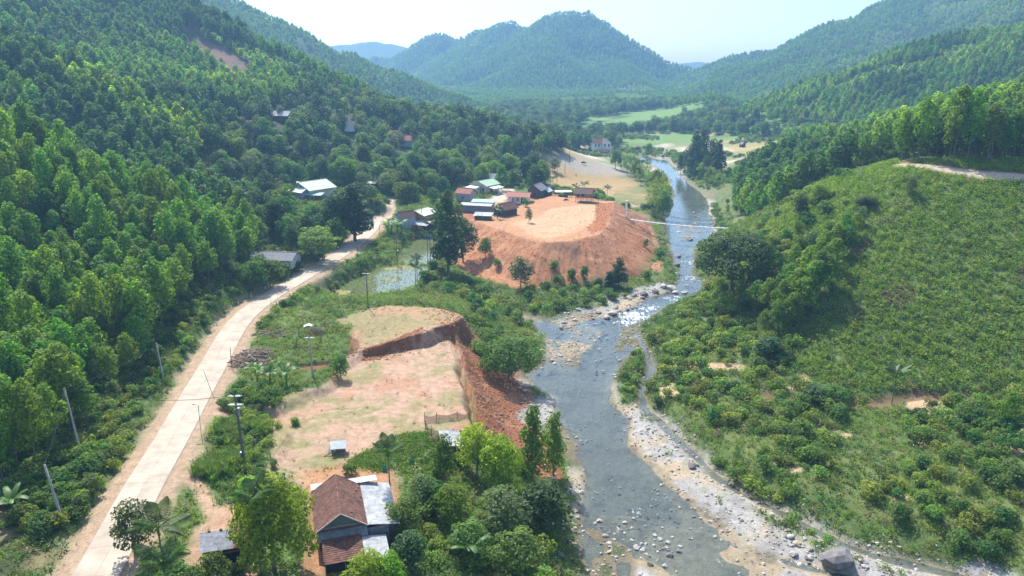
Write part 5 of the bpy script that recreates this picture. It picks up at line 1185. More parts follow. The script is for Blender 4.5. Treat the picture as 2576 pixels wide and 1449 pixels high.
# clods and small slumped earth on the cut banks and the fill
M['clod'] = plain('earth_clod', (.30, .155, .085), .95, .35, 3., .4)
TREES['clod'] = []
for i in range(3):
    me = rock_mesh(90 + i, 1, .8); me.materials.append(M['clod']); TREES['clod'].append(me)
rsC = np.random.RandomState(71); xc = np.r_[rsC.uniform(-34, 8, 26000), rsC.uniform(-22, 60, 30000)]; yc = np.r_[rsC.uniform(92, 162, 26000), rsC.uniform(188, 285, 30000)]
hc = np.array([hz(a, b) for a, b in zip(xc, yc)]); Cc = paint(xc, yc, hc); dfi = sdist(FILL, xc, yc); dpa = sdist(PAD, xc, yc); dup = sdist(UPPER, xc, yc)
bare_c = Cc[:, 0] > Cc[:, 1] * 1.45
kc = bare_c & (((dfi > -1) & (dfi < 20) & (fbm(xc, yc, 5, 2) > -.03) & (rsC.rand(len(xc)) < .5)) | ((dfi < -1) & (rsC.rand(len(xc)) < .03)) | (sdist(BERM, xc, yc) < .5) | ((dpa > .2) & (dpa < 12) & (xc > -16)) | ((dup > -.5) & (dup < 4) & (yc < 152)))
mass('earth_clods', np.c_[xc, yc, hc][kc], ['clod'], 'clods and crumbled soil on the fill slopes and cut banks', 'soil', .10 + .5 * rsC.rand(kc.sum()) ** 3.5, None, .4)
# ------------------------------------------------------------------ building kit
def mat_tile(name, c0, c1, mold=.5):
    m, t, N, L, B = newmat(name)
    ge = N.new('ShaderNodeNewGeometry'); oi = N.new('ShaderNodeObjectInfo')
    ad = N.new('ShaderNodeMath'); ad.operation = 'ADD'; L.new(ge.outputs['Random Per Island'], ad.inputs[0]); L.new(oi.outputs['Random'], ad.inputs[1])
    fr = N.new('ShaderNodeMath'); fr.operation = 'FRACT'; L.new(ad.outputs[0], fr.inputs[0])
    r = N.new('ShaderNodeValToRGB'); r.color_ramp.elements[0].color = (*c0, 1); r.color_ramp.elements[1].color = (*c1, 1); L.new(fr.outputs[0], r.inputs[0])
    n = N.new('ShaderNodeTexNoise'); n.inputs['Scale'].default_value = 1.1; n.inputs['Detail'].default_value = 7; n.inputs['Roughness'].default_value = .7; L.new(ge.outputs['Position'], n.inputs['Vector'])
    mr = N.new('ShaderNodeMapRange'); mr.inputs[1].default_value = .42; mr.inputs[2].default_value = .68; mr.inputs[4].default_value = mold; L.new(n.outputs[0], mr.inputs[0])
    mx = N.new('ShaderNodeMix'); mx.data_type = 'RGBA'; mx.inputs[7].default_value = (.045, .035, .032, 1); L.new(mr.outputs[0], mx.inputs[0]); L.new(r.outputs[0], mx.inputs[6])
    L.new(mx.outputs[2], B.inputs['Base Color']); B.inputs['Roughness'].default_value = .9; B.inputs['Specular IOR Level'].default_value = .2
    return m
M['tile'] = mat_tile('clay_tile', (.115, .058, .046), (.215, .110, .080), .7)
M['tile_old'] = mat_tile('old_tile', (.10, .052, .045), (.17, .085, .07), .7)
M['fibro'] = plain('fibre_cement', (.36, .37, .375), .9, .35, 1.6, .2, streak=(1, 1, 1))
M['fibro_white'] = plain('pale_sheet', (.62, .64, .65), .6, .15, 2.)
M['fibro_dark'] = plain('dark_sheet', (.19, .20, .22), .9, .4, 2., .2)
M['tin_green'] = plain('green_sheet', (.30, .43, .30), .55, .12, 1.)
M['tin_teal'] = plain('teal_sheet', (.30, .47, .45), .5, .12, 1.)
M['tin_pale'] = plain('pale_green_sheet', (.52, .60, .42), .5, .12, 1.)
M['tin_rust'] = plain('rusty_sheet', (.30, .125, .085), .8, .35, 1.5)
M['thatch'] = plain('thatch', (.13, .085, .065), 1, .4, 5., .5)
M['plaster'] = plain('old_plaster', (.37, .38, .385), .95, .25, .9)
M['plaster_blue'] = plain('blue_plaster', (.30, .36, .42), .95, .25, .9)
M['whitewash'] = plain('whitewash', (.72, .72, .69), .9, .12, .8)
M['cream'] = plain('cream_plaster', (.62, .56, .42), .9, .15, .8)
M['plank'] = plain('weathered_plank', (.105, .080, .062), .95, .4, 3., .3, streak=(6, 6, .6))
M['wood'] = plain('raw_timber', (.30, .20, .12), .9, .35, 3., .3)
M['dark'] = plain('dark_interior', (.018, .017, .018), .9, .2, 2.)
M['gable'] = plain('grey_green_gable', (.13, .155, .15), .95, .2, 1.5)
M['mortar'] = plain('mortar', (.48, .40, .35), .95, .25, 3.)
M['glass'] = plain('window_glass', (.05, .07, .09), .15, .2, 2., spec=.6)
M['blue'] = plain('blue_paint', (.12, .27, .42), .6, .2, 2.)
M['orange_cloth'] = plain('orange_cloth', (.50, .16, .06), .9, .25, 2.)
M['steel'] = plain('galvanised_steel', (.55, .57, .60), .4, .15, 3., metal=.6)
M['pole'] = plain('pole_concrete', (.33, .32, .30), .95, .2, 2.)
M['pole_dark'] = plain('mossy_concrete', (.12, .12, .105), .95, .3, 2.)
M['white'] = plain('white_paint', (.78, .78, .76), .6, .1, 2.)
M['red'] = plain('red_paint', (.45, .05, .04), .6, .15, 2.)
M['black'] = plain('black_rubber', (.02, .02, .022), .6, .2, 2.)
M['brick'] = plain('brick_wall', (.36, .17, .11), .95, .25, 4.)

def empty(name, loc, rz=0, label=None, cat=None, group=None):
    e = bpy.data.objects.new(name, None); COL.objects.link(e); e.location = loc; e.rotation_euler[2] = rz
    return tag(e, label, cat, group)
def boxvf(a, b):
    x0, y0, z0 = a; x1, y1, z1 = b
    V = [(x0, y0, z0), (x1, y0, z0), (x1, y1, z0), (x0, y1, z0), (x0, y0, z1), (x1, y0, z1), (x1, y1, z1), (x0, y1, z1)]
    return np.array(V, float), np.array([(0, 3, 2, 1), (4, 5, 6, 7), (0, 1, 5, 4), (1, 2, 6, 5), (2, 3, 7, 6), (3, 0, 4, 7)])
def boxes(name, lst, mat, parent):
    V, F, _ = merge([boxvf(a, b) for a, b in lst]); return link(name, mesh_np(name, V, F, M[mat]), parent)
def box(name, a, b, mat, parent): return boxes(name, [(a, b)], mat, parent)
def poly(name, V, F, mat, parent):
    me = bpy.data.meshes.new(name); me.from_pydata([tuple(v) for v in V], [], F); me.materials.append(M[mat]); me.update()
    me.polygons.foreach_set('use_smooth', np.zeros(len(F), bool)); return link(name, me, parent)
def bar(name, p, q, r, mat, parent, n=6, r2=None):
    V, F = tube([p, q], [r, r if r2 is None else r2], n); return link(name, mesh_np(name, V, F, M[mat], False), parent)
def corr_geo(o, du, dv, w, l, amp=.035, pitch=.17, th=.012):
    """one corrugated sheet: o corner, du across the waves, dv along them"""
    o, du, dv = (np.array(k, float) for k in (o, du, dv)); du /= np.linalg.norm(du); dv /= np.linalg.norm(dv); n = np.cross(du, dv); n = n if n[2] > 0 else -n
    k = max(2, int(round(w / pitch)) * 2); V = []
    for i in range(k + 1):
        p = o + du * w * i / k + n * (amp if i % 2 else 0)
        V += [p, p + dv * l]
    return np.array(V), np.array([(2 * i, 2 * i + 2, 2 * i + 3, 2 * i + 1) for i in range(k)])
def sheets(parent, o, du, dv, W, L, mat, sw=.95, sl=1.7, amp=.035, pitch=.17, jit=.02, name='sheet'):
    o, du, dv = (np.array(k, float) for k in (o, du, dv)); du /= np.linalg.norm(du); dv /= np.linalg.norm(dv); n = np.cross(du, dv); n = n if n[2] > 0 else -n
    nu = max(1, int(round(W / sw))); nv = max(1, int(round(L / sl))); rs = random.Random(int(W * 10 + L * 7)); out = []
    for j in range(nv):
        for i in range(nu):
            p = o + du * W * i / nu + dv * L * j / nv + n * (.02 * (nv - j) + .006 * (i % 2)) + dv * rs.uniform(-jit, jit)
            V, F = corr_geo(p, du, dv, W / nu + .06, L / nv + .1, amp, pitch)
            out.append(link(name, mesh_np(name, V, F, M[mat]), parent))
    return out
def gable_house(name, base, rz, W, L, hw, rise, wall, roof, label, ov=.5, openings=(), corr=True, cap=None, stilts=0, roofpitch=.3, cat='house', hip=0):
    """ridge along local y, front gable at local -y; openings: (kind, face, along, z, w, h, mat)"""
    e = empty(name, base, rz, label, cat); w, l = W / 2, L / 2; z0 = stilts - (.4 if not stilts else 0); h = stilts + hw
    V = [(-w, -l, z0), (w, -l, z0), (w, l, z0), (-w, l, z0), (-w, -l, h), (w, -l, h), (w, l, h), (-w, l, h), (0, -l + hip, h + rise), (0, l - hip, h + rise)]
    F = [(0, 1, 5, 4), (1, 2, 6, 5), (2, 3, 7, 6), (3, 0, 4, 7)]
    if not hip: F += [(4, 5, 8), (6, 7, 9)]
    if stilts: F += [(0, 3, 2, 1)]
    poly('wall', V, F, wall, e)
    s = rise / w
    for sg in (-1, 1):
        o = np.array([0, -l - ov, h + rise + .06]); dv = np.array([sg * (w + ov), 0, -(w + ov) * s]); ln = np.linalg.norm(dv)
        if hip:
            a = (0, -l + hip, h + rise + .06); b = (0, l - hip, h + rise + .06); c = (sg * (w + ov), l + ov, h - ov * s + .06); d = (sg * (w + ov), -l - ov, h - ov * s + .06)
            poly('roof_slope', [a, b, c, d], [(0, 1, 2, 3)], roof, e)
        else:
            V, F = corr_geo(o, (0, 1, 0), dv, L + 2 * ov, ln, .05, roofpitch); link('roof_slope', mesh_np('roof_slope', V, F, M[roof]), e)
    if hip:
        for sg in (-1, 1):
            poly('roof_slope', [(0, sg * (l - hip), h + rise + .06), (w + ov, sg * (l + ov), h - ov * s + .06), (-w - ov, sg * (l + ov), h - ov * s + .06)], [(0, 1, 2)], roof, e)
    box('ridge_cap', (-.14, -l - ov * (0 if hip else 1) + (hip or 0), h + rise + .05), (.14, l + (0 if hip else ov) - (hip or 0), h + rise + .14), cap or roof, e)
    for kind, face, al, z, ow, oh, mt in openings:
        z += stilts
        if face in 'fb':
            y_ = -l if face == 'f' else l; sg = -1 if face == 'f' else 1; fr_ = boxvf((al - ow / 2, min(y_, y_ + sg * .05), z), (al + ow / 2, max(y_, y_ + sg * .05), z + oh)); pa = ((al - ow / 2 + .07, min(y_ + sg * .05, y_ + sg * .07), z + .07), (al + ow / 2 - .07, max(y_ + sg * .05, y_ + sg * .07), z + oh - .07))
        else:
            x_ = -w if face == 'l' else w; sg = -1 if face == 'l' else 1; fr_ = boxvf((min(x_, x_ + sg * .05), al - ow / 2, z), (max(x_, x_ + sg * .05), al + ow / 2, z + oh)); pa = ((min(x_ + sg * .05, x_ + sg * .07), al - ow / 2 + .07, z + .07), (max(x_ + sg * .05, x_ + sg * .07), al + ow / 2 - .07, z + oh - .07))
        f = link(kind, mesh_np(kind, *fr_, M['wood' if mt != 'glass' else 'whitewash']), e); box('panel' if kind == 'door' else 'pane', *pa, mt, f)
    if stilts:
        for px_ in (-w + .12, 0, w - .12):
            for py_ in (-l + .12, -l / 3, l / 3, l - .12): bar('post', (px_, py_, -.5), (px_, py_, stilts), .10, 'wood', e)
    return e
def lean(e, name, pts, mat, pitch=.3, amp=.05):
    """a mono-pitch roof: pts = upper left, upper right, lower right"""
    a, b, c = (np.array(p, float) for p in pts); V, F = corr_geo(a, b - a, c - b, np.linalg.norm(b - a), np.linalg.norm(c - b), amp, pitch); return link(name, mesh_np(name, V, F, M[mat]), e)

# ------------------------------------------------------------------ the tiled farmhouse in the foreground
FZ = 8.0
fh = empty('farmhouse', (-19.1, 70.9, FZ), R(17), 'old farmhouse with brown clay tile roof and grey corrugated lean-tos', 'house')
poly('wall', [(-2.5, .5, -.6), (2.5, .5, -.6), (2.5, 8.4, -.6), (-2.5, 8.4, -.6), (-2.5, .5, 2.7), (2.5, .5, 2.7), (2.5, 8.4, 2.7), (-2.5, 8.4, 2.7)], [(0, 1, 5, 4), (1, 2, 6, 5), (2, 3, 7, 6), (3, 0, 4, 7)], 'plank', fh)
poly('gable_panel', [(-2.45, .48, 2.95), (2.45, .48, 2.95), (0, .48, 4.55), (-2.45, 8.42, 2.75), (2.45, 8.42, 2.75), (0, 8.42, 4.5)], [(0, 1, 2), (4, 3, 5)], 'gable', fh)
box('gable_beam', (-2.4, .25, 2.72), (2.5, .42, 2.92), 'tile', fh); box('gable_ledge', (-2.2, .3, 2.94), (2.2, .46, 3.0), 'mortar', fh)
def tile_geo():
    V = []; w, l = .118, .335
    for y_, z_ in ((0, .03), (l, 0.)):
        for x_, dz in ((-w, .018), (-w * .55, 0), (w * .5, 0), (w * .8, .022), (w * 1.08, .012)): V.append((x_, y_, z_ + dz))
    F = [(i, i + 1, i + 6, i + 5) for i in range(4)]
    k = len(V); V += [(-w, 0, .0), (w * 1.08, 0, .0)]; F += [(k, k + 1, 4, 0)]
    return np.array(V, float), np.array(F)
TV, TF = tile_geo(); TILE = mesh_np('tile', TV, TF, M['tile'])
def slope_frames(o, du, dv, W, L, rows, cols):
    """o = eave corner; du along the eave, dv up the slope -> tile matrices"""
    o, du, dv = (Vector(k) for k in (o, du, dv)); du.normalize(); dv.normalize(); n = du.cross(dv)
    if n.z < 0: n = -n
    out = []
    for r_ in range(rows):
        for c_ in range(cols):
            p = o + du * (W * (c_ + .5 + (.0 if r_ % 2 else .04)) / cols) + dv * (L * r_ / rows) + n * (.012 + random.uniform(-.006, .008))
            sx = W / cols / .236; sy = (L / rows + .07) / .335
            m = Matrix((du * sx, dv * sy, n)).transposed().to_4x4() @ Matrix.Rotation(random.uniform(-.03, .03), 4, 'Z'); m.translation = p; out.append(m)
    return out
EH, RH, EW = 2.72, 4.72, 2.95
sl_len = math.hypot(EW, RH - EH)
left = slope_frames((-EW, 0, EH), (0, 1, 0), (EW, 0, RH - EH), 8.7, sl_len, 13, 38)
rightf = slope_frames((EW, 0, EH), (0, 1, 0), (-EW, 0, RH - EH), 8.7, sl_len, 13, 38)
porch = slope_frames((-2.25, -3.9, 1.35), (1, 0, 0), (0, 3.5, .75), 4.3, 3.58, 12, 17)
allm = porch + sorted(left + rightf, key=lambda m: m.translation.y)
roof = poly('roof', [(-EW, 0, EH - .03), (0, 0, RH - .03), (EW, 0, EH - .03), (-EW, 8.7, EH - .03), (0, 8.7, RH - .03), (EW, 8.7, EH - .03)], [(0, 1, 4, 3), (1, 2, 5, 4)], 'tile', fh)
proof = poly('porch_roof', [(-2.25, -3.9, 1.31), (2.05, -3.9, 1.31), (2.05, -.4, 2.06), (-2.25, -.4, 2.06)], [(0, 1, 2, 3)], 'tile', fh)
rest_t = []
for i, m in enumerate(allm):
    if i < 300:
        o = bpy.data.objects.new('tile', TILE); COL.objects.link(o); o.parent = proof if i < len(porch) else roof; o.matrix_local = m
    else:
        A = np.array(m); rest_t.append((TV @ A[:3, :3].T + A[:3, 3], TF))
V, F, _ = merge(rest_t); tag(link('tiles', mesh_np('tiles', V, F, M['tile']), roof), kind='stuff')
for k in range(24): bar('ridge_tile', (0, .0 + k * .363, RH - .02), (0, .40 + k * .363, RH + .01), .11, 'tile', roof, 8, .095)
for sg in (-1, 1): bar('verge', (sg * EW, -.03, EH + .03), (0, -.03, RH + .04), .075, 'mortar', roof, 6); bar('verge', (sg * EW, 8.73, EH + .03), (0, 8.73, RH + .04), .07, 'tile', roof, 6)
# corrugated skirt above the porch, side shed and rear lean-to
sk = box('skirt_rail', (-2.5, .2, 2.45), (2.75, .3, 2.6), 'plank', fh); sheets(sk, (-2.55, .28, 2.62), (1, 0, 0), (.0, -.75, -.62), 5.3, 1.05, 'fibro_dark', .9, 1.3)  # darker sheets: shade on the camera-facing slope put into their colour
sh = box('shed_frame', (2.55, .35, -.6), (6.0, 8.9, 2.1), 'plank', fh); sheets(sh, (2.9, .0, 2.78), (0, 1, 0), (3.5, 0, -.55), 9.2, 3.55, 'fibro', .98, 1.78)
for k in range(9): box('wall_sheet', (2.6 + k * .3, .22 + .02 * (k % 2), -.2), (2.87 + k * .3, .33, 2.25), 'fibro_dark', sh)
rl_ = box('rear_frame', (-2.7, 8.5, -.6), (4.2, 10.3, 2.2), 'plank', fh); sheets(rl_, (-3.0, 8.75, 3.05), (1, 0, 0), (0, 2.1, -.5), 8.0, 2.15, 'fibro', .98, 2.2)
bar('hip_cap', (2.9, 8.8, 3.05), (4.9, 10.7, 2.62), .09, 'fibro_white', rl_, 8)
fl = box('front_shed_frame', (2.3, -4.4, -.6), (4.4, -.8, 1.2), 'plank', fh); sheets(fl, (2.1, -4.7, 1.75), (0, 1, 0), (2.6, 0, -.3), 4.2, 2.6, 'fibro', .98, 1.35)
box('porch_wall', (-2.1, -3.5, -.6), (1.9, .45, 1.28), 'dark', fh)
for x_ in (-2.1, 0, 1.9): bar('porch_post', (x_, -3.75, -.6), (x_, -3.75, 1.36), .06, 'wood', fh)
for x_, y_ in ((2.2, 6.9), (2.6, 5.7), (1.2, 1.3), (2.5, 7.8)): box('loose_tile', (x_ - .2, y_ - .14, RH - x_ * (RH - EH) / EW + .06), (x_ + .16, y_ + .14, RH - x_ * (RH - EH) / EW + .13), 'tile', roof)

# low shed at the bottom edge, white tin lean-to at the net plot
b = at(560, 1420, 8.6); e = empty('shed', (b.x, b.y + 1.5, b.z), R(22), 'low shed with grey corrugated and old tile roof at the bottom edge', 'shed')
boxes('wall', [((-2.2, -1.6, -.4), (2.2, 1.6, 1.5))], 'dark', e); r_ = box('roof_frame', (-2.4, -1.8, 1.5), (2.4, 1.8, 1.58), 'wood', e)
sheets(r_, (-2.6, 1.9, 2.3), (0, -1, 0), (3.2, 0, -.25), 3.8, 3.2, 'fibro_dark', .95, 1.6)
for m in slope_frames((2.4, -1.9, 1.75), (0, 1, 0), (-1.8, 0, .3), 3.8, 1.8, 7, 16):
    o = bpy.data.objects.new('tile', TILE); COL.objects.link(o); o.parent = r_; o.matrix_local = m
for k, x_ in enumerate((-1.8, -.6, .9)): box('brick_weight', (x_, 1.7, 2.28 - .06 * k), (x_ + .3, 1.9, 2.42 - .06 * k), 'plank', r_)
b = at(1134, 1132, 7.6); e = empty('tin_shelter', (b.x, b.y, b.z), R(12), 'pale corrugated lean-to roof half hidden behind the net plot trees', 'shelter')
for x_ in (-1.2, 1.2):
    for y_ in (-2, 2): bar('post', (x_, y_, -.3), (x_, y_, 1.9), .06, 'wood', e)
sheets(e, (-1.5, -2.4, 2.05), (0, 1, 0), (3, 0, -.3), 4.8, 3.0, 'fibro', .95, 1.5)
# hen house on legs
b = at(852, 1138, 8); e = empty('hen_house', (b.x, b.y, b.z), R(8), 'small white roofed hen house on legs in the yard', 'hen house')
for x_ in (-.85, .85):
    for y_ in (-.55, .55): bar('leg', (x_, y_, -.15), (x_, y_, 1.3), .045, 'wood', e)
box('floor', (-.95, -.65, .42), (.95, .65, .5), 'plank', e)
for k in range(6): box('slat', (-.9, -.62, .55 + k * .1), (.9, -.58, .60 + k * .1), 'wood', e)
box('back_wall', (-.9, .56, .5), (.9, .62, 1.2), 'plank', e)
sheets(e, (-1.05, .0, 1.85), (1, 0, 0), (0, -.95, -.72), 2.2, 1.2, 'fibro_white', 1.1, 1.3); sheets(e, (-1.05, .0, 1.85), (1, 0, 0), (0, .8, -.5), 2.2, .95, 'fibro_white', 1.1, 1.3)
poly('side_panel', [(-1.0, -.7, .3), (-1.0, .6, .6), (-.98, .1, 1.8), (-1.5, -.6, .1)], [(0, 1, 2), (0, 2, 3)], 'fibro_white', e)
bar('ramp', (-.7, -.7, .45), (-2.0, -1.0, .05), .09, 'wood', e, 4)
poly('hanging_cloth', [(-.75, -.72, 1.25), (-.35, -.72, 1.22), (-.3, -.76, .65), (-.52, -.7, .5), (-.72, -.78, .7)], [(0, 1, 2, 3, 4)], 'mortar', e)

# ------------------------------------------------------------------ village houses
gable_house('junction_house', at(1022, 572, 9.6), R(-52), 4.2, 5.0, 4.0, 1.5, 'plaster_blue', 'tile_old', 'tall blue grey plaster house with dark tile roof beside the road junction', .25, [('window', 'l', 0, 1.2, .9, 1.1, 'dark'), ('window', 'f', .4, 1.2, .8, 1., 'dark')], cap='tile_old')
gable_house('junction_wing', at(1062, 560, 9.8), R(-28), 6.4, 7.0, 3.4, 1.3, 'brick', 'tin_pale', 'brick wing with pale green sheet roof behind the junction house', .6, [('window', 'f', 1.2, 1.1, .8, 1., 'dark')])
b = at(1060, 582, 9.4); e = empty('curtain_shelter', b, R(-24), 'grey lean-to shelter with orange curtains in front of the junction house', 'shelter')
lean(e, 'roof', [(-3.2, 2.4, 3.2), (3.0, 2.4, 3.2), (3.0, -1.6, 2.35)], 'fibro'); box('back_wall', (-3.0, 1.9, -.5), (2.9, 2.1, 2.9), 'plank', e)
for x_ in (-3.0, -.8, 1.2, 2.8): bar('post', (x_, -1.4, -.6), (x_, -1.4, 2.4), .06, 'wood', e)
for x_, w_ in ((-2.9, 1.5), (-.7, 1.3)): poly('curtain', [(x_, -1.36, 2.2), (x_ + w_, -1.36, 2.2), (x_ + w_ * .85, -1.4, .7), (x_ + w_ * .5, -1.32, .95), (x_ + .1, -1.38, .75)], [(0, 1, 2, 3, 4)], 'orange_cloth', e)
b = at(1062, 590, 8.5); e = empty('garden_wall', b, R(-14), 'low mossy wall in front of the orange curtain shelter', 'wall')
box('wall', (-3, -.15, -.8), (3.2, .15, .9), 'plaster', e); box('coping', (-3.1, -.2, .9), (3.3, .2, 1.0), 'mortar', e)
def tank(base, label, mat='white', legs=1.0):
    e = empty('water_tank', base, 0, label, 'water tank')
    V, F = tube([(-.6, 0, legs + .5), (-.5, 0, legs + .5), (.5, 0, legs + .5), (.6, 0, legs + .5)], [.2, .5, .5, .2], 10); link('tank', mesh_np('tank', V, F, M[mat], True), e)
    for x_ in (-.4, .4):
        for y_ in (-.35, .35): bar('leg', (x_, y_, -.3), (x_ * .9, y_ * .8, legs + .3), .04, 'plank', e)
    bar('outlet', (.55, 0, legs + .25), (.75, 0, legs - .2), .05, 'steel', e)
b = at(1086, 556, 9.8); tank((b.x, b.y, b.z), 'white water tank on legs right of the junction house', legs=3.4)
# pale green house among the trees left
hb = at(785, 496, 15.4); hb.y += 2
gable_house('green_roofed_house', hb, R(-38), 11, 11, 3.6, 2.2, 'cream', 'tin_green', 'large house with pale green roof among trees left of the road', .8, [('window', 'f', 0, 1.1, 1., 1.2, 'glass'), ('door', 'f', 2.4, 0, 1., 2.1, 'blue')])
gable_house('green_roofed_annex', at(762, 500, 15.4), R(52), 4.6, 5, 2.8, 1.2, 'plaster_blue', 'tin_pale', 'small pale green annex in front of the large green roof', .4)
b = at(790, 505, 15); e = empty('porch_shelter', b, R(-8), 'teal sheet porch below the large green roofed house', 'shelter')
lean(e, 'roof', [(-3, 2, 2.7), (3.4, 2, 2.7), (3.4, -1.4, 2.2)], 'tin_teal'); box('back_wall', (-2.8, 1.6, -.4), (3.2, 1.8, 2.5), 'plaster', e)
for x_ in (-2.8, 0, 3.2): bar('post', (x_, -1.2, -.4), (x_, -1.2, 2.2), .06, 'wood', e)
b = at(752, 492, 16); tank((b.x, b.y, b.z), 'white water tank on a stand left of the large green roof', legs=4.2)
# rows behind the fill
gable_house('village_house', at(1222, 482, 12.8), R(-36), 7.2, 8.5, 3.3, 1.5, 'cream', 'tin_green', 'cream village house with green gable roof facing the bright lane', .7, [('door', 'f', 0, 0, 1.1, 2.1, 'dark'), ('window', 'f', 2, 1, .9, 1.1, 'dark'), ('door', 'r', -1, 0, 1.1, 2.1, 'dark')])
b = at(1248, 487, 12.6); e = empty('veranda', b, R(-36), 'green sheet veranda on the lane side of the cream village house', 'veranda')
lean(e, 'roof', [(-1.2, 3.4, 2.9), (-1.2, -3.4, 2.9), (1.7, -3.4, 2.4)], 'tin_teal')
for y_ in (-3.2, 0, 3.2): bar('post', (1.5, y_, -.3), (1.5, y_, 2.45), .06, 'whitewash', e)
b = at(1188, 486, 12.8); e = empty('side_shelter', b, R(-36), 'pale sheet lean-to left of the cream village house', 'shelter')
lean(e, 'roof', [(-2.6, 2.0, 2.8), (2.8, 2.0, 2.8), (2.8, -1.6, 2.35)], 'fibro_white'); box('wall', (-2.4, -1.3, -.4), (2.6, 1.7, 2.3), 'cream', e)
gable_house('village_house', at(1172, 506, 12.4), R(62), 4.6, 6.2, 3.4, 1.5, 'plaster', 'tin_rust', 'grey rendered house with dark red gable roof left of the long shed', .35, [('window', 'l', 0, 1.2, .8, .9, 'dark')])
b = at(1205, 532, 12); e = empty('long_shed', b, R(-14), 'long dark shed with grey and teal sheet roofs at the fill edge', 'shed')
box('wall', (-6, -2, -.5), (5, 3, 2.5), 'fibro_dark', e); lean(e, 'roof', [(-6.6, .6, 3.0), (5.2, .6, 3.0), (5.2, -2.6, 2.5)], 'fibro'); lean(e, 'upper_roof', [(-3.2, 3.4, 3.9), (5.4, 3.4, 3.9), (5.4, .5, 3.3)], 'tin_teal')
box('upper_wall', (-3, .6, 2.5), (5, 3.2, 3.3), 'plaster_blue', e)
gable_house('plank_house', at(1272, 540, 12), R(-40), 4.8, 6.6, 2.6, 1.6, 'plank', 'tile_old', 'dark plank house with mossy tile roof at the edge of the fill', .6, [('door', 'f', 0, 0, 1., 1.9, 'dark'), ('window', 'r', 0, 1, .9, .9, 'dark')])
b = at(1216, 552, 12); e = empty('animal_pen', b, R(-10), 'low pen with patched grey sheet roof on the edge of the fill', 'pen')
box('wall', (-2.8, -1.2, -.4), (2.6, 1.6, 1.1), 'plank', e); sheets(e, (-3.2, 1.9, 2.1), (1, 0, 0), (0, -3.4, -.6), 6.4, 3.5, 'fibro', 1.05, 1.8, .04, .26)
for x_ in (-2.7, 0, 2.5): bar('post', (x_, -1.4, -.4), (x_, -1.4, 1.6), .06, 'wood', e)
wh = gable_house('white_house', at(1306, 509, 12.2), R(78), 5.4, 7.6, 2.9, 1.0, 'whitewash', 'tin_rust', 'whitewashed house with rusty red roof and columns facing the fill', .9, [('door', 'l', 1.6, 0, 1.2, 2.1, 'blue'), ('door', 'l', -1.8, 0, 1.1, 2.1, 'dark'), ('window', 'l', 0, 1, .9, 1.1, 'wood')])
for y_ in (-3.6, -1.2, 1.2, 3.6): box('column', (-3.55, y_ - .12, -.4), (-3.3, y_ + .12, 2.65), 'whitewash', wh)
gable_house('plank_house', at(1352, 494, 12), R(-24), 5.4, 7.0, 3.2, 1.8, 'plank', 'fibro_dark', 'tall plank house with grey sheet roof behind the whitewashed house', .6, [('window', 'f', 0, 1.2, 1.6, .9, 'dark'), ('door', 'f', -1.6, 0, .9, 1.9, 'dark')])
gable_house('plank_shed', at(1376, 492, 11.8), R(-24), 2.6, 4.4, 2.0, .9, 'plank', 'fibro_white', 'small shed with pale roof right of the tall plank house', .4)
b = at(1417, 496, 11.8); e = empty('open_stall', b, R(4), 'open stall with flat pale roof left of the stilt hut', 'stall')
lean(e, 'roof', [(-3.4, 1.6, 2.55), (3.4, 1.6, 2.55), (3.4, -1.6, 2.3)], 'fibro_white'); box('counter', (-2, -.6, -.1), (1.8, .6, .9), 'plank', e)
for x_ in (-3.1, 0, 3.1):
    for y_ in (-1.4, 1.4): bar('post', (x_, y_, -.3), (x_, y_, 2.4), .06, 'wood', e)
b = at(1424, 504, 12); e = empty('tarpaulin_heap', b, .3, 'dark tarpaulin heap in front of the open stall', 'tarpaulin')
poly('cover', [(-1.3, -.8, 0), (1.4, -.7, 0), (1.2, .9, 0), (-1.1, .8, 0), (-.3, 0, .75), (.5, .1, .55)], [(0, 1, 5, 4), (1, 2, 5), (2, 3, 4, 5), (3, 0, 4)], 'black', e)
st = gable_house('stilt_hut', at(1470, 507, 12), R(70), 4.6, 6.0, 1.9, 1.5, 'wood', 'thatch', 'brown thatched hut on wooden stilts at the back of the fill', .7, [('window', 'l', 0, .5, 1.2, 1., 'dark'), ('door', 'l', 1.8, 0, .8, 1.7, 'dark')], stilts=1.8)
bar('ladder', (-3.2, .4, -.2), (-2.3, .4, 1.8), .08, 'wood', st, 4)
# roofs deeper in the wood
def wood_house(u, v, z, rz, W, L, hw, rise, wall, roof, label, **k): return gable_house('wood_house', at(u, v, z), R(rz), W, L, hw, rise, wall, roof, label, **k)
wood_house(694, 664, 11.6, 84, 6.5, 11, 2.0, 1.2, 'plaster', 'fibro_dark', 'long low house with grey sheet roof left of the road')
wood_house(548, 540, 17, 60, 6, 9, 2.8, 1.8, 'plaster_blue', 'tile_old', 'brown roofed house half hidden at the plantation edge', openings=[('window', 'r', 0, 1, .9, 1, 'dark')])
b = at(592, 545, 16); e = empty('yard_shelter', b, 0, 'small shelter with yellow posts beside the brown roofed house', 'shelter'); lean(e, 'roof', [(-2, 1.5, 2.6), (2, 1.5, 2.6), (2, -1.5, 2.2)], 'fibro_white')
for x_ in (-1.8, 1.8):
    for y_ in (-1.3, 1.3): bar('post', (x_, y_, -.4), (x_, y_, 2.4), .12, 'cream', e)
wood_house(1022, 368, 22, 86, 6, 12, 3, 2.2, 'plaster', 'tin_rust', 'rust brown roofed house on the wooded hill')
wood_house(1006, 352, 24, 86, 5, 8, 3, 2.0, 'plaster', 'tin_rust', 'smaller rust brown roof just above the one on the wooded hill')
wood_house(880, 332, 27, 10, 5, 6, 3.6, 2.2, 'whitewash', 'tin_rust', 'white gabled house high in the wood')
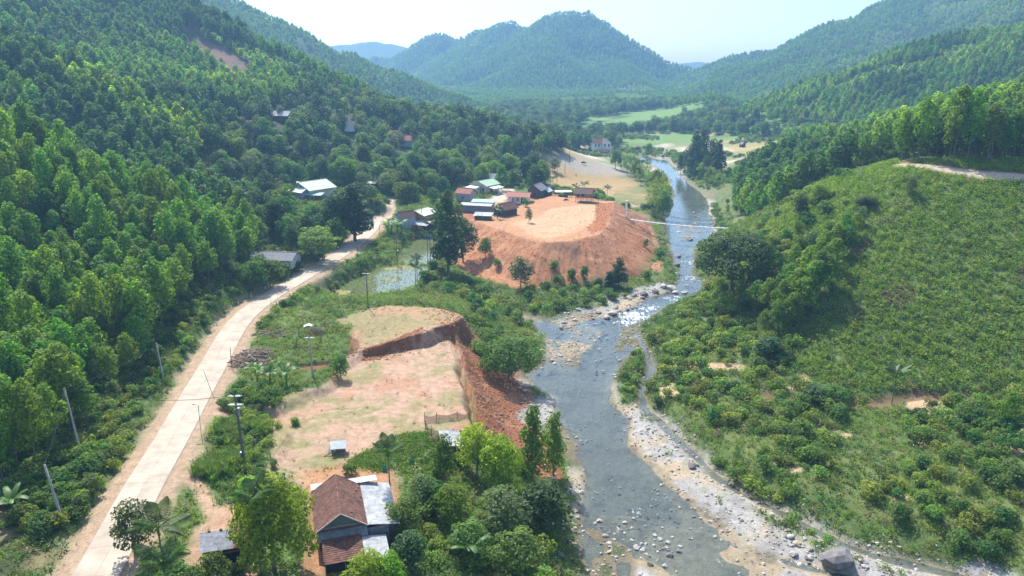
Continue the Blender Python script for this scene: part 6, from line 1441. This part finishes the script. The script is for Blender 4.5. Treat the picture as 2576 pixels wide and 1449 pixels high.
wood_house(866, 308, 29, 70, 5, 7, 2.6, 1.8, 'plank', 'fibro_dark', 'dark grey roof above the white gabled house in the wood')
wood_house(712, 302, 30, 75, 6, 9, 2.8, 2, 'plank', 'fibro', 'grey roofed house at the top edge of the wood')
wood_house(1240, 462, 13, 80, 6, 12, 3, 1.4, 'plank', 'fibro_dark', 'long grey roof behind the cream village house')
wood_house(1300, 452, 11.5, 70, 5, 7, 2.8, 1.6, 'plank', 'fibro', 'grey roof half hidden behind dark trees near the field')
b = at(1286, 462, 12); e = empty('canopy_stand', b, .3, 'white flat canopy on a pole behind the whitewashed house', 'canopy'); bar('pole', (0, 0, -.3), (0, 0, 5.2), .09, 'steel', e); box('canopy', (-1.8, -1.4, 5.2), (1.8, 1.4, 5.35), 'white', e)
b = at(936, 476, 14); e = empty('tank_shed', b, R(-10), 'small shed with a blue barrel left of the village junction', 'shed'); lean(e, 'roof', [(-2, 1.6, 2.9), (2, 1.6, 2.9), (2, -1.2, 2.4)], 'fibro'); box('wall', (-1.8, .2, -.4), (1.8, 1.4, 2.5), 'plank', e)
V, F = tube([(0, -.6, -.2), (0, -.6, 1.3)], [.8, .75], 10); link('barrel', mesh_np('barrel', V, F, M['blue'], True), e)
# white two storey house up the valley
b = at(1522, 384, 9); e = empty('two_storey_house', b, R(14), 'distant white two storey house with pink tile roof up the valley', 'house')
hw_ = 7.0
poly('wall', [(-3, -3, -1), (3, -3, -1), (3, 5, -1), (-3, 5, -1), (-3, -3, hw_), (3, -3, hw_), (3, 5, hw_), (-3, 5, hw_), (0, -3, hw_ + 2.4), (0, 5, hw_ + 2.4)], [(0, 1, 5, 4), (1, 2, 6, 5), (2, 3, 7, 6), (3, 0, 4, 7), (4, 5, 8), (6, 7, 9)], 'whitewash', e)
box('wing_wall', (-9, -1, -1), (-3, 5, hw_ - .3), 'whitewash', e)
for sg in (-1, 1): V, F = corr_geo((0, -3.5, hw_ + 2.5), (0, 1, 0), (sg * 3.6, 0, -2.9), 9, 4.6, .05, .4); link('roof_slope', mesh_np('roof_slope', V, F, M['tile']), e)
for sg in (-1, 1): V, F = corr_geo((-9.6, 2, hw_ + 2.2), (1, 0, 0), (0, sg * 3.8, -2.5), 8, 4.5, .05, .4); link('roof_slope', mesh_np('roof_slope', V, F, M['tile']), e)
for x_ in (-1.4, 1.4):
    w_ = box('window', (x_ - .65, -3.06, 4.2), (x_ + .65, -3.0, 6.2), 'plaster', e); box('pane', (x_ - .5, -3.12, 4.35), (x_ + .5, -3.06, 6.05), 'glass', w_)
box('string_course', (-3.1, -3.15, 3.4), (3.1, -3.0, 3.6), 'plaster', e)
for x_ in (-7.4, -5): w_ = box('window', (x_ - .6, -1.06, 4.2), (x_ + .6, -1.0, 6), 'plaster', e); box('pane', (x_ - .45, -1.12, 4.35), (x_ + .45, -1.06, 5.85), 'glass', w_)
gable_house('brown_shed', at(1518, 389, 8.5), R(60), 4, 7, 2.2, 1.3, 'brick', 'tile_old', 'low brown shed in front of the distant white house', .5, cat='shed')
gable_house('field_hut', at(1867, 372, 9), R(20), 3, 3, 2.2, 1.2, 'plank', 'fibro_dark', 'tiny dark field hut on the terraces right of the river', .4, cat='hut')
# ------------------------------------------------------------------ poles, cables, road furniture
TOPS = {}
def pole(key, u, v, z0, h, label, mat='pole', arms=1, boxes_=(), lean_=(0, 0), r0=.17):
    b = at(u, v, z0); e = empty('utility_pole', b, 0, label, 'utility pole'); tx, ty = lean_
    V, F = tube([(0, 0, -.4), (tx * .5, ty * .5, h * .5), (tx, ty, h)], [r0, r0 * .82, r0 * .6], 8); link('pole', mesh_np('pole', V, F, M[mat], True), e)
    for k in range(arms):
        z = h - .15 - k * 1.25; w = .85 + .1 * k
        a = boxes('crossarm', [((tx - w, ty - .16, z), (tx + w, ty - .10, z + .07)), ((tx - w, ty + .10, z), (tx + w, ty + .16, z + .07)), ((tx - w, ty - .1, z), (tx - w + .06, ty + .1, z + .07)), ((tx + w - .06, ty - .1, z), (tx + w, ty + .1, z + .07))], 'steel', e)
        for x_ in (-w + .08, 0, w - .08): bar('insulator', (tx + x_, ty, z + .07), (tx + x_, ty, z + .3), .05, 'black', a)
    for (bz, s, mt) in boxes_: q = box('meter_box', (tx * bz / h - .3 if s < 0 else tx * bz / h + .18, -.35, bz), (tx * bz / h - .18 + (.0 if s < 0 else .62), -.05, bz + 1.0), mt, e); box('lid', (tx * bz / h - .34 if s < 0 else tx * bz / h + .15, -.38, bz + 1.0), (tx * bz / h - .12 + (.0 if s < 0 else .6), -.02, bz + 1.08), 'white', q)
    TOPS[key] = Vector((b.x + tx, b.y + ty, b.z + h)); return e
pole('a', 616, 1168, 8.8, 10.2, 'dark concrete pole with two crossarms and a meter box right of the road', 'pole_dark', 2, [(7.4, 1, 'fibro_dark'), (.9, -1, 'fibro_dark')], (-.3, 0), .24)
pole('b', 786, 943, 9, 7.0, 'concrete pole standing on the grassy terrace before the bare pad', 'pole', 1)
pole('c', 926, 775, 8, 8.0, 'slim pole with a wide crossarm between paddy and upper pad', 'pole_dark', 1, (), (0, 0), .14)
pole('d', 1000, 668, 6.8, 8.6, 'pole standing on the bund between the two paddies', 'pole_dark', 0, [(3.4, 1, 'fibro_dark')], (-.1, 0), .14)
pole('e', 203, 1140, 12, 9.4, 'tall grey pole in the trees left of the road', 'pole', 0, (), (-.7, .2))
pole('f', 411, 953, 11, 6.4, 'short grey pole at the plantation edge left of the road', 'pole', 0, (), (-.3, 0))
pole('g', 158, 1312, 12, 7.2, 'leaning grey pole in the scrub near the left corner', 'pole', 0, (), (-1.0, .3))
pole('h', 1062, 572, 9.6, 8.2, 'thin pole in front of the junction house', 'pole_dark', 0, (), (0, 0), .12)
for k, (u, v, h, lb) in enumerate([(1421, 437, 7, 'pole with crossarm in the middle of the harvested field'), (1432, 414, 8, 'farther pole at the back of the harvested field'), (1401, 457, 7.5, 'pole at the left edge of the harvested field'), (1385, 460, 6.5, 'leftmost pole by the near corner of the harvested field'), (1354, 475, 6.0, 'pole with a square bracket behind the tall plank house')]): pole('v%d' % k, u, v, 6, h, lb, 'pole_dark', 1 if k in (0, 4) else 0, (), (0, 0), .13)
b = at(2163, 448, 33); e = empty('twin_pole', b, R(10), 'low twin pole with a long crossarm on the crest of the spur', 'utility pole')
for x_ in (-.5, .5): bar('post', (x_, 0, -.3), (x_, 0, 3.0), .1, 'pole', e)
box('crossarm', (-1.6, -.06, 2.85), (1.6, .06, 3.0), 'pole', e)
def cable(p, q, sag, label, r=.028):
    P = [p.lerp(q, t) - Vector((0, 0, sag * 4 * t * (1 - t))) for t in np.linspace(0, 1, 13)]; V, F = tube([tuple(x) for x in P], [r] * 13, 4, False)
    return tag(link('power_cable', mesh_np('power_cable', V, F, M['black'])), label, 'cable')
cable(TOPS['a'], TOPS['b'], .8, 'cable from the meter box pole to the terrace pole'); cable(TOPS['b'], TOPS['c'], .8, 'cable from the terrace pole to the crossarm pole by the paddy')
cable(TOPS['a'], TOPS['e'], 1.2, 'cable crossing the road from the meter box pole to the tall grey pole'); cable(TOPS['e'], TOPS['f'], .8, 'cable along the plantation between the two grey poles left'); cable(TOPS['e'], TOPS['g'], .7, 'cable from the tall grey pole down to the leaning one')
cable(TOPS['c'], TOPS['d'], .8, 'cable over the near paddy'); cable(TOPS['d'], TOPS['h'], .6, 'cable from the paddy bund pole to the junction house pole')
def stick(name, u, v, z0, h, lean_, label, cat, r=.035, mat='plank', arm=0):
    b = at(u, v, z0); e = empty(name, b, 0, label, cat); bar('post', (0, 0, -.2), (lean_[0], lean_[1], h), r, mat, e)
    if arm:
        bar('arm', (lean_[0], lean_[1], h), (lean_[0] + arm, lean_[1], h + .25), r * .7, mat, e); box('lamp_head', (lean_[0] + arm - .3, lean_[1] - .1, h + .12), (lean_[0] + arm + .12, lean_[1] + .1, h + .3), 'white', e)
    else: bar('top', (lean_[0], lean_[1], h), (lean_[0] * 1.06, lean_[1] * 1.06, h + .35), r * .5, mat, e)
    return e
stick('street_lamp', 506, 1090, 10, 4.4, (.1, 0), 'thin street lamp with small white head on the right road edge', 'street lamp', .05, 'steel', -.55)
stick('leaning_stake', 540, 1005, 10, 4.6, (-1.3, .4), 'thin stake leaning over the right road edge', 'stake'); stick('roadside_post', 583, 922, 10, 3.4, (.1, 0), 'dark roadside post by the big firewood heap', 'post', .05); stick('roadside_post', 681, 782, 10, 3.2, (.35, 0), 'thin post on the right road edge at the bend', 'post'); stick('roadside_post', 900, 645, 10, 3.8, (0, 0), 'thin post on the right road edge by the paddy', 'post', .05); stick('roadside_post', 955, 600, 10.5, 4.2, (.2, 0), 'thin post near the junction on the right road edge', 'post', .05)
b = at(919, 640, 10); e = empty('warning_sign', b, R(-10), 'triangular warning sign on a red and white post by the paddy', 'sign')
for k in range(6): bar('post_band', (0, 0, .45 * k - .1), (0, 0, .45 * (k + 1) - .1), .05, 'red' if k % 2 else 'white', e)
pl_ = poly('plate', [(-.45, -.06, 2.3), (.45, -.06, 2.3), (0, -.06, 3.1), (-.45, -.03, 2.3), (.45, -.03, 2.3), (0, -.03, 3.1)], [(0, 1, 2), (5, 4, 3), (0, 3, 4, 1), (1, 4, 5, 2), (2, 5, 3, 0)], 'red', e)
poly('face', [(-.30, -.07, 2.38), (.30, -.07, 2.38), (0, -.07, 2.92)], [(0, 1, 2)], 'cream', pl_)
for k, (u, v) in enumerate([(545, 818), (570, 790), (600, 766), (632, 748), (668, 727)]):
    b = at(u, v, 10); e = empty('marker_post', b, R(20), ['first', 'second', 'third', 'fourth', 'fifth'][k] + ' white marker post along the left road bend, counted from the camera', 'marker post'); box('post', (-.08, -.08, -.1), (.08, .08, .75), 'white', e); box('band', (-.085, -.085, .55), (.085, .085, .65), 'red', e)

# ------------------------------------------------------------------ footbridge
A = Vector((43.0, 263.0, 8.2)); Bq = Vector((84.5, 243.5, 8.8)); dr_ = (Bq - A); Ls = dr_.length; rz_ = math.atan2(dr_.y, dr_.x)
br = empty('suspension_footbridge', A, rz_, 'narrow pale suspension footbridge over the river above the fill', 'footbridge')
def dk(x_): return -.9 * 4 * (x_ / Ls) * (1 - x_ / Ls) + (Bq.z - A.z) * x_ / Ls
xs_ = np.linspace(0, Ls, 25)
for sg in (-1, 1):
    V, F = tube([(x_, sg * .65, dk(x_)) for x_ in xs_], [.075] * 25, 6); link('deck_beam', mesh_np('deck_beam', V, F, M['white'], True), br)
    V, F = tube([(x_, sg * .65, dk(x_) + 1.1) for x_ in xs_], [.03] * 25, 4); link('handrail', mesh_np('handrail', V, F, M['plank']), br)
    V, F = tube([(x_, sg * .75, 1.4 + 5.2 * (2 * x_ / Ls - 1) ** 2 + (Bq.z - A.z) * x_ / Ls) for x_ in xs_], [.035] * 25, 4); link('main_cable', mesh_np('main_cable', V, F, M['plank']), br)
for i in range(24):
    x0_, x1_ = xs_[i], xs_[i + 1]; z_ = (dk(x0_) + dk(x1_)) / 2
    box('deck_plank', (x0_ + .03, -.7, z_ + .06), (x1_ - .03, .7, z_ + .12), 'fibro', br)
    for sg in (-1, 1): bar('hanger', (x0_, sg * .66, dk(x0_)), (x0_, sg * .68, dk(x0_) + 1.15), .03, 'plank', br, 4)
for nm, x_, zb in (('left', -1.5, -2.5), ('right', Ls + 2.0, -1.0)):
    t_ = boxes('tower', [((x_ - .18, -.75, zb), (x_ + .18, -.45, 6.8)), ((x_ - .18, .45, zb), (x_ + .18, .75, 6.8))], 'white', br)
    for k in range(5): box('tower_rung', (x_ - .12, -.45, .9 + k * 1.3), (x_ + .12, .45, 1.1 + k * 1.3), 'white', t_)

# ------------------------------------------------------------------ net fences round small plots
def mat_net(name, col, a):
    m, t, N, L, B = newmat(name); B.inputs['Base Color'].default_value = (*col, 1); B.inputs['Roughness'].default_value = .9
    tr = N.new('ShaderNodeBsdfTransparent'); mx = N.new('ShaderNodeMixShader'); mx.inputs[0].default_value = a
    L.new(tr.outputs[0], mx.inputs[1]); L.new(B.outputs[0], mx.inputs[2]); L.new(mx.outputs[0], N['Material Output'].inputs[0]); return m
M['net_red'] = mat_net('red_net', (.36, .10, .07), .38); M['net_dark'] = mat_net('dark_net', (.06, .05, .05), .55)
def net_plot(pts, z0, h, mat, label, sag=.25):
    W_ = [at(u, v, z0) for u, v in pts]; c = sum(W_, Vector()) / len(W_); e = empty('net_fence', c, 0, label, 'net fence'); n = len(W_)
    for i, p in enumerate(W_):
        hh = h * (.9 + .35 * ((i * 37 % 10) / 10)); q = p - c; bar('post', (q.x, q.y, q.z - .2), (q.x + .04, q.y, q.z + hh), .045, 'plank', e)
        r = W_[(i + 1) % n] - c; V = []
        for k in range(7):
            t = k / 6; a = q.lerp(r, t); V += [(a.x, a.y, a.z + .02), (a.x, a.y, a.z + h * .85 - sag * 4 * t * (1 - t))]
        poly('net', V, [(2 * k, 2 * k + 2, 2 * k + 3, 2 * k + 1) for k in range(6)], mat, e)
    return e
net_plot([(740, 884), (800, 884), (806, 866), (808, 846), (752, 846), (746, 866)], 9.8, 1.3, 'net_red', 'small plot fenced with red net on the grassy terrace', .12)
net_plot([(1070, 1078), (1068, 1062), (1098, 1060), (1150, 1055), (1182, 1052), (1192, 1085), (1140, 1100), (1085, 1098)], 8, 1.5, 'net_dark', 'garden plot fenced with sagging dark net at the lower end of the pad', .4)

# ------------------------------------------------------------------ firewood, tarpaulin, rubble, tubs
M['logwood'] = plain('cut_wood', (.27, .205, .15), .95, .45, 4., .3)
LOGS = []
for k in range(5):
    L_ = 1.1 + .35 * k; V, F = tube([(-L_ / 2, 0, 0), (0, .03 * (k - 2), .02), (L_ / 2, 0, 0)], [.075 + .012 * (k % 3), .07, .055], 6); LOGS.append(mesh_np('log', V, F, M['logwood']))
def heap(u, v, z0, n, rx, ry, hgt, label, rz=0, flat=.35, s=1., rot=.6):
    b = at(u, v, z0); e = empty('firewood_heap', b, rz, label, 'firewood'); rs = random.Random(n)
    for i in range(n):
        a = rs.random() * 6.283; q = math.sqrt(rs.random()); x_, y_ = rx * q * math.cos(a), ry * q * math.sin(a); z_ = hgt * (1 - q * q) * rs.random() ** .5 + .08
        w = e.matrix_basis @ Vector((x_, y_, 0)); g = hz(w.x, w.y) - b.z
        link('log', LOGS[rs.randrange(5)], e, (x_, y_, z_ + g), (rs.uniform(-flat, flat), rs.uniform(-flat, flat), rs.gauss(0, rot) + .5), s * rs.uniform(.75, 1.25))
    return e
heap(636, 905, 9.6, 240, 3.4, 4.6, 1.7, 'largest tangled heap of grey brown firewood beside the road', rot=1.0)
heap(796, 838, 9.9, 90, 2.2, 1.1, 1.15, 'cone of short split firewood behind the red net plot', flat=.9, s=.55, rot=1.2)
heap(690, 838, 9.8, 70, 4.0, 1.6, .3, 'thin scatter of sticks between the road and the split firewood', rot=.5, flat=.15)
b = at(776, 822, 10); e = empty('white_tarpaulin', b, R(10), 'white tarpaulin lying on the grass behind the split firewood', 'tarpaulin')
poly('sheet', [(-.9, -.6, .15), (0, -.7, .55), (.9, -.55, .12), (.95, .5, .3), (0, .6, .5), (-.95, .5, .25), (.05, 0, .7)], [(0, 1, 6), (1, 2, 6), (2, 3, 6), (3, 4, 6), (4, 5, 6), (5, 0, 6)], 'white', e); bar('edge_stick', (-1, -.7, .08), (1, -.6, .08), .05, 'wood', e)
b = at(1033, 1183, 8); e = empty('rubble_heap', b, 0, 'heap of pale broken brick near the teal tubs', 'rubble')
for i in range(36):
    a = random.random() * 6.28; q = 1.2 * math.sqrt(random.random()); s = random.uniform(.12, .3); x_, y_ = q * math.cos(a) * 1.3, q * math.sin(a) * .8
    link('chunk', ROCKS['rock_tan'][i % 4], e, (x_, y_, .1 + .25 * (1 - q / 1.2)), (random.random(), random.random(), a), s)
def tub(u, v, z0, label):
    b = at(u, v, z0); e = empty('plastic_tub', b, 0, label, 'tub'); V, F = tube([(0, 0, 0), (0, 0, .55)], [.26, .34], 12, False); link('side', mesh_np('side', V, F, M['tub'], True), e); V, F = tube([(0, 0, .52), (0, 0, .57)], [.37, .37], 12, False); link('rim', mesh_np('rim', V, F, M['tub'], True), e)
    V, F = tube([(0, 0, .03), (0, 0, .06)], [.27, .27], 12); link('bottom', mesh_np('bottom', V, F, M['tub']), e)
M['tub'] = plain('teal_plastic', (.08, .30, .27), .5, .15, 2.)
tub(1036, 1166, 8, 'teal tub at the garden edge right of the slim palm'); tub(967, 1184, 8, 'teal tub just left of the slim palm'); tub(712, 1202, 8, 'teal tub by the tree left of the farmhouse')
b = at(838, 905, 9); e = empty('stake_row', b, 0, 'thin dark stake on the slope above the small bright tree', 'stake'); bar('stake', (0, 0, -.2), (.05, 0, 1.9), .05, 'plank', e); bar('tie', (-.1, 0, 1.5), (.15, 0, 1.55), .02, 'wood', e)

# ------------------------------------------------------------------ living things
def skin_body(name, verts, edges, rad, mat, parent, root=0, sub=2):
    me = bpy.data.meshes.new(name); me.from_pydata(verts, edges, []); me.update(); o = link(name, me, parent)
    o.modifiers.new('skin', 'SKIN'); me.skin_vertices  # radii follow
    for i, r_ in enumerate(rad): me.skin_vertices[0].data[i].radius = (r_, r_) if not hasattr(r_, '__len__') else r_
    me.skin_vertices[0].data[root].use_root = True
    sb = o.modifiers.new('sub', 'SUBSURF'); sb.levels = sb.render_levels = sub; me.materials.append(M[mat]); return o
M['skin'] = plain('skin', (.33, .19, .13), .7, .1, 3.); M['cloth_dark'] = plain('dark_cloth', (.035, .04, .06), .9, .3, 3.); M['cloth_maroon'] = plain('maroon_cloth', (.12, .035, .04), .9, .3, 3.); M['hide'] = plain('buffalo_hide', (.045, .04, .038), .85, .3, 3.); M['hair'] = plain('black_hair', (.012, .011, .011), .6, .2, 3.)
def person(base, rz, label, s=1.6, top='cloth_maroon', low='cloth_dark'):
    e = empty('person', base, rz, label, 'person'); e.scale = (s / 1.7,) * 3
    V = [(0, 0, .93), (0, 0, 1.15), (0, .01, 1.38), (0, 0, 1.47), (0, 0, 1.53), (0, -.02, 1.62), (.19, 0, 1.38), (.24, -.03, 1.12), (.23, -.16, .90), (-.19, 0, 1.38), (-.24, .0, 1.12), (-.23, -.1, .88), (.09, 0, .88), (.10, -.03, .48), (.10, .0, .08), (.10, -.16, .03), (-.09, 0, .88), (-.10, .02, .48), (-.11, .08, .08), (-.11, -.08, .03)]
    E = [(0, 1), (1, 2), (2, 3), (3, 4), (4, 5), (2, 6), (6, 7), (7, 8), (2, 9), (9, 10), (10, 11), (0, 12), (12, 13), (13, 14), (14, 15), (0, 16), (16, 17), (17, 18), (18, 19)]
    rad = [.13, .13, .14, .055, .055, .10, .07, .05, .035, .07, .05, .035, .095, .065, .045, .035, .095, .065, .045, .035]
    skin_body('body', V, E, rad, 'skin', e)
    skin_body('shirt', [V[i] for i in (0, 1, 2, 6, 7, 9, 10)], [(0, 1), (1, 2), (2, 3), (3, 4), (2, 5), (5, 6)], [.15, .15, .155, .085, .065, .085, .065], top, e)
    skin_body('trousers', [V[i] for i in (0, 12, 13, 14, 16, 17, 18)], [(0, 1), (1, 2), (2, 3), (0, 4), (4, 5), (5, 6)], [.15, .11, .08, .062, .11, .08, .062], low, e)
    skin_body('hair', [(0, .03, 1.66), (0, .06, 1.6), (0, .07, 1.52)], [(0, 1), (1, 2)], [.10, .09, .05], 'hair', e, 0, 2)
    for sg in (-1, 1):
        for k in range(5): bar('finger', (sg * .23 + (k - 2) * .014, -.16 if sg > 0 else -.1, .885), (sg * .23 + (k - 2) * .018, (-.18 if sg > 0 else -.12) - .01 * (k % 2), .82 + .012 * abs(k - 2)), .009, 'skin', e, 4)
    return e
person(at(762, 1318, 8), R(40), 'person in dark clothes standing on the bare earth left of the farmhouse', 1.62)
person(at(1449, 444, 5), 0, 'tiny person standing in the harvested field', 1.6, 'cloth_dark')
b = at(1467, 414, 5.5); e = empty('water_buffalo', b, R(-8), 'dark water buffalo grazing at the back of the harvested field', 'buffalo')
V = [(0, 0, 1.12), (.55, 0, 1.1), (.95, 0, 1.15), (1.3, 0, 1.0), (1.55, 0, .62), (1.72, 0, .38), (-.5, 0, 1.15), (-.85, 0, 1.15), (-.98, 0, .7), (.6, .22, .75), (.6, .22, .4), (.62, .22, .03), (.6, -.22, .75), (.68, -.22, .4), (.66, -.22, .03), (-.7, .22, .78), (-.82, .22, .42), (-.76, .22, .03), (-.7, -.22, .78), (-.78, -.22, .42), (-.7, -.22, .03)]
E = [(0, 1), (1, 2), (2, 3), (3, 4), (4, 5), (0, 6), (6, 7), (7, 8), (1, 9), (9, 10), (10, 11), (1, 12), (12, 13), (13, 14), (6, 15), (15, 16), (16, 17), (6, 18), (18, 19), (19, 20)]
skin_body('body', V, E, [.46, .44, .33, .22, .19, .12, .44, .28, .04, .15, .09, .08, .15, .09, .08, .17, .09, .08, .17, .09, .08], 'hide', e)
for sg in (-1, 1): V, F = tube([(1.42, sg * .12, .88), (1.35, sg * .4, .98), (1.18, sg * .5, 1.05)], [.05, .04, .01], 6); link('horn', mesh_np('horn', V, F, M['plank'], True), e); poly('ear', [(1.38, sg * .16, .84), (1.32, sg * .36, .82), (1.36, sg * .3, .74)], [(0, 1, 2)], 'hide', e)
# motorbike in front of the cream house
b = at(1252, 492, 12.6); e = empty('motorbike', b, R(30), 'parked motorbike in front of the cream village house', 'motorbike')
for x_ in (-.6, .62):
    V = []; F = []
    for i in range(14):
        a = 2 * math.pi * i / 14
        for j in range(6): w_ = 2 * math.pi * j / 6; V.append((x_ + (.26 + .05 * math.cos(w_)) * math.cos(a), .05 * math.sin(w_), .3 + (.26 + .05 * math.cos(w_)) * math.sin(a)))
    F = [(i * 6 + j, i * 6 + (j + 1) % 6, ((i + 1) % 14) * 6 + (j + 1) % 6, ((i + 1) % 14) * 6 + j) for i in range(14) for j in range(6)]
    w_ = link('wheel', mesh_np('wheel', np.array(V), np.array(F), M['black'], True), e)
    for k in range(3): bar('spoke', (x_ - .25 * math.cos(k), 0, .3 - .25 * math.sin(k)), (x_ + .25 * math.cos(k), 0, .3 + .25 * math.sin(k)), .015, 'steel', w_, 4)
skin_body('frame', [(-.6, 0, .32), (-.25, 0, .45), (.2, 0, .45), (.42, 0, .85), (.6, 0, .32)], [(0, 1), (1, 2), (2, 3), (3, 4)], [.05, .13, .12, .08, .04], 'red', e, 2)
box('seat', (-.6, -.13, .72), (.1, .13, .82), 'black', e); bar('handlebar', (.36, -.34, 1.0), (.36, .34, 1.0), .022, 'steel', e); box('front_shield', (.34, -.2, .45), (.42, .2, .95), 'white', e); box('headlight', (.42, -.09, .86), (.52, .09, 1.0), 'white', e)
